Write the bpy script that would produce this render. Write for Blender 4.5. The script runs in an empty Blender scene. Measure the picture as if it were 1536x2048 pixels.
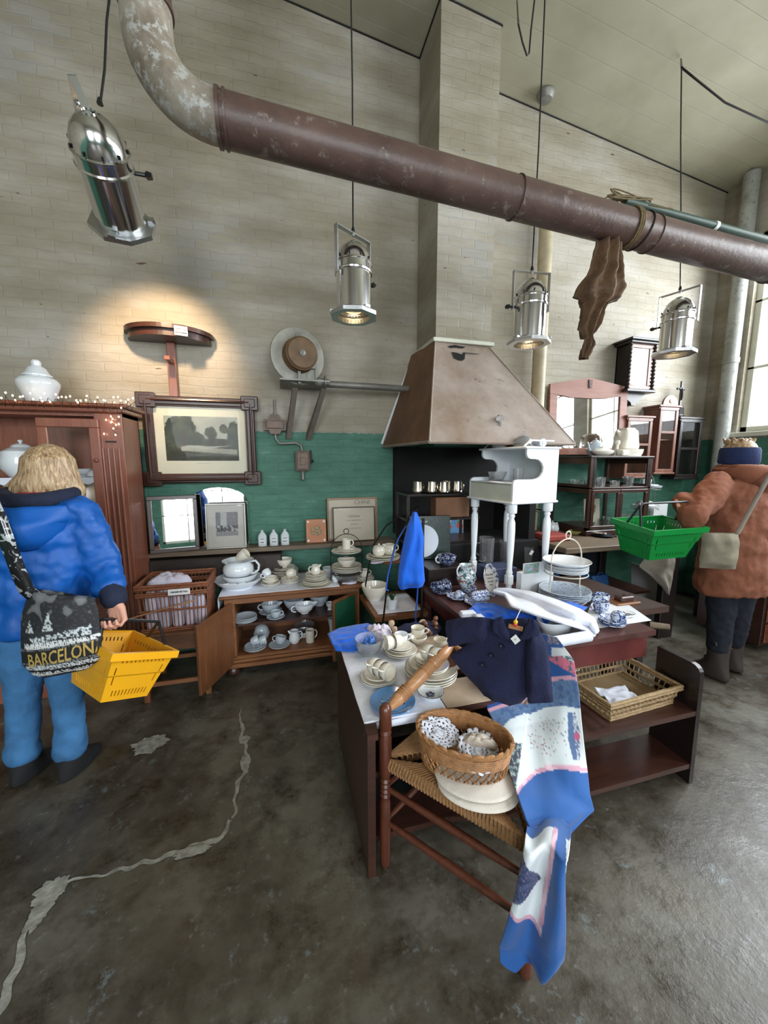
import bpy, bmesh, math, random
from mathutils import Vector, Matrix, noise
# ---------------------------------------------------------------- camera, world, light
S = bpy.context.scene
COL = S.collection
PI = math.pi
FPX, EYE = 750.0, 1.57
PITCH = math.atan(100/750); YAW = math.radians(15.23)
cd = bpy.data.cameras.new('camera'); cam = bpy.data.objects.new('camera', cd); COL.objects.link(cam)
cd.sensor_fit = 'VERTICAL'; cd.sensor_height = 24; cd.lens = 24*FPX/2048; cd.clip_start = .05
cam.location = (0, 0, EYE); cam.rotation_euler = (PI/2-PITCH, 0, -YAW)
S.camera = cam
S.view_settings.view_transform = 'Standard'; S.view_settings.look = 'None'
S.view_settings.gamma = 1; S.view_settings.use_curve_mapping = False
S.view_settings.exposure = 0.12
S.cycles.max_bounces = 8; S.cycles.diffuse_bounces = 5; S.cycles.glossy_bounces = 4; S.cycles.transmission_bounces = 8
S.cycles.caustics_reflective = False; S.cycles.caustics_refractive = False
w = bpy.data.worlds.new('sky'); S.world = w; w.use_nodes = True
w.node_tree.nodes['Background'].inputs[0].default_value = (.86, .94, 1, 1)
w.node_tree.nodes['Background'].inputs[1].default_value = 3.0
def area(name, loc, rot, sx, sy, e, col=(.9, .96, 1)):
    l = bpy.data.lights.new(name, 'AREA'); l.shape = 'RECTANGLE'; l.size = sx; l.size_y = sy; l.energy = e; l.color = col
    o = bpy.data.objects.new(name, l); COL.objects.link(o); o.location = loc; o.rotation_euler = rot; return o
# daylight entering by the window openings (each lamp sits just outside its glass)
area('daylight_right', (5.2, 1.65, 3.0), (0, PI/2-.6, 0), 1.95, 2.4, 260)
area('daylight_right', (5.2, -1.35, 3.0), (0, PI/2-.6, 0), 1.95, 2.4, 260)
for x in (-1.75, 1.1): area('daylight_behind', (x, -4.0, 2.3), (PI/2-.5, 0, 0), 1.7, 2.4, 150)
# ---------------------------------------------------------------- helpers
F_ = Vector((math.sin(YAW)*math.cos(PITCH), math.cos(YAW)*math.cos(PITCH), -math.sin(PITCH)))
R_ = Vector((math.cos(YAW), -math.sin(YAW), 0)); U_ = R_.cross(F_)
def at(px, py, X=None, Y=None, Z=None):
    """the world point seen at a photo pixel on the plane X=, Y= or Z= (measuring aid)"""
    r = F_ + R_*((px-768)/FPX) - U_*((py-1024)/FPX)
    if Z is not None: t = (Z-EYE)/r.z
    elif Y is not None: t = Y/r.y
    else: t = X/r.x
    return Vector((0, 0, EYE)) + r*t
class MB:
    """collects shapes into one mesh; material slots by index"""
    def __init__(s): s.v = []; s.f = []; s.m = []; s.sm = []; s.M = Matrix.Identity(4); s.mi = 0
    def add(s, vs, fs, smooth=False, mi=None):
        n = len(s.v); s.v += [s.M @ Vector(v) for v in vs]
        for i, f in enumerate(fs):
            s.f.append([n+k for k in f]); s.m.append(s.mi if mi is None else (mi[i] if isinstance(mi, list) else mi)); s.sm.append(smooth)
        return s
    def at(s, loc=(0, 0, 0), rx=0, ry=0, rz=0, sc=1):
        s.M = Matrix.Translation(loc) @ Matrix.Rotation(rz, 4, 'Z') @ Matrix.Rotation(ry, 4, 'Y') @ Matrix.Rotation(rx, 4, 'X') @ Matrix.Scale(sc, 4); return s
    def box(s, x0, x1, y0, y1, z0, z1, b=0.0):
        if b <= 0:
            vs = [(x, y, z) for z in (z0, z1) for y in (y0, y1) for x in (x0, x1)]
            return s.add(vs, [(0, 2, 3, 1), (4, 5, 7, 6), (0, 1, 5, 4), (2, 6, 7, 3), (0, 4, 6, 2), (1, 3, 7, 5)])
        b = min(b, (x1-x0)*.45, (y1-y0)*.45, (z1-z0)*.45)
        vs = []; fs = []
        # chamfered box: 24 verts
        cs = [(sx, sy, sz) for sz in (0, 1) for sy in (0, 1) for sx in (0, 1)]
        X = (x0, x1); Y = (y0, y1); Z = (z0, z1); sg = (1, -1)
        idx = {}
        for c in cs:
            for a in range(3):
                p = [X[c[0]], Y[c[1]], Z[c[2]]]
                for k in range(3):
                    if k != a: p[k] += sg[c[k]]*b
                idx[(c, a)] = len(vs); vs.append(p)
        for a in range(3):
            o = [k for k in range(3) if k != a]
            for sd in (0, 1):
                q = []
                for (u, v_) in ((0, 0), (1, 0), (1, 1), (0, 1)):
                    c = [0, 0, 0]; c[a] = sd; c[o[0]] = u; c[o[1]] = v_; q.append(idx[(tuple(c), a)])
                fs.append(q)
        for a in range(3):   # edges along a
            o = [k for k in range(3) if k != a]
            for u in (0, 1):
                for v_ in (0, 1):
                    q = []
                    for e, ax in ((0, o[0]), (1, o[0]), (1, o[1]), (0, o[1])):
                        c = [0, 0, 0]; c[a] = e; c[o[0]] = u; c[o[1]] = v_; q.append(idx[(tuple(c), ax)])
                    fs.append(q)
        for c in cs: fs.append([idx[(c, 0)], idx[(c, 1)], idx[(c, 2)]])
        return s.add(vs, fs)
    def lathe(s, prof, seg=24, cap=True, ell=1.0, mi=None, smooth=True, a0=0, a1=2*PI):
        """prof: list of (r, z[, material]); spun about z"""
        full = abs(a1-a0-2*PI) < 1e-6; n = seg if full else seg+1
        vs = []; fs = []; ms = []
        for p in prof:
            for k in range(n):
                a = a0+(a1-a0)*k/seg; vs.append((p[0]*math.cos(a), p[0]*math.sin(a)*ell, p[1]))
        for i in range(len(prof)-1):
            for k in range(seg):
                k2 = (k+1) % n
                fs.append((i*n+k, i*n+k2, (i+1)*n+k2, (i+1)*n+k)); ms.append(prof[i][2] if len(prof[i]) > 2 else (s.mi if mi is None else mi))
        if cap and full:
            if prof[0][0] > 1e-5: fs.append(tuple(range(n))[::-1]); ms.append(ms[0])
            if prof[-1][0] > 1e-5: fs.append(tuple((len(prof)-1)*n+k for k in range(n))); ms.append(ms[-1])
        return s.add(vs, fs, smooth, ms)
    def tube(s, pts, r, seg=8, cap=True, closed=False, flat=1.0):
        pts = [Vector(p) for p in pts]; n = len(pts); vs = []; fs = []
        rr = r if isinstance(r, (list, tuple)) else [r]*n
        t0 = (pts[1]-pts[0]).normalized(); up = Vector((0, 0, 1)) if abs(t0.z) < .9 else Vector((1, 0, 0))
        u = t0.cross(up).normalized()
        for i, p in enumerate(pts):
            if closed: t = (pts[(i+1) % n]-pts[i-1])
            else: t = (pts[min(i+1, n-1)]-pts[max(i-1, 0)])
            t.normalize(); u = (u - t*u.dot(t)).normalized(); v_ = t.cross(u)
            for k in range(seg):
                a = 2*PI*k/seg; vs.append(p+u*math.cos(a)*rr[i]+v_*math.sin(a)*rr[i]*flat)
        m = n if closed else n-1
        for i in range(m):
            for k in range(seg):
                j = (i+1) % n; fs.append((i*seg+k, i*seg+(k+1) % seg, j*seg+(k+1) % seg, j*seg+k))
        if cap and not closed: fs.append(tuple(range(seg))[::-1]); fs.append(tuple((n-1)*seg+k for k in range(seg)))
        return s.add(vs, fs, True)
    def cyl(s, p, q, r, seg=12, r2=None): return s.tube([p, q], [r, r if r2 is None else r2], seg)
    def turned(s, p, q, prof, seg=12):
        """turned spindle from p to q; prof: (t, radius)"""
        p = Vector(p); q = Vector(q); return s.tube([p.lerp(q, t) for t, _ in prof], [r for _, r in prof], seg)
    def prism(s, poly, z0, z1, ax='z'):
        n = len(poly); vs = []
        for z in (z0, z1):
            for a, b in poly: vs.append((a, b, z) if ax == 'z' else ((a, z, b) if ax == 'y' else (z, a, b)))
        fs = [tuple(range(n))[::-1], tuple(range(n, 2*n))]+[(i, (i+1) % n, n+(i+1) % n, n+i) for i in range(n)]
        return s.add(vs, fs)
    def grid(s, fn, nu, nv, smooth=True, mi=None, cu=False):
        vs = [fn(i/nu, j/nv) for j in range(nv+1) for i in range(nu+1)]; fs = []; ms = []
        for j in range(nv):
            for i in range(nu):
                a = j*(nu+1)+i; fs.append((a, a+1, a+nu+2, a+nu+1)); ms.append(mi(i/nu, j/nv) if callable(mi) else (mi or s.mi))
        return s.add(vs, fs, smooth, ms)
    def loft(s, rings, seg=20, cap=True, nz=0, fq=8, pw=2.0):
        """rings: (centre, rx, ry, tilt vector axis or None, angle about z); superellipse sections stacked along the list"""
        vs = []; fs = []
        for (c, rx, ry, rz) in rings:
            c = Vector(c)
            for k in range(seg):
                a = 2*PI*k/seg; ca, sa = math.cos(a), math.sin(a)
                x = rx*abs(ca)**(2/pw)*(1 if ca >= 0 else -1); y = ry*abs(sa)**(2/pw)*(1 if sa >= 0 else -1)
                vs.append(c+Vector((x*math.cos(rz)-y*math.sin(rz), x*math.sin(rz)+y*math.cos(rz), 0)))
        if nz: vs = [v+noise.noise_vector(v*fq)*nz for v in vs]
        for i in range(len(rings)-1):
            for k in range(seg): fs.append((i*seg+k, i*seg+(k+1) % seg, (i+1)*seg+(k+1) % seg, (i+1)*seg+k))
        if cap: fs.append(tuple(range(seg))[::-1]); fs.append(tuple((len(rings)-1)*seg+k for k in range(seg)))
        return s.add(vs, fs, True)
    def build(s, name, mat, parent=None, thick=0, sub=0, ang=True, off=-1):
        me = bpy.data.meshes.new(name); me.from_pydata([tuple(v) for v in s.v], [], s.f)
        for m in (mat if isinstance(mat, (list, tuple)) else [mat]): me.materials.append(m)
        me.polygons.foreach_set('material_index', s.m); me.polygons.foreach_set('use_smooth', s.sm); me.update()
        bm = bmesh.new(); bm.from_mesh(me); bmesh.ops.recalc_face_normals(bm, faces=bm.faces[:])
        for e in bm.edges:
            if len(e.link_faces) == 2 and e.calc_face_angle(0) > .75: e.smooth = False
        bm.to_mesh(me); bm.free()
        o = bpy.data.objects.new(name, me); COL.objects.link(o)
        if parent is not None: o.parent = parent
        if thick: md = o.modifiers.new('thickness', 'SOLIDIFY'); md.thickness = thick; md.offset = off
        if sub: md = o.modifiers.new('smooth', 'SUBSURF'); md.levels = sub; md.render_levels = sub
        return o
def tag(o, label, cat, group=None, kind=None):
    if label: o['label'] = label
    if cat: o['category'] = cat
    if group: o['group'] = group
    if kind: o['kind'] = kind
    return o
def lab(o, label): o['label'] = label; return o
def struct(o): o['kind'] = 'structure'; return o
def thing(name, label, cat, loc=(0, 0, 0), rz=0, group=None, rx=0, ry=0):
    o = bpy.data.objects.new(name, None); COL.objects.link(o); o.empty_display_size = .1
    o.location = loc; o.rotation_euler = (rx, ry, rz); return tag(o, label, cat, group)
KIDS = {}
def dup(src, loc=None, rz=None, label=None, group=None, rx=None, ry=None, parent=None):
    c = src.copy(); COL.objects.link(c)
    if parent is not None: c.parent = parent
    if loc is not None: c.location = loc
    e = list(c.rotation_euler)
    if rz is not None: e[2] = rz
    if rx is not None: e[0] = rx
    if ry is not None: e[1] = ry
    c.rotation_euler = e
    if label: c['label'] = label
    if group: c['group'] = group
    elif label and 'group' in c.keys() and group is not None: del c['group']
    for ch in [k for k in COL.objects if k.parent == src]: dup(ch, parent=c)
    return c
# ---------------------------------------------------------------- materials
def rgb(r, g, b):
    f = lambda c: ((c/255+.055)/1.055)**2.4 if c > 10 else c/255/12.92
    return (f(r), f(g), f(b), 1)
MATS = {}
def nodes(name):
    m = bpy.data.materials.new(name); m.use_nodes = True; MATS[name] = m
    nt = m.node_tree; return m, nt, nt.nodes['Principled BSDF']
def N(nt, t, **k):
    n = nt.nodes.new(t)
    for a, b in k.items():
        if a[0] == '_': setattr(n, a[1:], b)
        else: n.inputs[int(a[1:]) if a[0] == 'i' and a[1:].isdigit() else a].default_value = b
    return n
def ramp(nt, fac, stops):
    r = nt.nodes.new('ShaderNodeValToRGB'); e = r.color_ramp.elements
    while len(e) < len(stops): e.new(.5)
    for i, (p, c) in enumerate(stops): e[i].position = p; e[i].color = c
    nt.links.new(fac, r.inputs[0]); return r.outputs[0]
def mixc(nt, f, a, b, mode='MIX'):
    m = nt.nodes.new('ShaderNodeMix'); m.data_type = 'RGBA'; m.blend_type = mode
    for s_, v in ((0, f), (6, a), (7, b)):
        if hasattr(v, 'links'): nt.links.new(v, m.inputs[s_])
        else: m.inputs[s_].default_value = v
    return m.outputs[2]
def coords(nt, scale=(1, 1, 1), kind='Object', rot=(0, 0, 0), loc=(0, 0, 0)):
    tc = nt.nodes.new('ShaderNodeTexCoord'); mp = nt.nodes.new('ShaderNodeMapping')
    mp.inputs['Scale'].default_value = scale; mp.inputs['Rotation'].default_value = rot; mp.inputs['Location'].default_value = loc
    nt.links.new(tc.outputs[kind], mp.inputs[0]); return mp.outputs[0]
def nz(nt, co, sc, det=4, rough=.55, dist=0):
    n = N(nt, 'ShaderNodeTexNoise', Scale=sc, Detail=det, Roughness=rough, Distortion=dist); nt.links.new(co, n.inputs['Vector']); return n.outputs[0]
def bump(nt, bs, h, st=.3, d=.01):
    b = N(nt, 'ShaderNodeBump', Strength=st, Distance=d); nt.links.new(h, b.inputs['Height']); nt.links.new(b.outputs[0], bs.inputs['Normal']); return b
def plain(name, col, rough=.5, metal=0, var=.12, sc=12, bp=0, scale=(1, 1, 1), bsc=None, coat=0, spec=None, sheen=0):
    """one colour, slightly mottled"""
    m, nt, b = nodes(name); co = coords(nt, scale)
    n = nz(nt, co, sc); dk = tuple(c*(1-var) for c in col[:3])+(1,); lt = tuple(min(1, c*(1+var)) for c in col[:3])+(1,)
    nt.links.new(ramp(nt, n, [(.3, dk), (.7, lt)]), b.inputs['Base Color'])
    b.inputs['Roughness'].default_value = rough; b.inputs['Metallic'].default_value = metal
    if coat: b.inputs['Coat Weight'].default_value = coat; b.inputs['Coat Roughness'].default_value = .08
    if sheen: b.inputs['Sheen Weight'].default_value = sheen
    if bp: bump(nt, b, nz(nt, co, bsc or sc*4, 3), bp, .01)
    return m
def wood(name, a, b_, rough=.4, sc=1, ax=0, coat=.2, bp=.15):
    """grain runs along local axis ax"""
    m, nt, b = nodes(name); s_ = [14*sc]*3; s_[ax] = 1.2*sc
    co = coords(nt, tuple(s_)); n = nz(nt, co, 2.2, 6, .6, 1.2); n2 = nz(nt, coords(nt), 3, 2)
    c = ramp(nt, n, [(.3, a), (.68, b_)]); c = mixc(nt, .35, c, ramp(nt, n2, [(.35, a), (.65, b_)]))
    nt.links.new(c, b.inputs['Base Color']); b.inputs['Roughness'].default_value = rough
    b.inputs['Coat Weight'].default_value = coat; b.inputs['Coat Roughness'].default_value = .2
    bump(nt, b, n, bp, .003); return m
def glassm(name, col=(1, 1, 1, 1), rough=0.0, ior=1.45):
    m, nt, b = nodes(name); b.inputs['Base Color'].default_value = col; b.inputs['Roughness'].default_value = rough
    b.inputs['Transmission Weight'].default_value = 1; b.inputs['IOR'].default_value = ior; return m
def pane(name, tint=(1, 1, 1, 1), fac=.06, edge=.5):
    """thin flat glass: mostly clear, reflecting more at grazing angles"""
    m = bpy.data.materials.new(name); m.use_nodes = True; nt = m.node_tree; nt.nodes.clear(); MATS[name] = m
    o = nt.nodes.new('ShaderNodeOutputMaterial'); t = N(nt, 'ShaderNodeBsdfTransparent', Color=tint); g = N(nt, 'ShaderNodeBsdfGlossy', Roughness=.01)
    lw = N(nt, 'ShaderNodeLayerWeight', Blend=.5); pw_ = N(nt, 'ShaderNodeMath', _operation='POWER', i1=4.0); mx = nt.nodes.new('ShaderNodeMixShader'); ad = N(nt, 'ShaderNodeMath', _operation='MULTIPLY_ADD', i1=edge, i2=fac)
    nt.links.new(lw.outputs['Facing'], pw_.inputs[0]); nt.links.new(pw_.outputs[0], ad.inputs[0]); nt.links.new(ad.outputs[0], mx.inputs[0]); nt.links.new(t.outputs[0], mx.inputs[1]); nt.links.new(g.outputs[0], mx.inputs[2]); nt.links.new(mx.outputs[0], o.inputs[0]); return m
def emit(name, col, st):
    m, nt, b = nodes(name); b.inputs['Base Color'].default_value = col; b.inputs['Emission Color'].default_value = col; b.inputs['Emission Strength'].default_value = st; return m
def ordinal(i, n, up=True):
    """i counted from the bottom (0) of a pile of n"""
    w_ = ['topmost', 'second from the top', 'third from the top', 'fourth from the top', 'fifth from the top', 'sixth from the top', 'seventh from the top', 'eighth from the top', 'ninth from the top', 'tenth from the top']
    return 'bottom' if i == 0 and n > 1 else w_[n-1-i]
# ================================================================ the setting
def brick_mat(name, painted=True):
    m, nt, b = nodes(name)
    geo = nt.nodes.new('ShaderNodeNewGeometry'); sx = nt.nodes.new('ShaderNodeSeparateXYZ'); nt.links.new(geo.outputs['Position'], sx.inputs[0])
    ad = N(nt, 'ShaderNodeMath', _operation='ADD'); nt.links.new(sx.outputs[0], ad.inputs[0]); nt.links.new(sx.outputs[1], ad.inputs[1])
    cb = nt.nodes.new('ShaderNodeCombineXYZ'); nt.links.new(ad.outputs[0], cb.inputs[0]); nt.links.new(sx.outputs[2], cb.inputs[1])
    wob = nt.nodes.new('ShaderNodeTexNoise'); wob.inputs['Scale'].default_value = 7; nt.links.new(geo.outputs['Position'], wob.inputs['Vector'])
    vm = N(nt, 'ShaderNodeVectorMath', _operation='MULTIPLY_ADD'); nt.links.new(wob.outputs['Color'], vm.inputs[0]); vm.inputs[1].default_value = (.045, .04, 0); nt.links.new(cb.outputs[0], vm.inputs[2])
    br = N(nt, 'ShaderNodeTexBrick', Scale=1.0); br.inputs['Mortar Size'].default_value = .006; br.inputs['Mortar Smooth'].default_value = .6
    br.inputs['Brick Width'].default_value = .22; br.inputs['Row Height'].default_value = .066
    br.inputs['Color1'].default_value = (1, 1, 1, 1); br.inputs['Color2'].default_value = (.8, .8, .8, 1); br.inputs['Mortar'].default_value = (0, 0, 0, 1)
    nt.links.new(vm.outputs[0], br.inputs['Vector'])
    pos = geo.outputs['Position']
    st = nt.nodes.new('ShaderNodeMapping'); st.inputs['Scale'].default_value = (1, 1, 3.2); nt.links.new(pos, st.inputs[0])
    n1 = nz(nt, st.outputs[0], 1.1, 5, .6); n2 = nz(nt, st.outputs[0], 4.5, 6, .7); n3 = nz(nt, pos, 45, 3)
    base = ramp(nt, n1, [(.3, rgb(134, 125, 106)), (.5, rgb(154, 146, 129)), (.72, rgb(178, 172, 162))])
    base = mixc(nt, ramp(nt, n2, [(.60, (0, 0, 0, 1)), (.74, (.55, .55, .55, 1))]), base, rgb(140, 136, 138))
    # bare grey bricks where whitewash has rubbed off
    pick = ramp(nt, br.outputs['Color'], [(.86, (1, 1, 1, 1)), (.93, (0, 0, 0, 1))])
    patch = ramp(nt, nz(nt, pos, .9, 2, .5), [(.58, (0, 0, 0, 1)), (.66, (.45, .45, .45, 1))])
    base = mixc(nt, mixc(nt, 1.0, pick, patch, 'MULTIPLY'), base, rgb(158, 158, 158))
    spots = ramp(nt, nz(nt, st.outputs[0], 9, 2, .5), [(.755, (0, 0, 0, 1)), (.77, (1, 1, 1, 1))])
    base = mixc(nt, spots, base, rgb(96, 70, 58))
    gr = ramp(nt, n2, [(.35, rgb(56, 104, 86)), (.6, rgb(72, 122, 104)), (.8, rgb(118, 146, 138))])
    gr = mixc(nt, ramp(nt, nz(nt, pos, 3, 3), [(.66, (0, 0, 0, 1)), (.74, (.8, .8, .8, 1))]), gr, rgb(120, 132, 138))
    # green dado up to 1.82 m, with a slightly ragged top edge
    e = N(nt, 'ShaderNodeMath', _operation='MULTIPLY_ADD'); nt.links.new(n3, e.inputs[0]); e.inputs[1].default_value = .03; nt.links.new(sx.outputs[2], e.inputs[2])
    lt = N(nt, 'ShaderNodeMath', _operation='LESS_THAN', i1=1.835); nt.links.new(e.outputs[0], lt.inputs[0])
    c = mixc(nt, lt.outputs[0], base, gr)
    c = mixc(nt, ramp(nt, br.outputs['Fac'], [(0, (0, 0, 0, 1)), (1, (.045, .045, .045, 1))]), c, rgb(60, 60, 50))
    nt.links.new(c, b.inputs['Base Color']); b.inputs['Roughness'].default_value = .62
    inv = N(nt, 'ShaderNodeMath', _operation='MULTIPLY_ADD'); nt.links.new(br.outputs['Fac'], inv.inputs[0]); inv.inputs[1].default_value = -.7; nt.links.new(n2, inv.inputs[2])
    bump(nt, b, inv.outputs[0], .34, .012); return m
BRICK = brick_mat('painted_brick')
def floor_mat():
    m, nt, b = nodes('worn_concrete'); co = coords(nt)
    n1 = nz(nt, co, .9, 6, .65, .4); n2 = nz(nt, co, 5, 8, .75); n3 = nz(nt, co, 22, 5, .7); n4 = nz(nt, co, 1.7, 3, .5)
    c = ramp(nt, n1, [(.3, rgb(44, 38, 32)), (.45, rgb(74, 68, 58)), (.58, rgb(98, 94, 84)), (.75, rgb(126, 124, 118))])
    c = mixc(nt, ramp(nt, n2, [(.36, (.9, .9, .9, 1)), (.55, (0, 0, 0, 1))]), c, rgb(48, 40, 28))
    c = mixc(nt, ramp(nt, n3, [(.6, (0, 0, 0, 1)), (.7, (.4, .4, .4, 1))]), c, rgb(136, 138, 136))
    c = mixc(nt, ramp(nt, nz(nt, co, 7.5, 6, .8), [(.6, (0, 0, 0, 1)), (.68, (.5, .5, .5, 1))]), c, rgb(120, 134, 138))
    c = mixc(nt, ramp(nt, n4, [(.6, (0, 0, 0, 1)), (.75, (.5, .5, .5, 1))]), c, rgb(84, 70, 44))
    nt.links.new(c, b.inputs['Base Color'])
    nt.links.new(ramp(nt, n2, [(.3, (.2, .2, .2, 1)), (.7, (.55, .55, .55, 1))]), b.inputs['Roughness'])
    bump(nt, b, n3, .25, .01); return m
FLOORM = floor_mat()
def ceil_mat():
    m, nt, b = nodes('ceiling_boards'); co = coords(nt); sx = nt.nodes.new('ShaderNodeSeparateXYZ'); nt.links.new(co, sx.inputs[0])
    a = N(nt, 'ShaderNodeMath', _operation='MULTIPLY', i1=1/.2); nt.links.new(sx.outputs[1], a.inputs[0])
    fr = N(nt, 'ShaderNodeMath', _operation='FRACT'); nt.links.new(a.outputs[0], fr.inputs[0])
    c = ramp(nt, nz(nt, co, 2.5, 4), [(.3, rgb(156, 152, 130)), (.7, rgb(174, 170, 150))])
    g = ramp(nt, fr.outputs[0], [(0, (1, 1, 1, 1)), (.035, (0, 0, 0, 1)), (1, (0, 0, 0, 1))])
    c = mixc(nt, mixc(nt, .15, g, (0, 0, 0, 1)), c, rgb(96, 88, 72)); nt.links.new(c, b.inputs['Base Color']); b.inputs['Roughness'].default_value = .6
    inv = N(nt, 'ShaderNodeMath', _operation='MULTIPLY', i1=-1.0); nt.links.new(g, inv.inputs[0]); bump(nt, b, inv.outputs[0], .6, .01); return m
CEILM = ceil_mat()
WHITE = plain('white_paint', rgb(232, 236, 240), .35, var=.03)
CREAMP = plain('cream_paint', rgb(206, 206, 190), .45, var=.06, sc=8)
DARKGAP = plain('black_gap', rgb(20, 18, 16), .9)
WY, RX, LX, BY = 3.3, 4.7, -3.9, -3.6
def cz(x): return 4.93-.112*(x-.15)
struct(MB().box(LX-.2, RX+.25, BY-.2, WY+.25, -.12, 0).build('floor', FLOORM))
struct(MB().box(LX-.2, RX+.25, WY, WY+.25, 0, 5.6).build('wall_back', BRICK))
struct(MB().box(LX-.2, LX, BY, WY, 0, 5.6).build('wall_left', BRICK))
mb = MB(); z0, z1 = cz(LX-.2), cz(RX+.25)
mb.add([(LX-.2, BY-.2, z0), (RX+.25, BY-.2, z1), (RX+.25, WY+.25, z1), (LX-.2, WY+.25, z0), (LX-.2, BY-.2, z0+.1), (RX+.25, BY-.2, z1+.1), (RX+.25, WY+.25, z1+.1), (LX-.2, WY+.25, z0+.1)], [(0, 1, 2, 3), (4, 5, 6, 7), (0, 1, 5, 4), (1, 2, 6, 5), (2, 3, 7, 6), (3, 0, 4, 7)])
struct(mb.build('ceiling', CEILM))
# right wall, with two window openings (the first is in view)
def wall_holes(mb, a0, a1, z1, holes, put):
    xs = sorted({a0, a1, *[h[0] for h in holes], *[h[1] for h in holes]})
    for i in range(len(xs)-1):
        m_ = (xs[i]+xs[i+1])/2; hs = [h for h in holes if h[0] < m_ < h[1]]
        if not hs: put(xs[i], xs[i+1], 0, z1)
        else: put(xs[i], xs[i+1], 0, hs[0][2]); put(xs[i], xs[i+1], hs[0][3], z1)
RH = [(.35, 2.95, 1.88, 3.85), (-2.6, -.1, 1.88, 3.85)]
mb = MB(); wall_holes(mb, BY, WY, 5.6, RH, lambda a, b, c, d: mb.box(RX, RX+.25, a, b, c, d)); struct(mb.build('wall_right', BRICK))
BH = [(-2.6, -.9, .75, 3.4), (.25, 1.95, .75, 3.4)]
mb = MB(); wall_holes(mb, LX-.2, RX+.25, 5.6, BH, lambda a, b, c, d: mb.box(a, b, BY-.2, BY, c, d)); struct(mb.build('wall_front', BRICK))
PANE = pane('window_pane')
def window(n, h, right):
    mb = MB(); a0, a1, z0, z1 = h
    def bar(a, b, c, d, t=.03):
        if right: mb.box(RX+.05, RX+.05+t*2, a, b, c, d, .004)
        else: mb.box(a, b, BY-.05-t*2, BY-.05, c, d, .004)
    w_ = .06
    bar(a0, a0+w_, z0, z1); bar(a1-w_, a1, z0, z1); bar(a0, a1, z0, z0+w_); bar(a0, a1, z1-w_, z1)
    nc, nr = (4, 3) if right else (3, 4)
    for i in range(1, nc): c = a0+(a1-a0)*i/nc; bar(c-.014, c+.014, z0, z1, .016)
    for i in range(1, nr): c = z0+(z1-z0)*i/nr; bar(a0, a1, c-.014, c+.014, .016)
    if right: mb.box(RX-.05, RX+.05, a0-.05, a1+.05, z0-.05, z0, .005)
    f = struct(mb.build('window_%d' % n, CREAMP)); g = MB()
    if right: g.box(RX+.075, RX+.079, a0+.03, a1-.03, z0+.03, z1-.03)
    else: g.box(a0+.03, a1-.03, BY-.084, BY-.08, z0+.03, z1-.03)
    g.build('pane', PANE, f)
window(1, RH[0], True); window(2, RH[1], True); window(3, BH[0], False); window(4, BH[1], False)
# chimney breast
struct(MB().box(1.2, 1.68, 2.87, WY, 1.7, 5.2).build('wall_chimney', BRICK))
# dark seams where ceiling meets wall and chimney
mb = MB()
def seam(p, q, r=.006): mb.cyl(p, q, r, 5)
seam((LX, WY-.004, cz(LX)-.004), (1.2, WY-.004, cz(1.2)-.004)); seam((1.2-.004, WY, cz(1.2)-.004), (1.2-.004, 2.866, cz(1.2)-.004)); seam((1.2, 2.866, cz(1.2)-.004), (1.68, 2.866, cz(1.68)-.004)); seam((1.684, 2.866, cz(1.68)-.004), (1.684, WY, cz(1.68)-.004)); seam((1.68, WY-.004, cz(1.68)-.004), (RX, WY-.004, cz(RX)-.004))
struct(mb.build('trim_1', DARKGAP))
# old repair line of pale cement winding over the floor
CEM = plain('cement_repair', rgb(138, 137, 128), .5, var=.4, sc=30, bp=.3)
def ribbon(name, pts, zz):
    P = [at(x, y, Z=0) for x, y, _ in pts]; n = 22; vs = []; fs = []
    for i in range(len(P)-1):
        for k in range(n+(i == len(P)-2)):
            t = k/n; p = P[i].lerp(P[i+1], t); wd = pts[i][2]*(1-t)+pts[i+1][2]*t
            d = (P[i+1]-P[i]).normalized(); s_ = Vector((-d.y, d.x, 0)); q = p*17
            a = wd*(.5+.9*abs(noise.noise(q+Vector((3, 1, 0)))))*1.1; b = wd*(.5+.9*abs(noise.noise(q+Vector((8, 5, 2)))))*1.1
            off = s_*noise.noise(p*14)*.03
            vs += [p+off+s_*a, p+off-s_*b]
    mb = MB(); mb.add([(v.x, v.y, zz) for v in vs]+[(v.x, v.y, 0) for v in vs], [(2*i, 2*i+1, 2*i+3, 2*i+2) for i in range(len(vs)//2-1)])
    return struct(mb.build(name, CEM))
ribbon('trim_2', [(478, 1420, .003), (484, 1450, .012), (488, 1482, .012), (490, 1500, .010), (492, 1515, .014), (484, 1545, .014), (474, 1600, .007), (468, 1640, .010), (440, 1675, .014), (380, 1700, .022), (330, 1712, .014), (250, 1740, .012), (200, 1755, .005), (160, 1760, .006), (125, 1770, .010), (80, 1812, .010), (52, 1870, .012), (35, 1920, .02), (10, 1990, .014), (-40, 2100, .02)], .0022)
def patch(name, cx, cy, rx, ry, sd):
    c = at(cx, cy, Z=0); n = 60; zz = .0026+.0005*sd; vs = [(c.x, c.y, zz)]
    for i in range(n):
        a = 2*PI*i/n; k = 1+.35*noise.noise(Vector((math.cos(a)*2, math.sin(a)*2, sd)))+.2*noise.noise(Vector((math.cos(a)*7, math.sin(a)*7, sd))); vs.append((c.x+rx*k*math.cos(a), c.y+ry*k*math.sin(a), zz))
    struct(MB().add(vs, [(0, i+1, (i+1) % n+1) for i in range(n)]).build(name, CEM))
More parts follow.
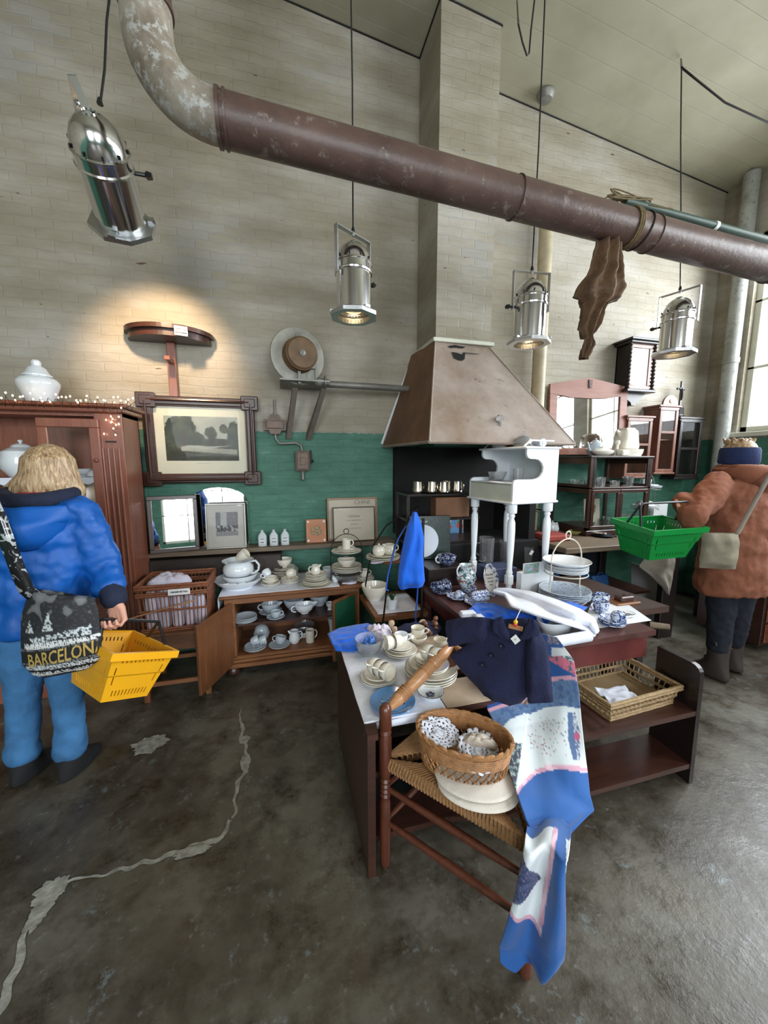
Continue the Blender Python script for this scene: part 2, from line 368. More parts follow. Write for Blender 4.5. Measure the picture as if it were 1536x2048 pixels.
patch('trim_3', 100, 1785, .05, .05, 1); patch('trim_4', 80, 1825, .03, .06, 2); patch('trim_5', 489, 1480, .03, .03, 3); patch('trim_6', 491, 1525, .026, .06, 4); patch('trim_7', 385, 1705, .07, .022, 5); patch('trim_8', 300, 1490, .09, .07, 6)
# ================================================================ materials for things
def rust_mat(name, a, b_, wear, rough=.55, sc=1.0, thr=.6):
    m, nt, b = nodes(name); co = coords(nt); n1 = nz(nt, co, 3*sc, 6, .7); n2 = nz(nt, co, 14*sc, 6, .75); n3 = nz(nt, co, 40*sc, 4)
    c = ramp(nt, n1, [(.3, a), (.7, b_)]); c = mixc(nt, ramp(nt, n2, [(thr, (0, 0, 0, 1)), (thr+.08, (.8, .8, .8, 1))]), c, wear)
    nt.links.new(c, b.inputs['Base Color']); b.inputs['Roughness'].default_value = rough; bump(nt, b, n3, .3, .006); return m
PIPEM = rust_mat('rusty_pipe_paint', rgb(66, 48, 44), rgb(98, 76, 68), rgb(132, 122, 114), .42, thr=.57)
ELBOWM = rust_mat('flaking_elbow_paint', rgb(96, 82, 66), rgb(168, 160, 146), rgb(178, 180, 176), .5, 1.4, .52)
HOODM = rust_mat('sooty_hood_plaster', rgb(128, 106, 88), rgb(170, 158, 150), rgb(84, 66, 54), .6, .7, .62)
HOODS = rust_mat('rusty_hood_side', rgb(92, 58, 38), rgb(128, 92, 66), rgb(70, 52, 42), .6, .8, .62)
CHROME = plain('polished_aluminium', (.78, .78, .78, 1), .16, 1, .04)
CHROME2 = plain('brushed_aluminium', (.62, .63, .64, 1), .3, 1, .1, bp=.1)
STEEL = plain('galvanised_steel', rgb(130, 128, 122), .5, .5, .2, 10)
IRON = plain('black_iron', rgb(34, 30, 29), .5, .4, .2)
BLACKP = plain('black_plastic', rgb(26, 25, 27), .4)
BULB = emit('lit_lamp', (1, .74, .42, 1), 9)
REFL = plain('lamp_reflector', (.95, .8, .55, 1), .25, .9)
ROPE = plain('hemp_rope', rgb(112, 96, 66), .9, var=.3, sc=60, bp=.4)
GREENP = plain('green_pole_paint', rgb(44, 66, 54), .5, var=.2)
HIDE = plain('dried_hide', rgb(92, 68, 46), .75, var=.4, sc=14, bp=.5)
DWOOD = wood('dark_walnut', rgb(42, 24, 20), rgb(72, 42, 32), .35)
BKWOOD = wood('black_stained_wood', rgb(22, 16, 16), rgb(42, 30, 28), .35)
RWOOD = wood('reddish_mahogany', rgb(96, 48, 32), rgb(134, 76, 54), .32)
RWOODZ = wood('reddish_mahogany_upright', rgb(112, 62, 46), rgb(152, 94, 74), .32, ax=2)
OAK = wood('brown_oak', rgb(92, 56, 32), rgb(142, 92, 56), .42)
OAKZ = wood('brown_oak_upright', rgb(86, 52, 30), rgb(128, 80, 48), .42, ax=2)
PLANK = wood('grey_brown_plank', rgb(84, 72, 60), rgb(130, 112, 92), .6, coat=0)
LWOOD = wood('pale_turned_wood', rgb(150, 102, 66), rgb(190, 142, 100), .4)
PWOODZ = wood('pinkish_brown_wood', rgb(108, 68, 56), rgb(148, 102, 88), .4, ax=2)
MIRROR = plain('mirror_silver', (.86, .87, .87, 1), .015, 1, .0)
GLASSF = pane('picture_glass', fac=.004, edge=.2)
GLASSC = pane('cabinet_glass', fac=.04)
MATB = plain('cream_mount', rgb(206, 204, 184), .8, var=.03)
PAPER = plain('white_paper', rgb(226, 228, 232), .7, var=.03)
CARD = plain('price_card', rgb(232, 232, 230), .6, var=.02)
INK = plain('dark_ink', rgb(40, 42, 52), .6)
BRASS = plain('brass', rgb(160, 120, 60), .3, .9)
SILVERF = plain('silver_leaf_frame', rgb(158, 156, 150), .35, .7)
SOOT = plain('soot', rgb(16, 14, 14), .95, var=.4)
def painted(name, rough=.7, sheen=0, bp=0):
    m, nt, b = nodes(name); a = N(nt, 'ShaderNodeVertexColor', _layer_name='Col'); nt.links.new(a.outputs[0], b.inputs['Base Color']); b.inputs['Roughness'].default_value = rough
    if sheen: b.inputs['Sheen Weight'].default_value = sheen
    if bp: bump(nt, b, nz(nt, coords(nt), 90, 3), bp, .004)
    return m
PRINTM = painted('printed_picture', .6); CLOTHP = painted('printed_cotton', .85, .2, .15)
def colour(o, fn, nu, nv):
    """colour the (nu+1)x(nv+1) grid vertices with fn(u,v)->(r,g,b) in 0..255"""
    a = o.data.color_attributes.new('Col', 'FLOAT_COLOR', 'POINT'); n = (nu+1)*(nv+1)
    for k in range(len(o.data.vertices)):
        q = k % n; a.data[k].color = rgb(*fn((q % (nu+1))/nu, (q//(nu+1))/nv))
    return o
def text(s_, size, mat, parent, loc, rot, name='lettering', fn=None, ext=.0006, align='CENTER', bold=0):
    cu = bpy.data.curves.new('t', 'FONT'); cu.body = s_; cu.size = size; cu.extrude = ext; cu.align_x = align; cu.align_y = 'CENTER'; cu.resolution_u = 2; cu.offset = bold
    to = bpy.data.objects.new('t', cu); COL.objects.link(to); dg = bpy.context.evaluated_depsgraph_get(); me = bpy.data.meshes.new_from_object(to.evaluated_get(dg))
    COL.objects.unlink(to); bpy.data.objects.remove(to)
    me.name = name; me.materials.clear(); me.materials.append(mat)
    if fn:
        bm = bmesh.new(); bm.from_mesh(me)
        for _ in range(2): bmesh.ops.subdivide_edges(bm, edges=[e for e in bm.edges if e.calc_length() > size*.12], cuts=1)
        for v in bm.verts: v.co = fn(v.co)
        bm.to_mesh(me); bm.free()
    o = bpy.data.objects.new(name, me); COL.objects.link(o)
    if parent: o.parent = parent
    o.location = loc; o.rotation_euler = rot; return o
# ================================================================ the big pipe overhead
t = thing('steam_pipe', 'big rusty mauve-brown pipe crossing the room overhead with whitish flaking elbow', 'pipe', (0, 1.8, 0))
r = .088
px = lambda x: 2.915-.045*x
mb = MB(); pts = [(x, 0, px(x)) for x in (-.19, .4, 1.0, 1.6, 2.2, 2.9, 3.6, 4.2, 4.68)]; mb.tube(pts, r, 28)
mb.build('pipe_run', PIPEM, t)
mb = MB(); mb.tube([(-.425, 0, 3.24), (-.425, 0, 4.2), (-.425, 0, 4.97)], r, 28); mb.build('pipe_riser', PIPEM, t)
mb = MB(); e = []
for k in range(13):
    a = k/12*PI/2; e.append((-.19-.235*math.sin(a), 0, 3.165-.24*math.cos(a)+.0))
e += [(-.425, 0, 3.24)]
mb.tube(e, r*.985, 28); mb.build('elbow', ELBOWM, t)
for x, ww in ((-.19, .014), (-.165, .01), (1.16, .006), (2.02, .006), (3.0, .008)):
    mb = MB(); mb.tube([(x-ww/2, 0, px(x)), (x+ww/2, 0, px(x))], r+.006, 28); mb.build('coupling_ring', PIPEM, t)
mb = MB(); mb.tube([(-.425, 0, 3.235), (-.425, 0, 3.25)], r+.006, 28); mb.build('coupling_ring', PIPEM, t)
# green pole lashed on the pipe
a, b = Vector((1.94, 1.93, 3.02)), Vector((4.1, 2.06, 2.90))
p = at(1250, 402, Y=1.90); q = at(1536, 480, Y=1.90); d = (q-p); b = p+d*1.75
mb = MB(); mb.cyl(p, b, .021, 12); o = tag(mb.build('green_pole', GREENP), 'dark green round pole lashed along the top of the rusty pipe', 'pole')
c = p+d*.6; mb = MB(); mb.tube([c-d.normalized()*.012, c+d.normalized()*.012], .0235, 12); lab(mb.build('tape_band', CARD, o), 'white tape band')
# rope: wraps and loose loops
mb = MB(); xr = at(1255, 440, Y=1.8).x
for k in range(3):
    x = xr+k*.012; mb.tube([(x+.03*math.sin(a_)*.2, 1.8+(r+.006)*math.sin(a_), px(x)+(r+.006)*math.cos(a_)) for a_ in [i/20*2*PI for i in range(20)]], .005, 6, closed=True)
c0 = at(1262, 412, Y=1.92)
for k in range(7):
    random.seed(k); ph = random.random()*6; l = .05+.05*random.random()
    mb.tube([c0+Vector((math.cos(a_+ph)*l*1.6-.03, .012*k-.04, .012+.03*math.sin(a_)*(1 if k % 2 else .6)+.005*k)) for a_ in [i/14*2*PI for i in range(14)]], .004, 5, closed=True)
mb.tube([c0+Vector((.06, -.06, -.02)), c0+Vector((.12, -.08, -.035)), c0+Vector((.2, -.09, -.035))], .004, 5)
mb.tube([c0+Vector((-.05, 0, 0)), c0+Vector((-.09, -.01, .02)), c0+Vector((-.12, 0, -.01))], [.008, .01, .004], 6)
tag(mb.build('rope_lashing', ROPE), 'frayed hemp rope tying the green pole to the rusty pipe', 'rope')
mb = MB(); x = at(1277, 470, Y=1.8).x
mb.tube([(x+.02*math.cos(a_), 1.8+(r+.004)*math.sin(a_), px(x)+(r+.004)*math.cos(a_)) for a_ in [i/24*2*PI for i in range(24)]], .004, 6, closed=True)
tag(mb.build('wire_loop', IRON), 'thin dark wire loop around the rusty pipe right of the hanging hide', 'wire')
# dried brown hide hanging under the pipe
hy = 1.8
def hp(x, y): return at(x, y, Y=hy)
L = [(1195, 480), (1190, 510), (1180, 545), (1160, 570), (1151, 592), (1168, 604), (1163, 640), (1160, 658), (1170, 680), (1163, 700), (1162, 715)]
Rr = [(1242, 484), (1243, 520), (1244, 548), (1246, 565), (1251, 582), (1240, 600), (1214, 604), (1202, 650), (1186, 668), (1188, 690), (1176, 718)]
def hide(u, v):
    k = v*10; i = min(9, int(k)); f = k-i
    l = hp(*L[i]).lerp(hp(*L[i+1]), f); r_ = hp(*Rr[i]).lerp(hp(*Rr[i+1]), f); p_ = l.lerp(r_, u)
    w_ = (r_-l).length
    p_.y += (.45*w_)*math.sin(u*PI)*-.5+.018*math.sin(u*19+v*4)*min(1, w_*8)+.012*noise.noise(p_*30); return p_
mb = MB(); mb.grid(hide, 36, 60); mb.grid(lambda u, v: hide(u, v)+Vector((0, .5*math.sin(u*PI)*(hp(*Rr[min(9, int(v*10))])-hp(*L[min(9, int(v*10))])).length+.002, 0)), 36, 60)
tag(mb.build('hanging_hide', HIDE, thick=.004), 'crumpled brown dried hide hanging below the rusty pipe', 'hide')
# ================================================================ pendant stage lamps
def par_lamp(name, label, loc, rz, top, tilt=0, spin=0, e=8, hook=None, yokerot=0):
    t = thing(name, label, 'lamp', loc, 0, 'polished stage lamps hanging in a row')
    M_ = Matrix.Rotation(rz, 4, 'Z') @ Matrix.Translation((0, 0, .2)) @ Matrix.Rotation(tilt, 4, 'X') @ Matrix.Rotation(spin, 4, 'Y') @ Matrix.Translation((0, 0, -.2))
    def g():
        m = MB(); m.M = M_; return m
    m = g(); m.lathe([(.084, .03), (.088, .032), (.088, .2), (.094, .203), (.095, .21), (.09, .215), (.09, .245), (.094, .248), (.094, .254), (.088, .258), (.084, .285), (.07, .315), (.048, .338), (.022, .35), (.02, .356), (.018, .35), (.046, .334), (.066, .31), (.08, .28), (.086, .2), (.082, .035)], 40, False)
    m.build('can', CHROME, t)
    for k in range(10):
        m = g(); a_ = k/10*2*PI; m.M = M_ @ Matrix.Rotation(a_, 4, 'Z') @ Matrix.Translation((.0895, 0, .268)); m.lathe([(0, -.008), (.003, -.006), (.0035, 0), (.003, .006), (0, .008)], 8); m.build('vent_hole', BLACKP, t)
    m = g(); o_ = []; i_ = []
    R8 = .122
    for k in range(32):
        a_ = 2*PI*k/32; q = abs(((a_+PI/8) % (PI/4))-PI/8); ro = R8*math.cos(PI/8)/math.cos(q); o_.append((ro*math.cos(a_), ro*math.sin(a_))); i_.append((.083*math.cos(a_), .083*math.sin(a_)))
    n = 32; vs = [(x, y, z) for z in (0, .018) for x, y in o_]+[(x, y, z) for z in (0, .018) for x, y in i_]; fs = []
    for k in range(n):
        j = (k+1) % n; fs += [(k, j, n+j, n+k), (k, 2*n+k, 2*n+j, j), (n+k, n+j, 3*n+j, 3*n+k), (2*n+k, 3*n+k, 3*n+j, 2*n+j)]
    m.add(vs, fs); m.lathe([(.084, .018), (.084, .034)], 32, False)
    for k in range(3):
        a_ = k/3*2*PI+.4; m.M = M_ @ Matrix.Rotation(a_, 4, 'Z'); m.box(.092, .12, -.014, .014, .018, .03)
    m.build('filter_frame', CHROME2, t)
    m = g(); m.lathe([(.0, .075), (.03, .072), (.055, .058), (.076, .03), (.08, .028)], 32, False); m.build('reflector', REFL, t)
    m = g(); m.lathe([(.0, .05), (.02, .052), (.034, .06), (.036, .07)], 24, False); m.build('bulb', BULB, t)
    m = g()
    for rr_ in (.045, .062, .077): m.tube([(rr_*math.cos(a_), rr_*math.sin(a_), .032) for a_ in [i/28*2*PI for i in range(28)]], .0022, 5, closed=True)
    m.build('baffle_rings', CHROME, t)
    m = MB(); m.M = Matrix.Rotation(rz+yokerot, 4, 'Z') @ Matrix.Translation((0, 0, .2)) @ Matrix.Rotation(tilt*.35, 4, 'X') @ Matrix.Translation((0, 0, -.2))
    m.box(-.112, -.108, -.012, .012, .185, .395); m.box(.108, .112, -.012, .012, .185, .395); m.box(-.112, .112, -.012, .012, .391, .395)
    m.cyl((0, 0, .385), (0, 0, .41), .008, 8); m.build('yoke', CHROME2, t)
    m = MB(); m.M = Matrix.Rotation(rz+(yokerot if not tilt else .1), 4, 'Z') @ Matrix.Translation((0, 0, .2)); m.cyl((.085, 0, 0), (.135, 0, 0), .007, 8); m.tube([(.128, 0, 0), (.133, 0, 0), (.15, 0, 0)], [.012, .02, .016], 6, flat=.6); m.build('clamp_knob', BLACKP, t)
    h = Vector(hook)-Vector(loc) if hook else Vector((.0, .0, top-loc[2]))
    s0 = Vector((0, 0, .405)); m = MB(); m.tube([s0, s0.lerp(h, .3)+Vector((.004, 0, 0)), s0.lerp(h, .7)-Vector((.003, 0, 0)), h], .004, 6); m.tube([s0, s0+Vector((0, 0, .02))], [.011, .006], 6); lab(m.build('cable', BLACKP, t), 'black hanging cable')
    l = bpy.data.lights.new('lamp_light', 'SPOT'); l.energy = e; l.color = (1, .72, .46); l.spot_size = math.radians(76 if tilt else 60); l.spot_blend = .7; l.shadow_soft_size = .05
    lo = bpy.data.objects.new('lamp_light', l); COL.objects.link(lo); lo.parent = t; lo.matrix_local = M_ @ Matrix.Translation((0, 0, -.012)); return t
L1 = at(222, 455, Y=2.3); HK = at(222, -30, Y=2.3)
l1 = par_lamp('stage_lamp', 'polished metal stage lamp hanging leftmost, tilted at the wall with a warm glow', L1, -.08, 4.97, tilt=1.0, spin=.12, e=75, hook=L1+(HK-L1)/1.32, yokerot=-1.2); l1.scale = (1.32, 1.32, 1.32)
par_lamp('stage_lamp', 'polished metal stage lamp hanging above the wall blower, left of the chimney', (.385, 2.0, 2.30), .55, cz(.4)-.02, e=12)
par_lamp('stage_lamp', 'polished metal stage lamp hanging just right of the chimney and hood', (1.42, 2.0, 2.25), PI-.1, cz(1.42)-.02, e=12)
par_lamp('stage_lamp', 'polished metal stage lamp hanging rightmost beside the window', (2.53, 2.0, 2.27), 1.9, cz(2.5)-.02, e=12, hook=at(1363, 137, Y=2.0))
# cable loop and hooks on the ceiling
def pxz(x, y): # point on the sloping ceiling under a photo pixel
    Z = 4.6
    for _ in range(20): p_ = at(x, y, Z=Z-.01); Z = cz(p_.x)
    return p_
mb = MB(); A = [pxz(1034, 0), at(1037, 50, Y=2.0), at(1045, 85, Y=2.0), at(1054, 112, Y=2.0), at(1058, 108, Y=2.0), at(1062, 60, Y=2.0), at(1069, 0, Y=2.0)]
mb.tube(A, .0045, 6); tag(mb.build('cable_loop', BLACKP), 'slack loop of black cable hanging under the ceiling beside the chimney', 'cable')
mb = MB(); a_ = at(1363, 135, Y=2.0); P0 = pxz(1362, 118)
mb.tube([P0, a_, at(1400, 165, Y=2.0), at(1450, 205, Y=2.0), at(1536, 245, Y=2.0), at(1700, 320, Y=2.0)], .0055, 6); tag(mb.build('supply_cable', BLACKP), 'black cable running along under the ceiling to the rightmost stage lamp', 'cable')
p_ = pxz(1092, 190); mb = MB(); mb.at(p_+Vector((0, 0, .004))); mb.lathe([(0, -.05), (.05, -.045), (.07, -.02), (.075, 0)], 20); tag(mb.build('ceiling_rose', STEEL), 'grey round junction cover on the white boarded ceiling', 'junction cover')
# ================================================================ hood
t = thing('extraction_hood', 'large tapering sooty brown fume hood below the chimney breast', 'hood', (1.44, 3.3, 1.71))
mb = MB(); ox, oy, oz = 1.44, 3.3, 1.71
bl, fl, fr, brr = Vector((.885-ox, -.002, 0)), Vector((.93-ox, 2.3-oy, -.005)), Vector((2.06-ox, 2.3-oy, -.005)), Vector((2.1-ox, -.002, 0))
tl, tfl, tfr, tr = Vector((1.15-ox, -.002, .80)), Vector((1.195-ox, 2.865-oy, .80)), Vector((1.67-ox, 2.865-oy, .78)), Vector((1.7-ox, -.002, .78))
def face(a_, b_, c_, d_, nu, nv, bmp, mi): mb.grid(lambda u, v: a_.lerp(b_, u).lerp(d_.lerp(c_, u), v)+Vector((0, -1, .5))*bmp*noise.noise(Vector((u*5, v*5, bmp*99)))*(math.sin(u*PI)*math.sin(v*PI)), nu, nv, True, mi)
face(fl, fr, tfr, tfl, 40, 30, .008, 0); mb.build('front_panel', HOODM, t)
mb = MB(); face(bl, fl, tfl, tl, 12, 20, .004, 0); face(fr, brr, tr, tfr, 12, 20, .004, 0); mb.build('side_panel', HOODS, t)
mb = MB()
for a_, b_ in ((bl, fl), (fl, fr), (fr, brr)): mb.tube([a_+Vector((0, 0, -.006)), b_+Vector((0, 0, -.006))], .011, 4)
for a_, b_ in ((fl, tfl), (fr, tfr)): mb.tube([a_, b_], .006, 5)
mb.build('edge_angle', HOODM, t)
mb = MB(); mb.box(1.17-ox, 1.70-ox, 2.84-oy, -.002, .79, .82, .004); mb.build('collar', CREAMP, t)
mb = MB(); mb.tube([bl+Vector((-.008, -.006, .02)), tl+Vector((-.03, -.006, -.12))], .011, 4); lab(mb.build('wall_fillet', WHITE, t), 'white plaster edge')
# ragged hole burnt in the front near the top
def onface(x, y):
    n_ = (fr-fl).cross(tfl-fl).normalized(); o_ = Vector((ox, oy, oz)); ray = at(x, y, Y=1.0)-Vector((0, 0, EYE)); p0 = fl+o_; t_ = (p0-Vector((0, 0, EYE))).dot(n_)/ray.dot(n_); return Vector((0, 0, EYE))+ray*t_-o_
mb = MB()
for poly in ([(903, 704), (915, 706), (925, 710), (930, 705), (929, 718), (924, 722), (915, 720), (907, 716)], [(896, 692), (910, 690), (918, 692), (931, 694), (925, 697), (912, 695), (900, 696)], [(925, 705), (958, 708), (958, 709), (925, 706.5)]):
    n = len(poly); c = onface(sum(p[0] for p in poly)/n, sum(p[1] for p in poly)/n); vs = [onface(*p)+Vector((0, -.004, .0)) for p in poly]; mb.add([c+Vector((0, -.004, 0))]+vs, [(0, i+1, (i+1) % n+1) for i in range(n)])
lab(mb.build('burnt_hole', SOOT, t), 'ragged black hole')
# forge hearth under it
t = thing('forge_hearth', 'soot-black brick hearth under the fume hood', 'hearth', (1.5, 3.29, 0))
mb = MB(); mb.box(-.46, .6, -.62, 0, 0, .92, .01); mb.build('hearth_base', SOOT, t)
mb = MB(); mb.box(-.52, .56, -.05, 0, .92, 1.705); mb.box(.5, .56, -.6, -.05, .92, 1.3); mb.build('fire_back', SOOT, t)
# galvanised pipe from blower to hood
mb = MB(); mb.tube([at(650, 768, Y=3.05), at(720, 772, Y=3.05), at(815, 778, Y=3.1), at(835, 780, Y=3.15)], .026, 14); tag(mb.build('air_pipe', STEEL), 'grey galvanised pipe from the blower into the fume hood', 'pipe')
# ================================================================ blower on the wall
C0 = at(597, 712, Y=3.02)
t = thing('forge_blower', 'round cast metal forge blower with brown wooden hub on iron wall brackets', 'blower', C0)
mb = MB(); mb.M = Matrix.Rotation(.25, 4, 'Z') @ Matrix.Rotation(PI/2, 4, 'X')
mb.lathe([(0, -.11), (.15, -.11), (.17, -.09), (.175, -.045), (.205, -.03), (.21, -.02), (.205, -.008), (.12, .005), (.0, .006)], 48); mb.build('housing', plain('pale_cast_metal', rgb(150, 148, 138), .5, .3, .25, 9), t)
mb = MB(); mb.M = Matrix.Rotation(.25, 4, 'Z') @ Matrix.Rotation(PI/2, 4, 'X')
mb.lathe([(.125, .0), (.128, .02), (.118, .03), (.115, .07), (.12, .075), (.12, .085), (.11, .09), (.105, .1), (.0, .102)], 36); mb.build('hub', plain('brown_hub', rgb(104, 80, 56), .6, .1, .3, 12), t)
mb = MB(); mb.M = Matrix.Rotation(.25, 4, 'Z') @ Matrix.Rotation(PI/2, 4, 'X'); mb.lathe([(.022, .1), (.022, .106), (.008, .11), (.008, .118), (0, .12)], 14); mb.at(); mb.box(-.012, .012, -.04, -.02, -.21, -.1, .003); mb.box(-.02, .02, -.05, -.03, .11, .15, .003); mb.box(.08, .13, -.06, -.03, -.1, -.06, .003); mb.cyl((.12, -.05, -.1), (.12, -.05, -.2), .01, 8); mb.build('fittings', STEEL, t)
p0 = at(640, 764, Y=2.98)-C0; mb = MB(); mb.at(p0); mb.M = Matrix.Translation(p0) @ Matrix.Rotation(PI/2, 4, 'Y'); mb.lathe([(0, -.04), (.02, -.038), (.034, -.02), (.036, 0), (.03, .02), (.026, .022), (.026, .03), (.045, .032), (.046, .042), (.026, .044), (.026, .07)], 20); mb.build('outlet', STEEL, t)
t2 = thing('wall_bracket', 'pair of rusty iron angle brackets holding the forge blower on the wall', 'bracket', at(610, 772, Y=3.2))
o_ = at(610, 772, Y=3.2); mb = MB(); A, B = at(560, 771, Y=2.95)-o_, at(660, 775, Y=2.95)-o_; mb.box(A.x, B.x, -.26, .095, -.012, 0); mb.build('shelf_plate', STEEL, t2)
for (xa, ya, xb, yb) in ((590, 776, 577, 878), (648, 778, 617, 880)):
    a_ = at(xa, ya, Y=2.95)-o_; b_ = at(xb, yb, Y=3.28)-o_; mb = MB(); w_ = Vector((.022, 0, 0))
    vs = [a_-w_, a_+w_, b_+w_, b_-w_]; d_ = Vector((0, .012, .004)); mb.add(vs+[v+d_ for v in vs], [(0, 1, 2, 3), (4, 7, 6, 5), (0, 4, 5, 1), (1, 5, 6, 2), (2, 6, 7, 3), (3, 7, 4, 0)])
    vs = [a_-w_, b_-w_, b_-w_+Vector((0, .04, .04)), a_-w_+Vector((0, .04, -.0))]; mb.add(vs+[v+Vector((.006, 0, 0)) for v in vs], [(0, 1, 2, 3), (4, 7, 6, 5), (0, 4, 5, 1), (1, 5, 6, 2), (2, 6, 7, 3), (3, 7, 4, 0)])
    mb.build('angle_strut', rust_mat('bracket_paint', rgb(92, 84, 78), rgb(128, 118, 106), rgb(80, 60, 46)) if 'bracket_paint' not in MATS else MATS['bracket_paint'], t2)
# old switch boxes
BOXM = rust_mat('old_switch_paint', rgb(104, 88, 80), rgb(136, 116, 104), rgb(160, 152, 146), .6, 3)
p1, p2 = at(550, 850, Y=3.26), at(605, 922, Y=3.26)
t = thing('junction_box', 'pinkish-grey eight-sided electric junction box on the wall by the big picture', 'junction box', p1)
mb = MB(); ch = [(-.085, -.045), (-.05, -.045), (-.035, -.075), (.035, -.075), (.05, -.045), (.085, -.045), (.085, .045), (.05, .045), (.035, .08), (-.035, .08), (-.05, .045), (-.085, .045)]; mb.prism(ch, -.03, .035, 'y'); mb.build('box_body', BOXM, t)
mb = MB(); mb.box(-.07, .07, -.045, -.03, -.032, .032, .008); mb.build('box_lid', BOXM, t)
mb = MB(); mb.cyl((0, 0, .08), (0, 0, .2), .008, 8); mb.cyl((0, 0, .078), (0, 0, .1), .015, 8); mb.build('conduit', STEEL, t)
t = thing('switch_box', 'brown upright electric switch box with side lever on the green wall', 'switch', p2)
mb = MB(); mb.box(-.06, .06, -.04, .035, -.085, .085, .012); mb.build('box_body', BOXM, t)
mb = MB(); mb.box(-.045, .045, -.052, -.04, -.07, .07, .006); mb.box(-.025, .025, -.062, -.05, -.035, .03, .006); mb.build('box_lid', BOXM, t)
mb = MB(); mb.box(.06, .075, -.02, .0, -.02, .09, .004); mb.cyl((.06, -.01, .0), (.09, -.01, 0), .01, 8); mb.build('lever', IRON, t)
mb = MB(); mb.tube([(0, 0, -.085), (0, 0, -.12), (0, -.01, -.15), (0, .02, -.155)], [.018, .012, .012, .012], 8); mb.build('cable_stub', STEEL, t)
mb = MB(); d_ = p1-p2; mb.tube([d_+Vector((0, 0, -.075)), d_+Vector((0, 0, -.11)), d_+Vector((.03, 0, -.15)), (-.05, 0, .15), (-.01, 0, .13), (0, 0, .085)], .011, 10); mb.build('conduit', STEEL, t)
# drain pipe right of the chimney and the big corner pipe
t = thing('downpipe', 'cream painted downpipe on the wall right of the chimney', 'pipe', (2.40, 3.2, 0))
mb = MB(); mb.cyl((0, 0, 0), (0, 0, 4.0), .062, 20); mb.build('pipe_body', plain('cream_pipe_paint', rgb(168, 156, 128), .5, var=.15), t)
mb = MB()
for z in (1.9, 3.75): mb.cyl((0, 0, z), (0, 0, z+.05), .07, 20)
mb.build('pipe_collar', MATS['cream_pipe_paint'], t)
t = thing('corner_pipe', 'thick peeling grey-green pipe standing in the corner beside the window', 'pipe', (4.62, 3.03, 0))
mb = MB(); mb.cyl((0, 0, 0), (0, 0, cz(4.58)-.02), .066, 24); mb.build('pipe_body', rust_mat('peeling_grey_green', rgb(128, 128, 122), rgb(168, 170, 164), rgb(104, 112, 104), .55, 1.5, .55), t)
mb = MB()
for z in (1.2, 2.6, 3.6): mb.cyl((0, 0, z), (0, 0, z+.05), .073, 24)
mb.build('pipe_collar', MATS['peeling_grey_green'], t)
# ================================================================ left wall: half-moon table, big picture
C = at(342, 680, Y=3.29); t = thing('half_moon_table', 'dark half-round table top hung on the wall above the big picture', 'table', (C.x, 3.295, 2.50))
Rx = .30; mb = MB(); pl = [(Rx*math.cos(a_), -.24*math.sin(a_)) for a_ in [i/28*PI for i in range(29)]]
mb.prism(pl, -.0, .03); mb.build('tabletop', DWOOD, t)
mb = MB(); mb.prism([(x*.93, y*.9) for x, y in pl], -.045, 0); mb.build('apron', DWOOD, t)
mb = MB(); mb.box(-.03, .03, -.04, -.005, -.46, -.045, .004); mb.box(-.02, .02, -.16, -.04, -.2, -.17, .003); mb.build('leg', RWOODZ, t)
mb = MB(); mb.M = Matrix.Translation((.12, -.232, -.015)) @ Matrix.Rotation(.25, 4, 'Z'); mb.box(-.042, .042, -.003, 0, -.032, .032); c = mb.build('price_card', CARD, t)
text('NIET  t.k.', .018, INK, c, (.12, -.2365, -.005), (PI/2, 0, .25), bold=.0004); text('wandmeubel', .015, INK, c, (.12, -.2365, -.027), (PI/2, 0, .25), bold=.0004)
# big picture
fx0, fx1, fz0, fz1 = -1.01, -.17, 1.385, 2.085
cx, cz_ = (fx0+fx1)/2, (fz0+fz1)/2; t = thing('landscape_picture', 'large landscape print in a dark frame with stepped corners on the left wall', 'picture', (cx, 3.262, cz_)); t.rotation_euler[0] = .03
W2, H2 = (fx1-fx0)/2, (fz1-fz0)/2
def frame(mb, w2, h2, bw, y0, y1, b=.004):
    mb.box(-w2, w2, y0, y1, h2-bw, h2, b); mb.box(-w2, w2, y0, y1, -h2, -h2+bw, b); mb.box(-w2, -w2+bw, y0, y1, -h2+bw, h2-bw, b); mb.box(w2-bw, w2, y0, y1, -h2+bw, h2-bw, b)
mb = MB(); frame(mb, W2-.022, H2-.022, .065, -.03, .01, .008); frame(mb, W2-.075, H2-.075, .02, -.022, 0, .004)
mb.tube([(-W2+.06, -.034, H2-.05), (W2-.06, -.034, H2-.05)], .012, 8); mb.tube([(-W2+.06, -.034, -H2+.05), (W2-.06, -.034, -H2+.05)], .012, 8)
for s_ in (-1, 1): mb.tube([(s_*(W2-.05), -.034, H2-.06), (s_*(W2-.05), -.034, -H2+.06)], .012, 8)
mb.build('frame', DWOOD, t)
for sx in (-1, 1):
    for sz in (-1, 1):
        mb = MB(); c = (sx*(W2-.055), sz*(H2-.055)); mb.box(c[0]-.065, c[0]+.065, -.038, -.002, c[1]-.055, c[1]+.055, .006); mb.box(c[0]-.04, c[0]+.04, -.044, -.03, c[1]-.034, c[1]+.034, .005); mb.build('corner_block', DWOOD, t)
mb = MB(); mb.box(-W2+.07, W2-.07, -.006, .004, -H2+.07, H2-.07); mb.build('mount', MATB, t)
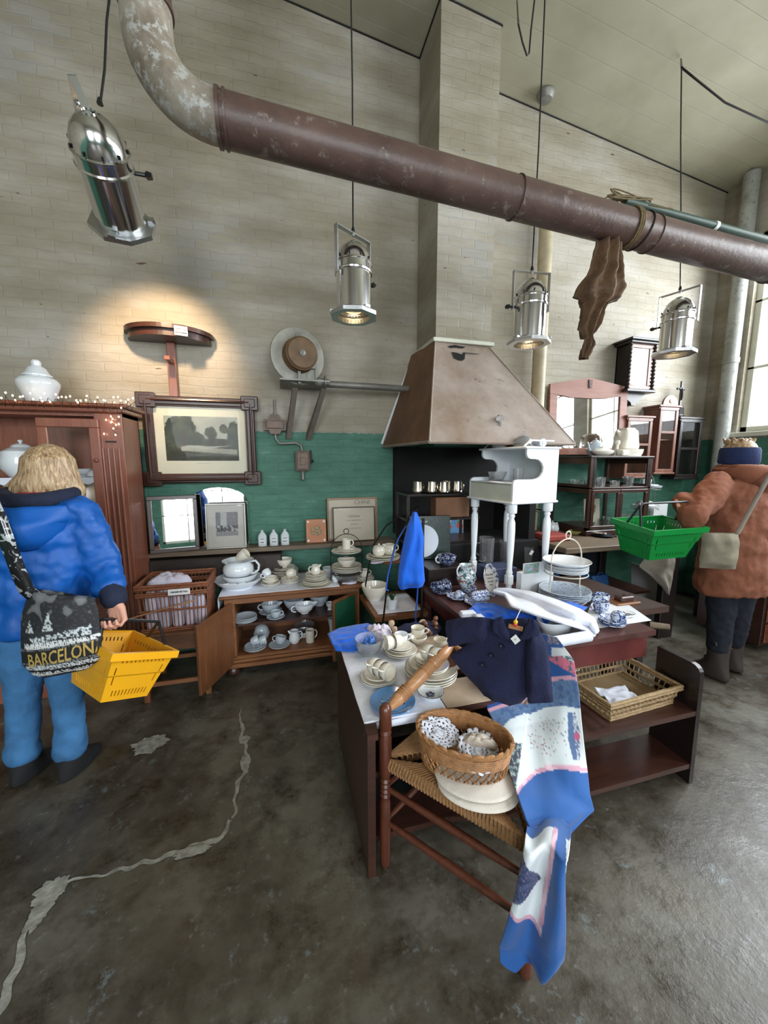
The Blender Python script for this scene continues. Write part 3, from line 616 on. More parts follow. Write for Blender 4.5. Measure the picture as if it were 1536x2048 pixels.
def landscape(u, v):
    n1 = noise.noise(Vector((u*7, v*5, 1)))*.5+noise.noise(Vector((u*26, v*20, 4)))*.35
    sky = (150+20*n1, 156+20*n1, 146+14*n1)
    if v < .3+.03*math.sin(u*9): return (46+40*n1, 50+38*n1, 34+26*n1) if not (abs(v-.24+.1*(u-.6)) < .055 and .2 < u < .98) else (138+36*n1, 140+30*n1, 128+20*n1)
    tree = 0
    for (cx_, cy, rx_, ry) in ((.22, .72, .2, .3), (.1, .5, .18, .26), (.62, .64, .09, .13), (.8, .72, .07, .1), (.95, .6, .1, .35), (.42, .5, .12, .16), (.55, .42, .5, .09)):
        if ((u-cx_)/rx_)**2+((v-cy)/ry)**2+n1*.9 < 1: tree = 1
    if abs(u-.25) < .014 and v < .7: return (58, 50, 40)
    if abs(u-.86) < .006 and v < .75: return (48, 46, 40)
    if tree: return (50+50*n1, 60+50*n1, 46+34*n1)
    return sky
mb = MB(); mb.grid(lambda u, v: (-.235+.525*u-.025, -.0075, -.155+.34*v+.0), 110, 76); colour(mb.build('print', PRINTM, t), landscape, 110, 76)
mb = MB(); mb.box(-W2+.07, W2-.07, -.013, -.011, -H2+.07, H2-.07); mb.build('glass', GLASSF, t)
text('Landschap met vijver', .011, plain('faint_caption', rgb(150, 160, 180), .7), t, (0, -.0068, -.175), (PI/2, 0, 0))
# ================================================================ the wall ledge and what leans on it
LZ = .885
t = tag(MB().box(-.99, .95, 3.12, 3.298, LZ-.035, LZ, .003).build('wall_ledge', PLANK), 'long grey-brown plank ledge fixed along the green wall', 'shelf')
mb = MB(); mb.box(-1.1, -.02, 3.1, 3.29, .6, .83, .01); mb.box(-.3, -.27, 3.09, 3.1, .6, .83); tag(mb.build('dark_panel_box', plain('dark_brown_sheet', rgb(54, 46, 42), .5, .2)), 'dark brown boxed casing along the wall below the ledge', 'casing')
def leaning(name, label, cat, x0, x1, z1, y, bw, fm, lean=.1, back=MIRROR, dpt=.02, mw=0, parts=None, glass=True, group=None, z0=LZ):
    w2, h2 = (x1-x0)/2, (z1-z0)/2; t = thing(name, label, cat, ((x0+x1)/2, y, z0), 0, group); t.rotation_euler[0] = -lean
    mb = MB(); mb.at((0, 0, h2)); frame(mb, w2, h2, bw, -dpt, 0, .003); mb.build('frame', fm, t)
    mb = MB(); mb.box(-w2+bw*.6, w2-bw*.6, -dpt*.5, -.001, bw*.6, 2*h2-bw*.6); mb.build('mirror_glass' if back is MIRROR else 'mount', back, t)
    if back is not MIRROR and glass: mb = MB(); mb.box(-w2+bw*.8, w2-bw*.8, -dpt*.5-.004, -dpt*.5-.003, bw*.8, 2*h2-bw*.8); mb.build('glass', GLASSF, t)
    return t, w2, h2
# arch-topped mirror at the back
t = thing('arched_mirror', 'frameless mirror with round top behind the two small frames on the ledge', 'mirror', (-.52, 3.27, LZ)); t.rotation_euler[0] = -.04
pl = [(-.2, 0), (.24, 0), (.24, .36)]+[(.02+.22*math.cos(a_), .36+.12*math.sin(a_)) for a_ in [i/16*PI for i in range(1, 16)]]+[(-.2, .36)]
mb = MB(); mb.prism(pl, -.006, 0, 'y'); mb.build('mirror_glass', MIRROR, t)
leaning('square_mirror', 'square mirror in a dark wooden frame at the left end of the ledge', 'mirror', -.975, -.64, 1.315, 3.15, .03, DWOOD, .08)[0].rotation_euler[2] = .22
t, w2, h2 = leaning('etching_print', 'small grey street etching in a silver frame leaning on the ledge', 'picture', -.59, -.29, 1.245, 3.17, .012, SILVERF, .09, plain('grey_mount', rgb(170, 166, 158), .8, var=.03))
def etch(u, v):
    n1 = noise.noise(Vector((u*18, v*18, 7)))
    if v < .18: return (120+30*n1,)*3
    if .18 < v < .45: return (70+60*n1,)*3 if noise.noise(Vector((u*9, v*6, 2))) < .1 else (150,)*3
    if .2 < u < .5: return (150+30*n1, 150+30*n1, 148)
    if (u-.78)**2/.03+(v-.75)**2/.03 < 1: return (90+30*n1,)*3
    return (84+30*n1, 84+30*n1, 90+30*n1)
mb = MB(); mb.grid(lambda u, v: (-.075+.165*u, -.0112, .1+.19*v), 40, 46); colour(mb.build('print', PRINTM, t), etch, 40, 46)
mb = MB(); mb.box(.09, .12, -.0125, -.0115, .335, .345); mb.build('price_label', CARD, t)
t, w2, h2 = leaning('framed_certificate', 'large framed certificate standing behind the smaller one on the ledge', 'picture', .37, .82, 1.26, 3.24, .016, wood('gold_brown_frame', rgb(120, 90, 60), rgb(150, 116, 80)), .05, plain('aged_paper', rgb(190, 180, 162), .8, var=.04))
text('CHINE', .05, plain('grey_ink', rgb(128, 120, 112), .7), t, (.09, -.013, .33), (PI/2, 0, 0), ext=.0004)
t, w2, h2 = leaning('framed_certificate', 'smaller thin-framed certificate in front at the right end of the ledge', 'picture', .41, .78, 1.185, 3.17, .008, DWOOD, .07, MATS['aged_paper'])
for k, (s_, sz) in enumerate((('Diploma', .03), ('wordt uitgereikt aan', .016), ('den Heer', .016), ('voor voldoende kennis', .014))): text(s_, sz, MATS['grey_ink'], t, (0, -.0125, .22-.035*k), (PI/2, 0, 0), ext=.0004)
# painted tile on a brown board
t = thing('flower_tile', 'square orange-brown tile with a blue-green flower motif on the ledge', 'tile', (.27, 3.2, LZ)); t.rotation_euler[0] = -.12
mb = MB(); mb.box(-.085, .085, -.018, 0, 0, .2, .003); mb.build('tile_board', plain('terracotta_board', rgb(172, 112, 76), .5), t)
def fl(u, v):
    n1 = noise.noise(Vector((u*9, v*9, 3)))+.4*noise.noise(Vector((u*22, v*22, 5))); d = math.hypot(u-.5, (v-.5)*1.2)
    return ((70, 110, 90) if n1 > .05 and d < .42 else ((176, 158, 82) if n1 < -.3 and d < .3 else (172, 112, 76)))
mb = MB(); mb.grid(lambda u, v: (-.06+.12*u, -.0192, .04+.12*v), 30, 30); colour(mb.build('motif', PRINTM, t), fl, 30, 30)
mb = MB()
for sx in (-1, 1):
    for z in (.02, .18): mb.M = Matrix.Translation((sx*.068, -.018, z)) @ Matrix.Rotation(PI/2, 4, 'X'); mb.lathe([(.009, 0), (.008, .003), (0, .004)], 10)
mb.build('corner_studs', CARD, t)
# three flat glass bottles
FLASK = glassm('pale_bottle_glass', (.86, .93, .93, 1), .15); LBL = plain('bottle_label', rgb(188, 196, 200), .5)
def flask(loc, label, word):
    t = thing('glass_flask', label, 'bottle', loc, 0, 'small labelled flasks on the ledge')
    mb = MB(); mb.loft([((0, 0, 0), .032, .016, 0), ((0, 0, .004), .034, .018, 0), ((0, 0, .085), .034, .018, 0), ((0, 0, .105), .022, .013, 0), ((0, 0, .118), .011, .01, 0), ((0, 0, .13), .011, .01, 0), ((0, 0, .134), .013, .012, 0)], 20, pw=3); mb.build('flask_body', LBL, t)
    mb = MB(); mb.box(-.026, .026, -.0195, -.018, .02, .075); c = mb.build('label', plain('flask_paper', rgb(206, 210, 212), .6) if 'flask_paper' not in MATS else MATS['flask_paper'], t)
    text(word, .013, INK, c, (0, -.0198, .034), (PI/2, 0, 0), ext=.0003, bold=.0005); text('apotheek', .009, INK, c, (0, -.0198, .062), (PI/2, 0, 0), ext=.0003, bold=.0004)
flask((-.17, 3.18, LZ), 'small pale labelled flask, leftmost of the three on the ledge', 'Basis'); flask((-.08, 3.18, LZ), 'small pale labelled flask, middle one of the three on the ledge', 'Lijnolie'); flask((.01, 3.18, LZ), 'small pale labelled flask, rightmost of the three on the ledge', 'Balsem')
# ================================================================ right part of back wall: cabinets, clock, mirror
def wall_case(name, label, cat, x0, x1, z0, z1, dpt, fm, crest=None, split=.5, mid=None):
    t = thing(name, label, cat, (x0, 3.298, z0)); w_, h = x1-x0, z1-z0; e = .018
    mb = MB(); mb.box(0, e, -dpt, 0, 0, h); mb.box(w_-e, w_, -dpt, 0, 0, h); mb.box(e, w_-e, -dpt, 0, 0, e); mb.box(e, w_-e, -dpt, 0, h-e, h); mb.box(e, w_-e, -.012, 0, e, h-e); mb.build('carcase', fm, t)
    mb = MB(); mb.box(-.025, w_+.025, -dpt-.03, 0, h, h+.022, .004); mb.box(-.012, w_+.012, -dpt-.015, 0, h-.02, h, .003); mb.build('cornice', fm, t)
    mb = MB(); mb.box(-.02, w_+.02, -dpt-.025, 0, -.02, 0, .004); mb.build('base_board', fm, t)
    mb = MB(); mb.box(e, w_-e, -dpt+.03, -.012, h*split, h*split+.012); mb.build('shelf', fm, t)
    mb = MB(); b = .035; mb.at((w_/2, -dpt, h/2)); frame(mb, w_/2, h/2, b, -.02, 0, .003)
    if mid: mb.box(-w_/2+b, w_/2-b, -.02, 0, h*(mid-.5)-.012, h*(mid-.5)+.012)
    d_ = mb.build('door', fm, t); mb = MB(); mb.box(b*.8, w_-b*.8, -dpt-.012, -dpt-.009, b*.8, h-b*.8); mb.build('glass', GLASSC, d_)
    if crest: crest(t, w_, h, dpt, fm)
    return t
DW2 = wood('brown_cabinet_wood', rgb(92, 56, 44), rgb(132, 88, 72), .4, ax=2)
wall_case('wall_cabinet', 'brown glass-fronted wall cabinet with flat top, left of the three near the window', 'wall cabinet', 3.42, 3.74, 1.42, 2.02, .17, DW2, mid=.55)
def arch(t, w_, h, d, fm):
    mb = MB(); mb.prism([(w_/2+.1*math.cos(a_), h+.022+.1*math.sin(a_)) for a_ in [i/14*PI for i in range(15)]], -d-.02, -d+.0, 'y'); mb.build('crest', fm, t)
    mb = MB(); mb.M = Matrix.Translation((w_/2, -d-.02, h+.06)) @ Matrix.Rotation(PI/2, 4, 'X'); mb.lathe([(.022, 0), (.018, .006), (0, .008)], 14); mb.build('rosette', LWOOD, t)
wall_case('wall_cabinet', 'narrow brown wall cabinet with half-round crest, middle one of three', 'wall cabinet', 3.83, 4.08, 1.46, 2.14, .17, DW2, arch, mid=.62)
wall_case('wall_cabinet', 'near-black glass-fronted wall cabinet nearest the window pipe', 'wall cabinet', 4.15, 4.47, 1.40, 2.03, .15, BKWOOD, mid=.5)
CR = (4.2, 3.2, 2.052); t = thing('crucifix', 'black standing crucifix on top of the near-black wall cabinet', 'crucifix', CR)
mb = MB(); mb.lathe([(.05, 0), (.05, .02), (.042, .03), (.04, .1), (.028, .12), (.02, .13)], 8, smooth=False); mb.build('pedestal', BKWOOD, t)
mb = MB(); mb.box(-.011, .011, -.009, .009, .12, .38, .002); mb.box(-.06, .06, -.009, .009, .29, .312, .002); mb.build('cross', BKWOOD, t)
mb = MB(); mb.tube([(0, -.013, .18), (.003, -.016, .22), (0, -.013, .27), (0, -.015, .295)], [.005, .008, .01, .006], 8); mb.tube([(-.045, -.012, .303), (0, -.014, .285), (.045, -.012, .303)], .004, 6); mb.build('figure', IRON, t)
# wall clock case
t = thing('wall_clock_case', 'dark wall clock case with spiral side columns high on the wall', 'clock', (3.40, 3.298, 2.3)); w_ = .27; h = .44; d = .16
mb = MB(); mb.box(0, .02, -d, 0, 0, h); mb.box(w_-.02, w_, -d, 0, 0, h); mb.box(0, w_, -d, 0, 0, .02); mb.box(0, w_, -.012, 0, 0, h); mb.build('carcase', BKWOOD, t)
mb = MB(); mb.box(-.06, w_+.06, -d-.07, 0, h+.02, h+.045, .006); mb.box(-.04, w_+.04, -d-.05, 0, h, h+.02, .004); mb.prism([(-.05, h+.045), (w_+.05, h+.045), (w_/2, h+.1)], -d-.05, -d-.02, 'y'); mb.build('cornice', BKWOOD, t)
mb = MB(); mb.box(-.05, w_+.05, -d-.05, 0, -.03, 0, .006); mb.build('base_board', BKWOOD, t)
mb = MB(); mb.prism([(0, -.03), (w_, -.03), (w_*.85, -.09), (w_*.65, -.12), (w_*.6, -.15), (w_*.4, -.15), (w_*.35, -.12), (w_*.15, -.09)], -d*.8, 0, 'y'); mb.build('lower_bracket', BKWOOD, t)
for sx in (-.022, w_+.022):
    mb = MB(); mb.turned((sx, -d-.02, 0), (sx, -d-.02, h), [(k/36, .017+.006*(1 if k % 3 == 1 else (-1 if k % 3 == 2 else 0))) for k in range(37)], 10); mb.build('twisted_column', BKWOOD, t)
mb = MB(); mb.at((w_/2, -d, h/2)); frame(mb, w_/2, h/2, .04, -.018, 0, .003); dd = mb.build('door', PWOODZ, t)
mb = MB(); mb.box(.03, w_-.03, -d-.012, -d-.009, .03, h-.03); mb.build('glass', GLASSC, dd)
mb = MB(); mb.box(.025, w_-.025, -.03, -.013, .03, h-.03); lab(mb.build('inner_mirror', MIRROR, t), 'silvered back')
# gabled mirror
t = thing('gabled_mirror', 'reddish wooden framed mirror with a shallow gabled top behind the crockery', 'mirror', (3.0, 3.2, 1.64)); t.rotation_euler[0] = -.04; t.rotation_euler[2] = -.11
mb = MB(); w2 = .43; mb.box(-w2, -w2+.085, -.03, 0, 0, .62, .004); mb.box(w2-.085, w2, -.03, 0, 0, .62, .004); mb.box(-w2, w2, -.03, 0, 0, .07, .004)
mb.prism([(-w2, .6), (-.2, .565), (0, .56), (.2, .565), (w2, .6), (w2, .68), (0, .76), (-w2, .69)], -.032, 0, 'y'); mb.build('frame', wood('salmon_brown_wood', rgb(120, 70, 54), rgb(154, 100, 80), .4), t)
mb = MB(); mb.prism([(-.02, .74), (.02, .74), (.014, .66), (-.014, .66)], -.042, -.03, 'y'); mb.build('keystone', DWOOD, t)
mb = MB(); mb.box(-w2+.07, w2-.07, -.015, -.012, .05, .6); mb.build('mirror_glass', MIRROR, t)
# ================================================================ furniture
CLOTHW = plain('white_linen', rgb(214, 218, 230), .85, var=.05, bp=.25, bsc=60, sheen=.2)
CLOTHG = plain('grey_linen', rgb(168, 160, 148), .85, var=.1, bp=.2, bsc=50)
BLUEC = plain('royal_blue_cloth', rgb(2, 96, 214), .8, var=.1, bp=.2, bsc=30, sheen=.2)
NAVYC = plain('navy_wool', rgb(26, 30, 62), .95, var=.15, bp=.5, bsc=160)
REDP = rust_mat('worn_dark_red_paint', rgb(74, 32, 32), rgb(106, 52, 48), rgb(140, 96, 86), .4, 1.6, .66)
REDTOP = rust_mat('red_brown_tabletop', rgb(62, 38, 36), rgb(96, 62, 58), rgb(130, 100, 92), .3, 1.4, .7)
GREENV = plain('green_felt_panel', rgb(8, 72, 48), .6, var=.1)
WICK = plain('golden_wicker', rgb(158, 112, 70), .55, var=.3, sc=50, bp=.3)
WICKD = plain('red_brown_wicker', rgb(128, 76, 50), .55, var=.3, sc=40, bp=.3)
WICKT = plain('straw_wicker', rgb(150, 124, 88), .55, var=.25, sc=60, bp=.3)
RUSH = wood('twisted_rush', rgb(126, 88, 54), rgb(178, 136, 92), .7, 4, 0, 0, .6)
CHERRY = wood('cherry_turned_wood', rgb(72, 36, 26), rgb(108, 60, 42), .3, ax=2)
def onp(x, y, Q, n):
    Q, n = Vector(Q), Vector(n); ray = at(x, y, Y=1.0)-Vector((0, 0, EYE)); return Vector((0, 0, EYE))+ray*((Q-Vector((0, 0, EYE))).dot(n)/ray.dot(n))
def curve(pts, t):
    """point along a polyline of tuples, t in 0..1, evenly by index"""
    k = t*(len(pts)-1); i = min(len(pts)-2, int(k)); f = k-i; return tuple(a*(1-f)+b*f for a, b in zip(pts[i], pts[i+1]))
# --- tall glazed cupboard at the left
HX1, HY, HT = -.985, 2.86, 1.88
t = thing('glazed_cupboard', 'tall reddish-brown glazed cupboard full of white crockery at the left edge', 'cupboard', (-1.6, 3.14, 0)); hx = lambda x: x+1.6; hy = lambda y: y-3.14
HX0 = -2.15
mb = MB(); mb.box(hx(HX1-.02), hx(HX1), hy(HY), 0, 0, HT); mb.box(hx(HX0), hx(HX0+.02), hy(HY), 0, 0, HT); mb.box(hx(HX0), hx(HX1), -.012, 0, 0, HT); mb.box(hx(HX0), hx(HX1), hy(HY), 0, .08, .1); mb.box(hx(HX0), hx(HX1), hy(HY), 0, HT-.02, HT); mb.build('carcase', RWOODZ, t)
HS = [.62, .92, 1.2, 1.47]
for z in HS: mb = MB(); mb.box(hx(HX0+.02), hx(HX1-.02), hy(HY+.03), -.012, z-.018, z, .003); mb.build('shelf', RWOOD, t)
mb = MB(); mb.box(hx(HX1-.155), hx(HX1), hy(HY-.02), hy(HY), 0, HT, .003)
for k in range(4): mb.cyl((hx(HX1-.12+.03*k), hy(HY-.022), .15), (hx(HX1-.12+.03*k), hy(HY-.022), 1.66), .008, 8)
mb.build('fluted_stile', RWOODZ, t); mb = MB(); mb.box(hx(HX1-.1), hx(HX1-.04), hy(HY-.026), hy(HY-.02), 1.695, 1.705); lab(mb.build('escutcheon', IRON, t), 'dark slot')
mb = MB(); mb.box(hx(HX0-.03), hx(HX1+.03), hy(HY-.05), 0, HT, HT+.03, .006); mb.box(hx(HX0-.045), hx(HX1+.05), hy(HY-.07), 0, HT+.03, HT+.055, .008); mb.build('cornice', RWOOD, t)
DX0, DX1 = -1.44, -1.11
mb = MB(); mb.at((hx((DX0+DX1)/2), hy(HY-.02), 1.12)); frame(mb, (DX1-DX0)/2, .72, .055, -.024, 0, .004); d_ = mb.build('door', RWOODZ, t)
mb = MB(); mb.box(hx(DX0+.05), hx(DX1-.05), hy(HY-.034), hy(HY-.031), .45, 1.8); mb.build('glass', GLASSC, d_)
mb = MB(); mb.at((hx(DX1-.028), hy(HY-.045), 1.58)); mb.M = mb.M @ Matrix.Rotation(PI/2, 4, 'X'); mb.lathe([(.006, -.01), (.014, .004), (.012, .012), (0, .016)], 12); mb.build('knob', RWOOD, d_)
mb = MB(); mb.box(hx(HX0), hx(HX1-.157), hy(HY-.02), hy(HY), 0, .4, .003); mb.build('lower_front', RWOODZ, t)
# string lights along the top
fl_ = thing('fairy_lights', 'string of warm fairy lights wound along the top of the glazed cupboard', 'string lights', (-1.5, HY-.07, HT+.06)); fo = Vector((-1.5, HY-.07, HT+.06))
FB = emit('fairy_bulb', (1, .72, .42, 1), 14); random.seed(5); pts = []; bp_ = []
for k in range(54):
    u = k/53; x = -1.62+.74*u; pts.append(Vector((x, HY-.085+.02*math.sin(k*1.9), HT+.062+.012*math.sin(k*2.3)-(.05 if k % 3 == 1 else 0))))
for k in range(10): pts.append(Vector((HX1+.02-.06*abs(math.sin(k*1.1)), HY-.08, HT-.0-.016*k)))
for i, p_ in enumerate(pts):
    if i % 3 != 1: bp_.append(p_+Vector((random.uniform(-.01, .01), -.012, random.uniform(-.01, .028))))
for p_ in ((208, 868), (222, 845), (232, 850), (225, 838), (212, 840)): bp_.append(at(p_[0], p_[1], Y=HY-.04))
for k in range(9): bp_.append(at(196+random.random()*14, 1068+k*16, Y=HY+.05)) if k % 2 else None
mb = MB(); mb.tube([p_-fo for p_ in pts], .0018, 5); mb.build('cord', plain('green_cord', rgb(40, 44, 36), .5), fl_)
b0 = None
for p_ in bp_:
    if b0 is None: mb = MB(); mb.lathe([(0, -.005), (.0035, -.003), (.0045, 0), (.003, .005), (0, .007)], 8); b0 = mb.build('bulb', FB, fl_); b0.location = p_-fo
    else: dup(b0, loc=p_-fo, parent=fl_)
# --- low table with wicker hamper
t = thing('low_side_table', 'brown wooden low table carrying the wicker hamper of linen', 'table', (-.715, 2.8, 0))
mb = MB(); mb.box(-.215, .215, -.2, .2, .445, .465, .003); mb.build('tabletop', OAK, t)
mb = MB(); mb.box(-.2, .2, -.19, -.17, .34, .445, .002); mb.build('apron', OAK, t)
for x in (-.185, .185):
    for y in (-.18, .18): mb = MB(); mb.box(x-.018, x+.018, y-.018, y+.018, 0, .445, .003); mb.build('leg', OAKZ, t)
for y in (-.18, .18): mb = MB(); mb.box(-.17, .17, y-.008, y+.008, .1, .13, .002); mb.build('stretcher', OAK, t)
t = thing('wicker_hamper', 'open red-brown wicker hamper full of rolled white linen', 'basket', (-.715, 2.8, .467))
def wick_box(t, w2, d2, h, flare, mat, nst, bars, rim=.012, floor=True, lattice=False):
    def c(x, y, z): f = 1+flare*z/h; return (x*f, y*f, z)
    mb = MB()
    per = [(-w2, -d2), (w2, -d2), (w2, d2), (-w2, d2)]
    for i in range(4):
        a_, b_ = per[i], per[(i+1) % 4]; L_ = math.hypot(a_[0]-b_[0], a_[1]-b_[1]); n = max(2, int(L_/nst))
        for k in range(n):
            q = (k+.5)/n; p_ = (a_[0]+(b_[0]-a_[0])*q, a_[1]+(b_[1]-a_[1])*q)
            if lattice:
                for s_ in (-1, 1):
                    q2 = min(1, max(0, q+s_*.7/n)); p2 = (a_[0]+(b_[0]-a_[0])*q2, a_[1]+(b_[1]-a_[1])*q2); mb.tube([c(p_[0], p_[1], .0), c(p2[0], p2[1], h*.5)], .0022, 4, False)
                mb.tube([c(p_[0], p_[1], h*.5), c(p_[0], p_[1], h)], .0035, 4, False)
            else: mb.tube([c(p_[0], p_[1], 0), c(p_[0], p_[1], h)], .0032, 5, False)
    mb.build('stakes', mat, t)['kind'] = 'stuff'
    for z, r_ in bars:
        mb = MB(); q = [c(x, y, z) for x, y in per]; n = 10; pp = []
        for i in range(4):
            for k in range(n): pp.append(Vector(q[i]).lerp(Vector(q[(i+1) % 4]), k/n)+Vector((0, 0, .0015*math.sin(k*3))))
        for s_ in (-1, 1): mb.tube([p_+Vector((0, 0, s_*r_*.8)) for p_ in pp], r_, 6, closed=True)
        mb.build('rim' if z == max(b_[0] for b_ in bars) else 'woven_band', mat, t)
    mb = MB(); mb.box(-w2, w2, -d2, d2, 0, .008); mb.build('base', mat, t)
wick_box(t, .195, .155, .30, .08, WICKD, .022, [(.006, .009), (.14, .004), (.25, .009), (.3, .011)])
mb = MB(); mb.box(-.02, .11, -.182, -.178, .245, .285); c = mb.build('name_card', CARD, t); text('DEKSERVIETTEN', .014, INK, c, (.045, -.1825, .265), (PI/2, 0, 0), ext=.0003, bold=.0006)
mb = MB(); mb.tube([(-.235, -.19, .12), (-.2, -.195, .13), (.13, -.185, .2)], .005, 6); mb.tube([(-.228, -.19, .12), (-.232, -.19, .105), (-.222, -.19, .1)], .003, 6); mb.build('closing_rod', LWOOD, t)
random.seed(11)
LIN = plain('lilac_white_linen', rgb(206, 200, 216), .85, var=.06, bp=.3, bsc=40)
def bundle(name, label, cat, c, r, h, mat, ax='z', rz=0, group=None):
    mb = MB(); n = 26; m_ = 22; vs = []; fs = []
    for j in range(m_+1):
        v = j/m_
        for i in range(n):
            a_ = 2*PI*i/n; rr = r*(.86+.1*math.sin(a_*5+v*3)+.06*noise.noise(Vector((a_, v*4, r*90))))*(1-.25*(v > .85)*(v-.85)/.15)*(1 if j > 0 else .9)
            vs.append((rr*math.cos(a_), rr*math.sin(a_), h*v+.008*noise.noise(Vector((math.cos(a_)*2, math.sin(a_)*2, 5)))))
    for j in range(m_):
        for i in range(n): fs.append((j*n+i, j*n+(i+1) % n, (j+1)*n+(i+1) % n, (j+1)*n+i))
    fs += [tuple(range(n))[::-1], tuple(m_*n+i for i in range(n))]
    if ax == 'x': mb.M = Matrix.Rotation(rz, 4, 'Z') @ Matrix.Rotation(PI/2, 4, 'Y')
    mb.add(vs, fs, True); o = tag(mb.build(name, mat), label, cat, group); o.location = c; return o
for k, (x, y, h) in enumerate(((-.14, -.11, .25), (-.07, -.10, .27), (.01, -.11, .23), (.085, -.1, .21), (.15, -.11, .2), (-.11, .0, .27), (-.02, .02, .28))):
    bundle('linen_roll', ['white linen roll at the left end of the hamper', 'white linen roll second from the left in the hamper', 'white linen roll in the middle front of the hamper', 'white linen roll under the name card of the hamper', 'white linen roll at the right end of the hamper', 'white linen roll behind at the left of the hamper', 'white linen roll behind in the middle of the hamper'][k], 'linen', (-.715+x, 2.8+y, .478), .04, h, LIN, group='linen rolls in the hamper')
def heap(name, label, cat, c, rx, ry, h, mat, seed, rz=0, group=None, amp=.35):
    mb = MB(); n = 36; m_ = 12; vs = []; fs = []
    for j in range(m_+1):
        v = j/m_
        for i in range(n):
            a_ = 2*PI*i/n; k = 1+amp*.4*math.sin(a_*3+seed)+amp*.3*noise.noise(Vector((math.cos(a_)*2, math.sin(a_)*2, seed)))
            rr = math.sin(v*PI/2)*k; z = h*math.cos(v*PI/2)*(1+amp*noise.noise(Vector((rr*math.cos(a_)*3, rr*math.sin(a_)*3, seed+4)))*1.6)+.0
            vs.append((rr*rx*math.cos(a_), rr*ry*math.sin(a_), max(0, z)))
    for j in range(m_):
        for i in range(n): fs.append((j*n+i, j*n+(i+1) % n, (j+1)*n+(i+1) % n, (j+1)*n+i))
    fs.append(tuple(m_*n+i for i in range(n)))
    mb.add(vs, fs, True); o = tag(mb.build(name, mat), label, cat, group); o.location = c; o.rotation_euler[2] = rz; return o
heap('linen_heap', 'crumpled white cloth heaped on top of the hamper rolls', 'linen', (-.76, 2.78, .755), .13, .09, .06, LIN, 3)
# --- sideboard
SY, SX0, SX1, ST = 2.79, -.43, .56, .625
t = thing('oak_sideboard', 'low brown oak sideboard with open doors, crockery on top and inside', 'sideboard', (.065, 3.26, 0)); sx = lambda x: x-.065; sy = lambda y: y-3.26
mb = MB(); mb.box(sx(SX0), sx(SX0+.07), sy(SY), -.0, .12, ST-.03, .004); mb.box(sx(SX1-.06), sx(SX1), sy(SY), 0, .12, ST-.03, .004); mb.box(sx(SX0), sx(SX1), -.012, 0, .12, ST-.03); mb.box(sx(SX0), sx(SX1), sy(SY), 0, .13, .15); mb.build('carcase', OAK, t)
mb = MB(); mb.box(sx(SX0-.03), sx(SX1+.03), sy(SY-.03), 0, ST-.03, ST, .008); mb.build('top_board', OAK, t)
mb = MB(); mb.box(sx(SX0), sx(SX1), sy(SY-.005), sy(SY+.01), ST-.075, ST-.03, .004); mb.build('frieze', OAK, t)
mb = MB(); mb.box(sx(SX0+.07), sx(SX1-.06), sy(SY+.03), -.012, .365, .383); mb.build('shelf', DWOOD, t)
mb = MB(); mb.box(sx(SX0-.03), sx(SX1+.03), sy(SY-.04), 0, .075, .105, .006); mb.box(sx(SX0-.015), sx(SX1+.015), sy(SY-.025), 0, .105, .13, .008); mb.box(sx(SX0), sx(SX1), sy(SY-.012), 0, .13, .145, .004); mb.build('base_moulding', OAK, t)
for x in (SX0+.04, SX1-.04):
    for y in (SY+.02, 3.2): mb = MB(); mb.at((sx(x), sy(y), 0)); mb.lathe([(.025, 0), (.045, .015), (.05, .035), (.042, .06), (.03, .075)], 20); mb.build('bun_foot', DWOOD, t)
hp_ = Vector((SX0+.045, SY-.005)); fe = Vector((-.545, 2.43)); dv = fe-hp_; ang = math.atan2(dv.y, dv.x); L_ = dv.length
mb = MB(); mb.M = Matrix.Translation((sx(hp_.x), sy(hp_.y), 0)) @ Matrix.Rotation(ang, 4, 'Z'); mb.box(0, L_, -.01, .01, .1, ST-.06, .003); d_ = mb.build('door', OAKZ, t)
mb = MB(); mb.M = Matrix.Translation((sx(hp_.x), sy(hp_.y), 0)) @ Matrix.Rotation(ang, 4, 'Z'); mb.box(.05, L_-.05, -.016, .016, .15, ST-.11, .004); mb.build('door_panel', OAKZ, d_)
hp_ = Vector((SX1-.03, SY-.005)); fe = at(654, 1300, Z=.1); fe = Vector((.325, 2.62)); dv = fe-hp_; ang = math.atan2(dv.y, dv.x); L_ = dv.length
mb = MB(); mb.M = Matrix.Translation((sx(hp_.x), sy(hp_.y), 0)) @ Matrix.Rotation(ang, 4, 'Z'); mb.box(0, L_, -.012, .012, .1, ST-.06, .003); d_ = mb.build('door', OAKZ, t)
mb = MB(); mb.M = Matrix.Translation((sx(hp_.x), sy(hp_.y), 0)) @ Matrix.Rotation(ang, 4, 'Z'); mb.box(.03, L_-.012, .012, .016, .11, ST-.075); mb.box(.03, L_-.012, -.016, -.012, .11, ST-.075); lab(mb.build('green_lining', GREENV, d_), 'bright dark-green panel')
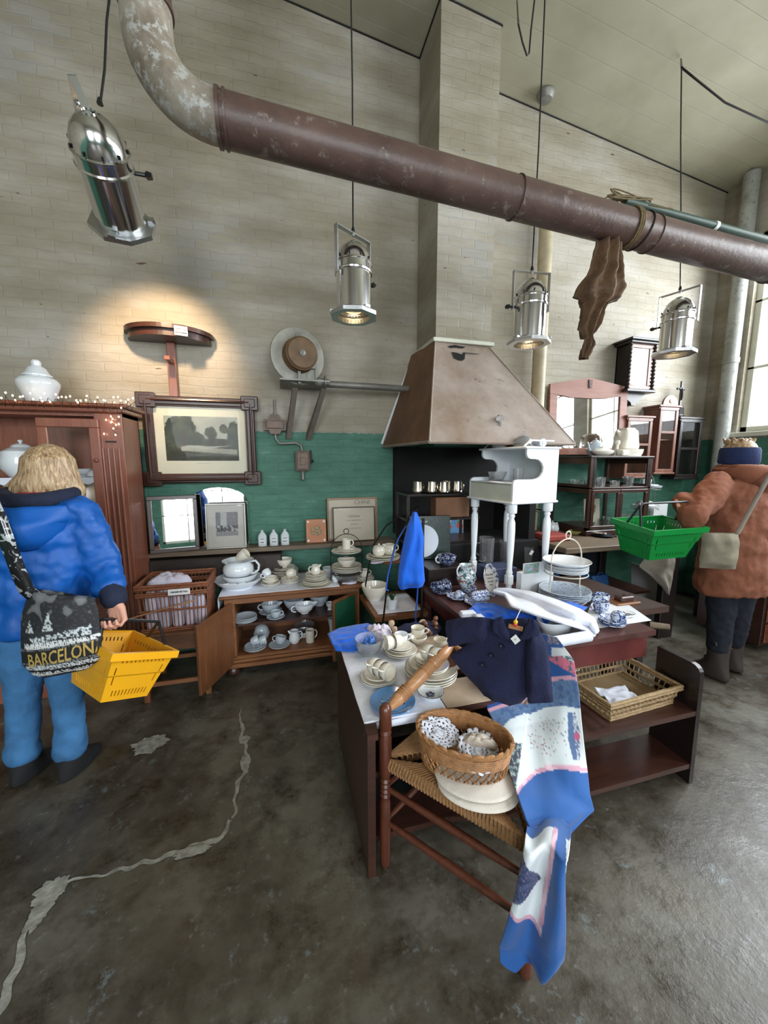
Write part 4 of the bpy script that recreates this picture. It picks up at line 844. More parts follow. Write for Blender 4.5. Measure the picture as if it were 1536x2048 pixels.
# cloth on it
def cloth_top(name, label, x0, x1, y0, y1, z, mat, drops=(0, 0, 0, 0), wave=.004, n=40, group=None):
    """flat cloth with hanging edges: drops left, right, front, back"""
    mb = MB(); l, r_, f, b_ = drops
    def fn(u, v):
        U = -l+(x1-x0+l+r_)*u; V = -f+(y1-y0+f+b_)*v; x, y, zz = U, V, 0
        if U < 0: zz += U; x = -.004
        if U > x1-x0: zz -= U-(x1-x0); x = x1-x0+.004
        if V < 0: zz += V; y = -.004
        if V > y1-y0: zz -= V-(y1-y0); y = y1-y0+.004
        w_ = wave*noise.noise(Vector((x0+x, y0+y, 3))*9)
        if zz < 0: x += .5*w_+.004*math.sin(V*40)*(zz < -.02); y += .5*w_
        return (x0+x, y0+y, z+zz+abs(w_)*.5+.0015)
    mb.grid(fn, n, n); return tag(mb.build(name, mat, thick=.0015, off=1), label, 'cloth', group)
cloth_top('table_cloth', 'white cloth spread on the oak sideboard top', -.46, .40, 2.757, 3.2, ST, CLOTHW, (.12, 0, 0, 0))
# --- iron stand with wooden shelves, at the left of the red table
t = thing('iron_shelf_stand', 'black curved iron stand with wooden shelves between sideboard and red table', 'shelf stand', (.8, 2.5, 0)); o_ = Vector((.8, 2.5, 0))
mb = MB(); mb.prism([(.57-.8, 2.32-2.5), (.95-.8, 2.32-2.5), (.93-.8, 2.78-2.5), (.56-.8, 2.78-2.5)], .505, .54); mb.build('lower_shelf', OAK, t)
mb = MB(); mb.box(.72-.8, 1.04-.8, 2.66-2.5, 2.98-2.5, .80, .835, .006); mb.build('upper_shelf', OAK, t)
for y, pp in ((2.28, [(835, 1018), (812, 1050), (790, 1092), (779, 1140), (771, 1200), (764, 1260), (757, 1335), (752, 1372)]), (2.72, [(838, 1012), (800, 1032), (772, 1052), (748, 1088), (738, 1130), (731, 1170), (727, 1240), (722, 1290)])):
    P_ = [at(a_, b_, Y=y)-o_ for a_, b_ in pp]; P_[-1].z = 0; mb = MB(); mb.tube(P_, .011, 8, flat=.5); mb.build('curved_leg', IRON, t)
for (x, y) in ((.895, 2.3), (1.0, 2.9)): mb = MB(); mb.tube([(x-.8, y-2.5, 0), (x-.8, y-2.5, .9), (x-.8+.0, y-2.5, 1.2)], .01, 8); mb.build('upright', IRON, t)
# --- red table and brown workbench
RT = .70
t = thing('red_table', 'worn dark-red wooden table loaded with blue and white china', 'table', (1.4, 2.0, 0))
mb = MB(); mb.prism([(.975-1.4, 1.42-2), (1.86-1.4, 1.42-2), (1.86-1.4, 2.62-2), (.925-1.4, 2.62-2)], RT-.028, RT); mb.build('tabletop', REDTOP, t)
mb = MB(); mb.box(1.02-1.4, 1.845-1.4, 1.45-2, 1.475-2, RT-.16, RT-.028, .003); mb.box(1.0-1.4, 1.02-1.4, 1.45-2, 2.58-2, RT-.16, RT-.028, .003); mb.box(1.8-1.4, 1.82-1.4, 1.475-2, 2.58-2, RT-.16, RT-.028, .003); mb.build('apron', REDP, t)
for x, y in ((1.03, 1.48), (1.78, 1.62), (1.03, 2.55), (1.78, 2.55)): mb = MB(); mb.box(x-1.4-.03, x-1.4+.03, y-2-.03, y-2+.03, 0, RT-.03, .006); mb.build('leg', REDP, t)
t = thing('workbench', 'dark brown workbench with vise boards joined to the right of the red table', 'workbench', (2.06, 2.15, 0))
mb = MB(); mb.prism([(1.865-2.06, 1.66-2.15), (2.26-2.06, 1.66-2.15), (2.2-2.06, 2.34-2.15), (1.865-2.06, 2.34-2.15)], RT-.04, RT-.003); mb.build('tabletop', wood('dark_bench_wood', rgb(54, 38, 34), rgb(82, 60, 52), .45), t)
for x, y in ((-.14, .14), (.1, .14), (.08, -.4)): mb = MB(); mb.box(x-.03, x+.03, y-.03, y+.03, 0, RT-.04, .005); mb.build('leg', BKWOOD, t)
mb = MB(); mb.box(-.12, .06, -.42, -.3, RT-.003, RT+.012, .003); mb.build('vise_board', OAK, t)
mb = MB(); mb.box(-.07, .03, -.4, -.34, RT+.012, RT+.045, .006); mb.cyl((-.02, -.37, RT+.03), (-.02, -.37, RT+.05), .008, 8); mb.build('vise_jaw', DWOOD, t)
mb = MB(); p_ = at(1340, 1254, Z=.69)-Vector((2.06, 2.15, 0)); mb.tube([at(1300, 1250, Z=.68)-Vector((2.06, 2.15, 0)), p_], [.03, .022], 10, flat=.6); mb.build('vise_screw', PLANK, t)
t = thing('low_chest', 'dark reddish-brown chest of drawers low by the wall behind the brown coat', 'chest', (4.2, 2.28, 0))
mb = MB(); mb.box(-.4, .4, -.25, .25, .04, .62, .004); mb.build('carcase', DWOOD, t)
for k in range(3): mb = MB(); mb.box(-.37, .37, -.262, -.25, .07+.18*k, .23+.18*k, .004); d_ = mb.build('drawer', RWOOD, t); mb = MB(); mb.tube([(-.08, -.262, .15+.18*k), (-.06, -.285, .15+.18*k), (.06, -.285, .15+.18*k), (.08, -.262, .15+.18*k)], .006, 6); mb.build('handle', BRASS, d_)
# --- white stand on the red table
t = thing('white_nightstand', 'white painted turned-leg nightstand standing on the red table among china', 'nightstand', (1.415, 2.08, RT), math.radians(7)); Wd, Dp, B0, B1 = .37, .47, .615, .955
mb = MB()
def cut_side(mb, x, th):
    # side panel seen as the white face with a scooped opening: runs along y at x
    pass
# near side: solid front panel on the right face (y=0 plane), scooped side panels along x=0 and x=W
prof = [(0, B0), (Wd, B0), (Wd, B1), (0, B1)]
side = [(0, 0), (Wd, 0), (Wd, B1-B0), (.03, B1-B0)]
scoop = [(.03, .34), (.03, .315)]+[(.035+.02*math.sin(a_)+.0, .29+.02*math.cos(a_)) for a_ in (0, .8, 1.5)]
pl = [(0, B0), (Wd, B0), (Wd, B1), (.10, B1), (.10, B1-.03)]+[(.10+.035*(1-math.cos(a_)), B1-.03-.035*math.sin(a_)) for a_ in (.5, 1.0, PI/2)]+[(.17, B1-.066)]+[(.17+.075*math.sin(a_), B1-.13+.065*math.cos(a_)) for a_ in (.4, .9, 1.4, 1.9, 2.4, 2.8)]+[(.16, B1-.197), (.03, B1-.197)]+[(.03*(1-math.sin(a_)), B1-.197-.03*(1-math.cos(a_))) for a_ in (.5, 1.0, PI/2)]
mb.prism(pl, 0, .016, 'y'); o1 = mb.build('side_panel', WHITE, t)
mb = MB(); mb.prism(pl, Dp-.016, Dp, 'y'); mb.build('side_panel', WHITE, t)
mb = MB(); mb.box(Wd-.014, Wd, .016, Dp-.016, B0, B1); mb.build('back_panel', WHITE, t)
mb = MB(); mb.box(.08, Wd+.012, -.012, Dp+.012, B1, B1+.014, .004); mb.build('top_board', WHITE, t)
mb = MB(); mb.box(0, Wd-.014, .016, Dp-.016, B1-.235, B1-.222); mb.build('shelf', WHITE, t)
mb = MB(); mb.box(0, .014, .016, Dp-.016, B0, B1-.225); mb.build('drawer_front', CREAMP, t)
mb = MB(); mb.box(-.015, Wd+.01, -.012, Dp+.012, B0-.015, B0, .005); mb.build('base_board', WHITE, t)
legp = [(0, .02), (.02, .022), (.06, .02), (.065, .016), (.075, .02), (.085, .016), (.1, .024), (.11, .024), (.2, .024), (.205, .018), (.24, .023), (.26, .018), (.3, .017), (.5, .023), (.7, .026), (.8, .024), (.84, .015), (.87, .022), (.885, .015), (.9, .03), (.905, .032), (1, .032)]
for x, y in ((.03, .035), (Wd-.035, .035), (.03, Dp-.035), (Wd-.035, Dp-.035)):
    mb = MB(); mb.turned((x, y, 0), (x, y, B0-.015), legp, 16); mb.box(x-.022, x+.022, y-.022, y+.022, .06, .125, .004); mb.build('leg', WHITE, t)
for y, in ((.03,), (Dp-.03,)):
    mb = MB(); mb.box(.14, Wd-.02, y-.008, y+.008, B1+.014+.035, B1+.014+.045, .002); mb.tube([(.1, y, B1+.014), (.15, y, B1+.054)], .006, 6); mb.tube([(.26, y, B1+.014), (.26, y, B1+.05)], .007, 8); mb.build('gallery_rail', WHITE, t)
# --- back counter with the glazed display case
t = thing('back_counter', 'rough grey-brown plank counter along the back wall under the display case', 'counter', (2.9, 2.8, 0))
mb = MB(); mb.box(2.12-2.9, 3.4-2.9, 2.38-2.8, 3.28-2.8, .855, .90, .006); mb.build('counter_top', PLANK, t)
mb = MB(); mb.box(3.36-2.9, 4.2-2.9, 2.6-2.8, 3.28-2.8, .86, .895, .006); mb.build('side_board', PLANK, t)
for x, y in ((2.2, 2.45), (2.2, 3.2), (4.1, 2.7), (4.1, 3.2), (3.3, 3.2)): mb = MB(); mb.box(x-2.9-.04, x-2.9+.04, y-2.8-.04, y-2.8+.04, 0, .86, .005); mb.build('leg', BKWOOD, t)
mb = MB(); mb.box(3.2-2.9, 3.36-2.9, 2.42-2.8, 2.48-2.8, 0, .855, .006); mb.build('end_post', BKWOOD, t)
mb = MB(); mb.box(2.25-2.9, 3.28-2.9, 2.6-2.8, 3.2-2.8, .36, .385); mb.build('under_shelf', DWOOD, t)
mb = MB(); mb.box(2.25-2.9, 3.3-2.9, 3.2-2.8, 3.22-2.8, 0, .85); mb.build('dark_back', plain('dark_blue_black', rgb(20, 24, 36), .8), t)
t = thing('display_case', 'dark wooden display case with open shelf above glazed doors on the counter', 'display case', (2.65, 2.75, .905)); Wd2, D2, H2 = .70, .5, .70
mb = MB()
mb.box(0, .025, 0, D2, 0, .07); mb.box(0, .03, 0, .03, 0, H2); mb.box(0, .03, D2-.03, D2, 0, H2); mb.box(Wd2-.03, Wd2, 0, .03, 0, H2); mb.box(Wd2-.03, Wd2, D2-.03, D2, 0, H2); mb.box(.03, Wd2-.03, D2-.012, D2, .0, .05); mb.box(0, .02, .03, D2-.03, .38, .46); mb.box(0, .02, .03, D2-.03, H2-.05, H2); mb.box(Wd2-.02, Wd2, .03, D2-.03, .38, .46); mb.box(Wd2-.02, Wd2, .03, D2-.03, H2-.05, H2); mb.build('carcase', DWOOD, t)
mb = MB(); mb.box(-.01, Wd2+.01, -.01, D2, H2, H2+.018, .004); mb.build('top_board', BKWOOD, t)
mb = MB(); mb.box(0, Wd2, 0, D2, .42, .438, .003); mb.build('shelf', DWOOD, t)
mb = MB(); mb.box(-.008, Wd2+.008, -.01, D2, 0, .045, .004); mb.build('plinth', DWOOD, t)
for k in range(2):
    mb = MB(); mb.at((.03+.16+k*.32, 0, .235)); frame(mb, .158, .18, .03, -.008, .014, .003); d_ = mb.build('door', DWOOD, t); mb = MB(); mb.at((.03+.16+k*.32, 0, .235)); mb.box(-.135, .135, .002, .004, -.155, .155); mb.build('glass', GLASSC, d_)
for x in (.035, Wd2-.055):
    mb = MB(); mb.prism([(x, .44), (x+.02, .44), (x+.02, .5), (x+.035, .54), (x+.02, .58), (x+.03, .62), (x+.02, H2), (x, H2)], 0, .014, 'y'); mb.build('shaped_bracket', BKWOOD, t)
# --- front: dark low rack and table part
t = thing('low_dark_rack', 'long dark-stained low rack with rounded right end board on the floor', 'rack', (1.1, 1.4, 0))
pe = [(1.2-1.4, 0), (1.42-1.4, 0), (1.42-1.4, .61)]+[(1.25-1.4-.045*math.sin(a_)+.0, .565+.045*math.cos(a_)) for a_ in (0, .4, .8, 1.2, PI/2)]
mb = MB(); mb.prism(pe, 1.88-1.1, 1.905-1.1, 'x'); mb.build('end_board', BKWOOD, t)
mb = MB(); mb.prism([(1.2-1.4, 0), (1.97-1.4, 0), (1.97-1.4, .57), (1.2-1.4, .57)], .265-1.1, .295-1.1, 'x'); mb.build('end_board', DWOOD, t)
for z_ in (.36, .08): mb = MB(); mb.prism([(x-1.1, y-1.4) for x, y in ((.295, 1.262), (.62, 1.262), (.85, 1.205), (1.88, 1.205), (1.88, 1.42), (.295, 1.42))], z_, z_+.025); mb.build('shelf', DWOOD, t)
mb = MB(); mb.prism([(x-1.1, y-1.4) for x, y in ((.265, 1.2), (.305, 1.2), (.312, 1.262), (.83, 1.262), (.83, 1.44), (.695, 1.44), (.695, 1.51), (.83, 1.51), (.83, 1.97), (.265, 1.97))], .57, .595); mb.build('top_board', DWOOD, t)
mb = MB(); mb.box(.80-1.1, .825-1.1, 1.25-1.4, 1.97-1.4, 0, .57, .003); mb.build('inner_board', BKWOOD, t)
mb = MB(); mb.prism([(1.44, .0), (1.62, .0)]+[(1.44+.18*math.cos(a_), .02+.3*math.sin(a_)) for a_ in [i/10*PI/2 for i in range(1, 11)]], 1.1, 1.12, 'x'); o = tag(mb.build('curved_board', BKWOOD), 'dark board with a quarter-round edge behind the low rack', 'board')
cloth_top('table_cloth', 'white cloth under the cups on the low front table', .272, .60, 1.262, 1.96, .597, CLOTHW, (.02, 0, .03, 0))
mb = MB()
for a_ in ((.605, .695, 1.262, 1.96), (.695, .825, 1.262, 1.44), (.695, .825, 1.51, 1.96)): mb.box(*a_, .5965, .600)
tag(mb.build('table_cloth', plain('beige_linen', rgb(176, 156, 134), .8, var=.08, bp=.2)), 'beige cloth under the dinner plates on the low front table', 'cloth')
# --- rush seated corner chair
A, B, D, C = Vector((.34, 1.23, 0)), Vector((.67, .81, 0)), Vector((.725, 1.475, 0)), Vector((1.04, 1.12, 0))
t = thing('corner_chair', 'rush-seated chair with turned posts and pale turned top rail in front', 'chair', A)
post = [(0, .012), (.03, .02), (.1, .021), (.3, .021), (.42, .02), (.44, .016), (.455, .021), (.47, .016), (.485, .021), (.5, .016), (.515, .021), (.53, .016), (.545, .021), (.56, .016), (.575, .021), (.6, .023), (.8, .024), (.82, .019), (.83, .024), (.85, .019), (.86, .024), (.95, .024), (.975, .022), (.99, .014), (1, .004)]
for p_, h in ((A, .69), (D, .75), (C, .52), (B, .46)):
    mb = MB(); mb.turned(p_-A, p_-A+Vector((0, 0, h)), post, 16); mb.build('post', CHERRY, t)
rail = [(0, .01), (.03, .012), (.12, .022), (.15, .025), (.17, .025), (.175, .02), (.19, .027), (.2, .02), (.215, .028), (.23, .02), (.245, .028), (.26, .02), (.275, .028), (.29, .022), (.33, .026), (.43, .028), (.5, .028), (.505, .023), (.515, .023), (.52, .028), (.6, .027), (.64, .024), (.655, .03), (.67, .022), (.685, .03), (.7, .022), (.715, .03), (.73, .022), (.745, .03), (.76, .024), (.8, .028), (.9, .022), (1, .01)]
zA = Vector((0, 0, .655))
mb = MB(); mb.turned(A-A+zA, D-A+zA+Vector((0, 0, .092)), rail, 16); mb.build('top_rail', LWOOD, t)
mb = MB(); mb.turned(D-A+zA+Vector((0, 0, .09)), C-A+zA+Vector((0, 0, -.16)), rail, 16); mb.build('top_rail', LWOOD, t)
for p_, q in ((A, B), (B, C), (C, D), (D, A)):
    for z in (.2, .345): mb = MB(); mb.turned(p_-A+Vector((0, 0, z-.02*(p_ is B))), q-A+Vector((0, 0, z)), [(0, .009), (.2, .012), (.5, .014), (.8, .012), (1, .009)], 10); mb.build('stretcher', CHERRY, t)
mb = MB()   # rush seat: four triangles of cord, humped rails
cc = (A+B+C+D)/4
for p_, q in ((A, B), (B, C), (C, D), (D, A)):
    n = 40
    for k in range(n):
        f = .03+.94*(k+.5)/n; e_ = p_.lerp(q, f); ins = min(f, 1-f)*2; i_ = e_.lerp(cc, ins*.98)
        zt = .462; mb.tube([e_-A+Vector((0, 0, .425)), e_+(e_-cc).normalized()*.006-A+Vector((0, 0, .445)), e_-A+Vector((0, 0, zt+.004)), i_-A+Vector((0, 0, zt-.012*ins)), i_-A+Vector((0, 0, zt-.03)), e_.lerp(cc, .1)-A+Vector((0, 0, .43))], .0078, 5)
mb.build('rush_seat', RUSH, t)['kind'] = 'stuff'
# --- wicker tray on the rack (lattice sides)
wp = at(1256, 1388, Z=.42); t = thing('wicker_tray', 'shallow straw-coloured wicker tray with lattice sides on the dark rack', 'basket', (1.62, 1.41, .386), .06)
wick_box(t, .2, .135, .085, .16, WICKT, .024, [(.006, .008), (.043, .004), (.085, .009)], lattice=True)
mb = MB(); mb.box(-.195, .195, -.13, .13, .007, .011); lab(mb.build('lining', plain('tan_card', rgb(150, 124, 88), .8), t), 'tan card bottom')
mb = MB(); mb.box(-.2, -.08, .158, .162, .058, .085, .001); c = mb.build('name_card', CARD, t); mb = MB()
text('SERVETTEN', .014, INK, c, (-.14, .1575, .072), (PI/2, 0, 0), ext=.0003, bold=.0005)
mb = MB(); pts_ = [(-.15, -.1), (.06, -.115), (.02, .02), (-.12, .04)]
mb.grid(lambda u, v: (-.13+.17*u+.02*v, -.1+.13*v-.03*u*v, .02+.018*abs(math.sin(u*3+v*5))+.012*noise.noise(Vector((u*4, v*4, 2)))), 20, 20); o = tag(mb.build('folded_napkin', CLOTHW, thick=.004), 'crumpled white napkin lying in the shallow wicker tray', 'napkin'); o.location = (1.60, 1.40, .40)
# ================================================================ soft things in front
nDC = Vector((-.787, -.618, .30)).normalized(); QDC = Vector((.93, 1.36, .80))+nDC*.14
# coat
def pillow(mb, L, R, th, Q, n, nu=18, nv=26, fold=.006, sd=0, back=True):
    n_ = Vector(n); 
    def fr_(u, v):
        l = curve(L, v); r_ = curve(R, v); p_ = onp(l[0]+(r_[0]-l[0])*u, l[1]+(r_[1]-l[1])*u, Q, n_)
        return p_+n_*(th*math.sqrt(max(0, math.sin(u*PI)))*min(1, .35+math.sin(min(1, v*1.02)*PI)*1.2)+fold*noise.noise(Vector((u*4, v*5, sd)))+fold*.6*math.sin(u*9+v*3+sd))
    mb.grid(fr_, nu, nv)
    if back: mb.grid(lambda u, v: onp(curve(L, v)[0]*(1-u)+curve(R, v)[0]*u, curve(L, v)[1]*(1-u)+curve(R, v)[1]*u, Q, n_)-n_*th*.3*math.sin(u*PI), nu, nv)
t = thing('childs_coat', 'small navy wool child coat draped over the chair back, white tag at collar', 'coat', (0, 0, 0))
mb = MB(); pillow(mb, [(985, 1240), (962, 1262), (942, 1282), (918, 1300), (900, 1312), (925, 1345), (955, 1375), (968, 1392)], [(1062, 1235), (1082, 1262), (1088, 1300), (1084, 1340), (1066, 1385), (1050, 1398), (1042, 1406), (1020, 1412)], .035, QDC, nDC, 30, 34, .008, 1); mb.build('coat_body', NAVYC, t)
mb = MB(); pillow(mb, [(984, 1238), (965, 1234), (940, 1234), (915, 1236), (892, 1242)], [(970, 1300), (955, 1290), (935, 1286), (912, 1292), (898, 1294)], .034, QDC+nDC*.01, nDC, 18, 20, .005, 2); mb.build('left_sleeve', NAVYC, t)
mb = MB(); pillow(mb, [(1055, 1262), (1050, 1300), (1050, 1340), (1052, 1380), (1056, 1406)], [(1078, 1258), (1094, 1290), (1100, 1330), (1104, 1370), (1106, 1404)], .04, QDC+nDC*.025, nDC, 18, 24, .005, 3); mb.build('right_sleeve', NAVYC, t)
for Lp, Rp, nm in (([(984, 1240), (984, 1252), (984, 1262), (1000, 1275)], [(1004, 1232), (1010, 1248), (1020, 1268), (1032, 1288)], 5), ([(1058, 1236), (1052, 1250), (1044, 1266), (1036, 1280)], [(1072, 1240), (1080, 1256), (1078, 1270), (1068, 1278)], 6)):
    mb = MB(); pillow(mb, Lp, Rp, .012, QDC+nDC*.045, nDC, 10, 10, .003, nm); mb.build('collar_flap', NAVYC, t)
mb = MB()
for (x, y) in ((1005, 1292), (985, 1311), (968, 1330)):
    p_ = onp(x, y, QDC+nDC*.042, nDC); q = nDC.to_track_quat('Z', 'Y').to_matrix().to_4x4(); mb = MB(); mb.M = Matrix.Translation(p_) @ q; mb.lathe([(0, 0), (.009, 0), (.0095, .002), (.008, .004), (.006, .003), (0, .003)], 14); mb.build('button', plain('navy_button', rgb(18, 20, 40), .3) if 'navy_button' not in MATS else MATS['navy_button'], t)
q = nDC.to_track_quat('Z', 'Y').to_matrix().to_4x4()
mb = MB(); mb.M = Matrix.Translation(onp(1031, 1279, QDC+nDC*.062, nDC)) @ q @ Matrix.Rotation(PI/4+.1, 4, 'Z'); mb.box(-.0135, .0135, -.0135, .0135, -.0005, .0005); c = mb.build('price_tag', CARD, t)
mb = MB(); mb.M = Matrix.Translation(onp(1031, 1279, QDC+nDC*.0625, nDC)) @ q @ Matrix.Rotation(PI/4+.1, 4, 'Z'); mb.box(-.005, .004, -.001, .0005, 0, .0006); mb.box(-.005, .002, .003, .004, 0, .0006); mb.build('tag_print', INK, c)
mb = MB(); mb.M = Matrix.Translation(onp(1031, 1255, QDC+nDC*.03, nDC)) @ q; mb.box(-.028, .028, -.009, .009, -.003, .003, .002); lab(mb.build('hanger', LWOOD, t), 'pale wooden hanger piece')
for (x, y, c_) in ((1031, 1244, rgb(240, 190, 40)), (1030, 1249, rgb(214, 70, 40))):
    mb = MB(); mb.M = Matrix.Translation(onp(x, y, QDC+nDC*.04, nDC)); mb.lathe([(.009*math.sin(i/8*PI), .009*math.cos(i/8*PI)) for i in range(9)], 14); lab(mb.build('bead', plain('bead_%d' % x, c_, .3), t), 'coloured hanger bead')
mb = MB(); mb.tube([onp(1031, 1241, QDC+nDC*.04, nDC), onp(1037, 1228, QDC+nDC*.03, nDC), onp(1041, 1219, QDC+nDC*.02, nDC)], .0018, 6); mb.build('hanger_cord', CARD, t)
# quilt
BL_, BB_, WH_, PK_, FL_ = (28, 84, 152), (74, 104, 152), (214, 222, 226), (206, 156, 176), (58, 64, 92)
def flower(x, y, s_=1):
    n1 = noise.noise(Vector((x*.11*s_, y*.11*s_, 1))); n2 = noise.noise(Vector((x*.3*s_, y*.3*s_, 2))); return n1, n2
def arcy(x, pts):
    for i in range(len(pts)-1):
        if x <= pts[i+1][0]: f = (x-pts[i][0])/(pts[i+1][0]-pts[i][0]); return pts[i][1]+(pts[i+1][1]-pts[i][1])*f
    return pts[-1][1]
def quiltc(x, y):
    n1, n2 = flower(x, y)
    a_ = arcy(x, [(975, 1420), (995, 1412), (1025, 1404), (1045, 1396), (1055, 1390)])
    if x > 1096 and y > 1350: a_ = arcy(x, [(1096, 1356), (1125, 1352), (1150, 1354), (1160, 1356)])
    elif x > 1055: a_ = arcy(x, [(1055, 1390), (1096, 1356)])
    b_ = arcy(x, [(990, 1480), (998, 1464), (1020, 1440), (1048, 1428), (1060, 1429), (1090, 1417), (1125, 1413), (1160, 1418), (1170, 1420)])
    c_ = arcy(x, [(1030, 1588), (1045, 1565), (1070, 1543), (1100, 1532), (1130, 1530), (1172, 1536)])
    if y > c_+10: return BL_
    if y > c_: return PK_ if int(y*1.1) % 3 else (226, 190, 204)
    if y > b_:
        if x < 1045-(y-1475)*.13 and y > 1485+(x-1000)*.08: return ((150, 166, 160) if n1+n2 > .25 else ((60, 90, 100) if n1 > 0 else (56, 52, 72)))
        e_ = abs(x-(1150+(y-1500)*.12)); 
        if 1136-(y-1500)*-.02 < x < 1162 and 1425 < y < 1522 and e_ < 14-(abs(y-1465)*.13): return (84, 110, 150) if x < 1146+(y-1450)*.1 else ((196, 96, 130) if (x-1154)**2+(y-1475)**2 < 60 else ((96, 108, 150) if n2 > 0 else (198, 204, 214)))
        if 1055 < x < 1132 and 1436 < y < 1512 and n2 > .36: return (120, 128, 150) if n1 > 0 else (180, 120, 130)
        if abs(x-(1055-(y-1432)*.13)) < 1.2 and y < 1500: return (236, 240, 242)
        return WH_
    if y > a_+8: return (86+26*(n2 > .3), 116+20*(n2 > .3), 158) if n1 > -.2 else (70, 98, 146)
    if y > a_: return PK_
    if x > 1096:
        if y > 1297 and y < 1314+(x-1110)*.02 and x > 1104: return WH_
        if y > 1312 and y < 1322+(x-1100)*.62: return (206, 110, 136) if n1+n2 > -.25 and y > 1318+(x-1130)*.4 else ((70, 96, 110) if n2 < .1 else (180, 200, 196))
        if y < 1290: return (150, 140, 160) if n2 > 0 else (70, 90, 120)
        return BL_
    return (24, 70, 138)
rowsL = [(1000, 1275, .74), (962, 1360, .62), (975, 1420, .56), (998, 1466, .525), (1014, 1530, .505), (1034, 1590, .505), (1050, 1640, .50), (1060, 1664, .475)]
rowsR = [(1115, 1276, .78), (1148, 1322, .74), (1158, 1385, .66), (1163, 1440, .60), (1171, 1520, .53), (1178, 1590, .47), (1187, 1622, .44), (1142, 1668, .43)]
def quilt(u, v):
    l, r_ = curve(rowsL, v), curve(rowsR, v); x, y, z = (l[k]+(r_[k]-l[k])*u for k in range(3))
    y += -10*math.sin(u*PI)*(1 if v < .6 else .3)*(1-v*.5)
    if v > .9: y += (v-.9)*10*(6*math.sin(u*7))
    p_ = at(x, y, Z=z)
    f = .02*math.sin(u*7+v*4)*v+.014*noise.noise(Vector((u*4, v*6, 9)))
    return p_+Vector((-.5, -.6, .5))*f
mb = MB(); mb.grid(quilt, 110, 150); t = thing('patchwork_quilt', 'blue and white patchwork quilt draped over the corner chair down to the floor', 'quilt', (.8, 1.0, 0)); o = mb.build('draped_part', CLOTHP, t, thick=.005)
def qc(u, v):
    l, r_ = curve(rowsL, v), curve(rowsR, v); return quiltc(l[0]+(r_[0]-l[0])*u, l[1]+(r_[1]-l[1])*u-10*math.sin(u*PI)*(1 if v < .6 else .3)*(1-v*.5))
colour(o, qc, 110, 150); o.matrix_parent_inverse = Matrix.Translation(-t.location)
LL = [(1056, 1640), (1050, 1680), (1040, 1725), (1030, 1775), (1014, 1830), (999, 1880), (1001, 1905), (1030, 1930)]
LR = [(1142, 1640), (1134, 1700), (1130, 1750), (1131, 1800), (1132, 1850), (1131, 1900), (1128, 1930), (1104, 1948)]
QL, nL = Vector((.635, .735, .3)), Vector((-.6, -.8, .0)).normalized()
def drop(u, v):
    l, r_ = curve(LL, v), curve(LR, v); p_ = onp(l[0]+(r_[0]-l[0])*u, l[1]+(r_[1]-l[1])*u+8*math.sin(u*PI)*v, QL, nL); f_ = min(1, v/.22); f_ = f_*f_*(3-2*f_); q_ = at(l[0]+(r_[0]-l[0])*u, l[1]+(r_[1]-l[1])*u, Z=.475); p_ = q_.lerp(p_, f_)
    p_ += nL*(.02*math.sin(u*8+v*2)+.012*noise.noise(Vector((u*3, v*6, 5)))); p_.z = max(.006, p_.z); return p_
def dropc(u, v):
    l, r_ = curve(LL, v), curve(LR, v); x, y = l[0]+(r_[0]-l[0])*u, l[1]+(r_[1]-l[1])*u
    n1, n2 = flower(x, y); e_ = 1108-(y-1660)*.165     # right edge of the white wedge
    if y < 1664: return BL_
    if x > 1131 and y < 1760: return WH_
    if x > e_+9: return BL_
    lo = 1800+(x-1024)*1.02
    if x > e_ and y < 1858: return PK_ if int(y*.8) % 2 else (224, 186, 198)
    if y > lo+6: return BL_ if y > lo+16 else PK_
    if 1700 < y < 1790 and x < 1040+(y-1690)*.52 and y < 1790-(x-1030)*.3: return (150, 110, 130) if n2 > .38 else ((64, 78, 116) if n1 > 0 else (40, 56, 96))
    return WH_
mb = MB(); mb.grid(drop, 60, 140); o = mb.build('hanging_part', CLOTHP, t, thick=.004); colour(o, dropc, 60, 140); o.matrix_parent_inverse = Matrix.Translation(-t.location)
# blue apron on the iron stand
nA = Vector((-.3, -.95, 0)).normalized(); QA = Vector((.9, 2.2, .9))
t = thing('blue_apron', 'bright blue apron hanging on the iron stand beside the red table', 'apron', (0, 0, 0))
mb = MB(); pillow(mb, [(826, 1024), (815, 1050), (808, 1080), (802, 1110), (797, 1140), (795, 1168), (800, 1178)], [(834, 1024), (842, 1045), (848, 1075), (846, 1110), (848, 1140), (850, 1162), (846, 1172)], .05, QA, nA, 34, 34, .014, 4); mb.build('apron_body', BLUEC, t)
for P_ in ([(812, 1052), (796, 1078), (786, 1110), (776, 1150), (772, 1178), (778, 1182)], [(836, 1168), (834, 1200), (831, 1230), (832, 1248)]):
    mb = MB(); mb.tube([onp(x, y, QA+nA*.02, nA) for x, y in P_], [.006, .009, .01, .012, .012, .004][:len(P_)], 8, flat=.4); mb.build('apron_string', BLUEC, t)
# blue cloth over the back left corner of the front table
mb = MB(); n_ = [(655, 1268), (676, 1257), (712, 1250), (735, 1247), (748, 1252)]; f_ = [(672, 1302), (690, 1303), (708, 1303), (724, 1296), (748, 1284)]
def bc(u, v):
    a_, b_ = curve(n_, u), curve(f_, u); x, y = a_[0]+(b_[0]-a_[0])*v, a_[1]+(b_[1]-a_[1])*v; return at(x, y, Z=.607+.014*abs(noise.noise(Vector((u*5, v*5, 1))))+.012*math.sin(v*PI))
mb.grid(bc, 30, 24); tag(mb.build('blue_cloth', BLUEC, thick=.006, off=0), 'folded bright blue cloth at the back left corner of the front table', 'cloth')
heap('crumpled_cloth', 'crumpled white cloth beside the blue cloth behind the cut-glass bowl', 'cloth', at(758, 1268, Z=.6), .07, .09, .045, LIN, 7)
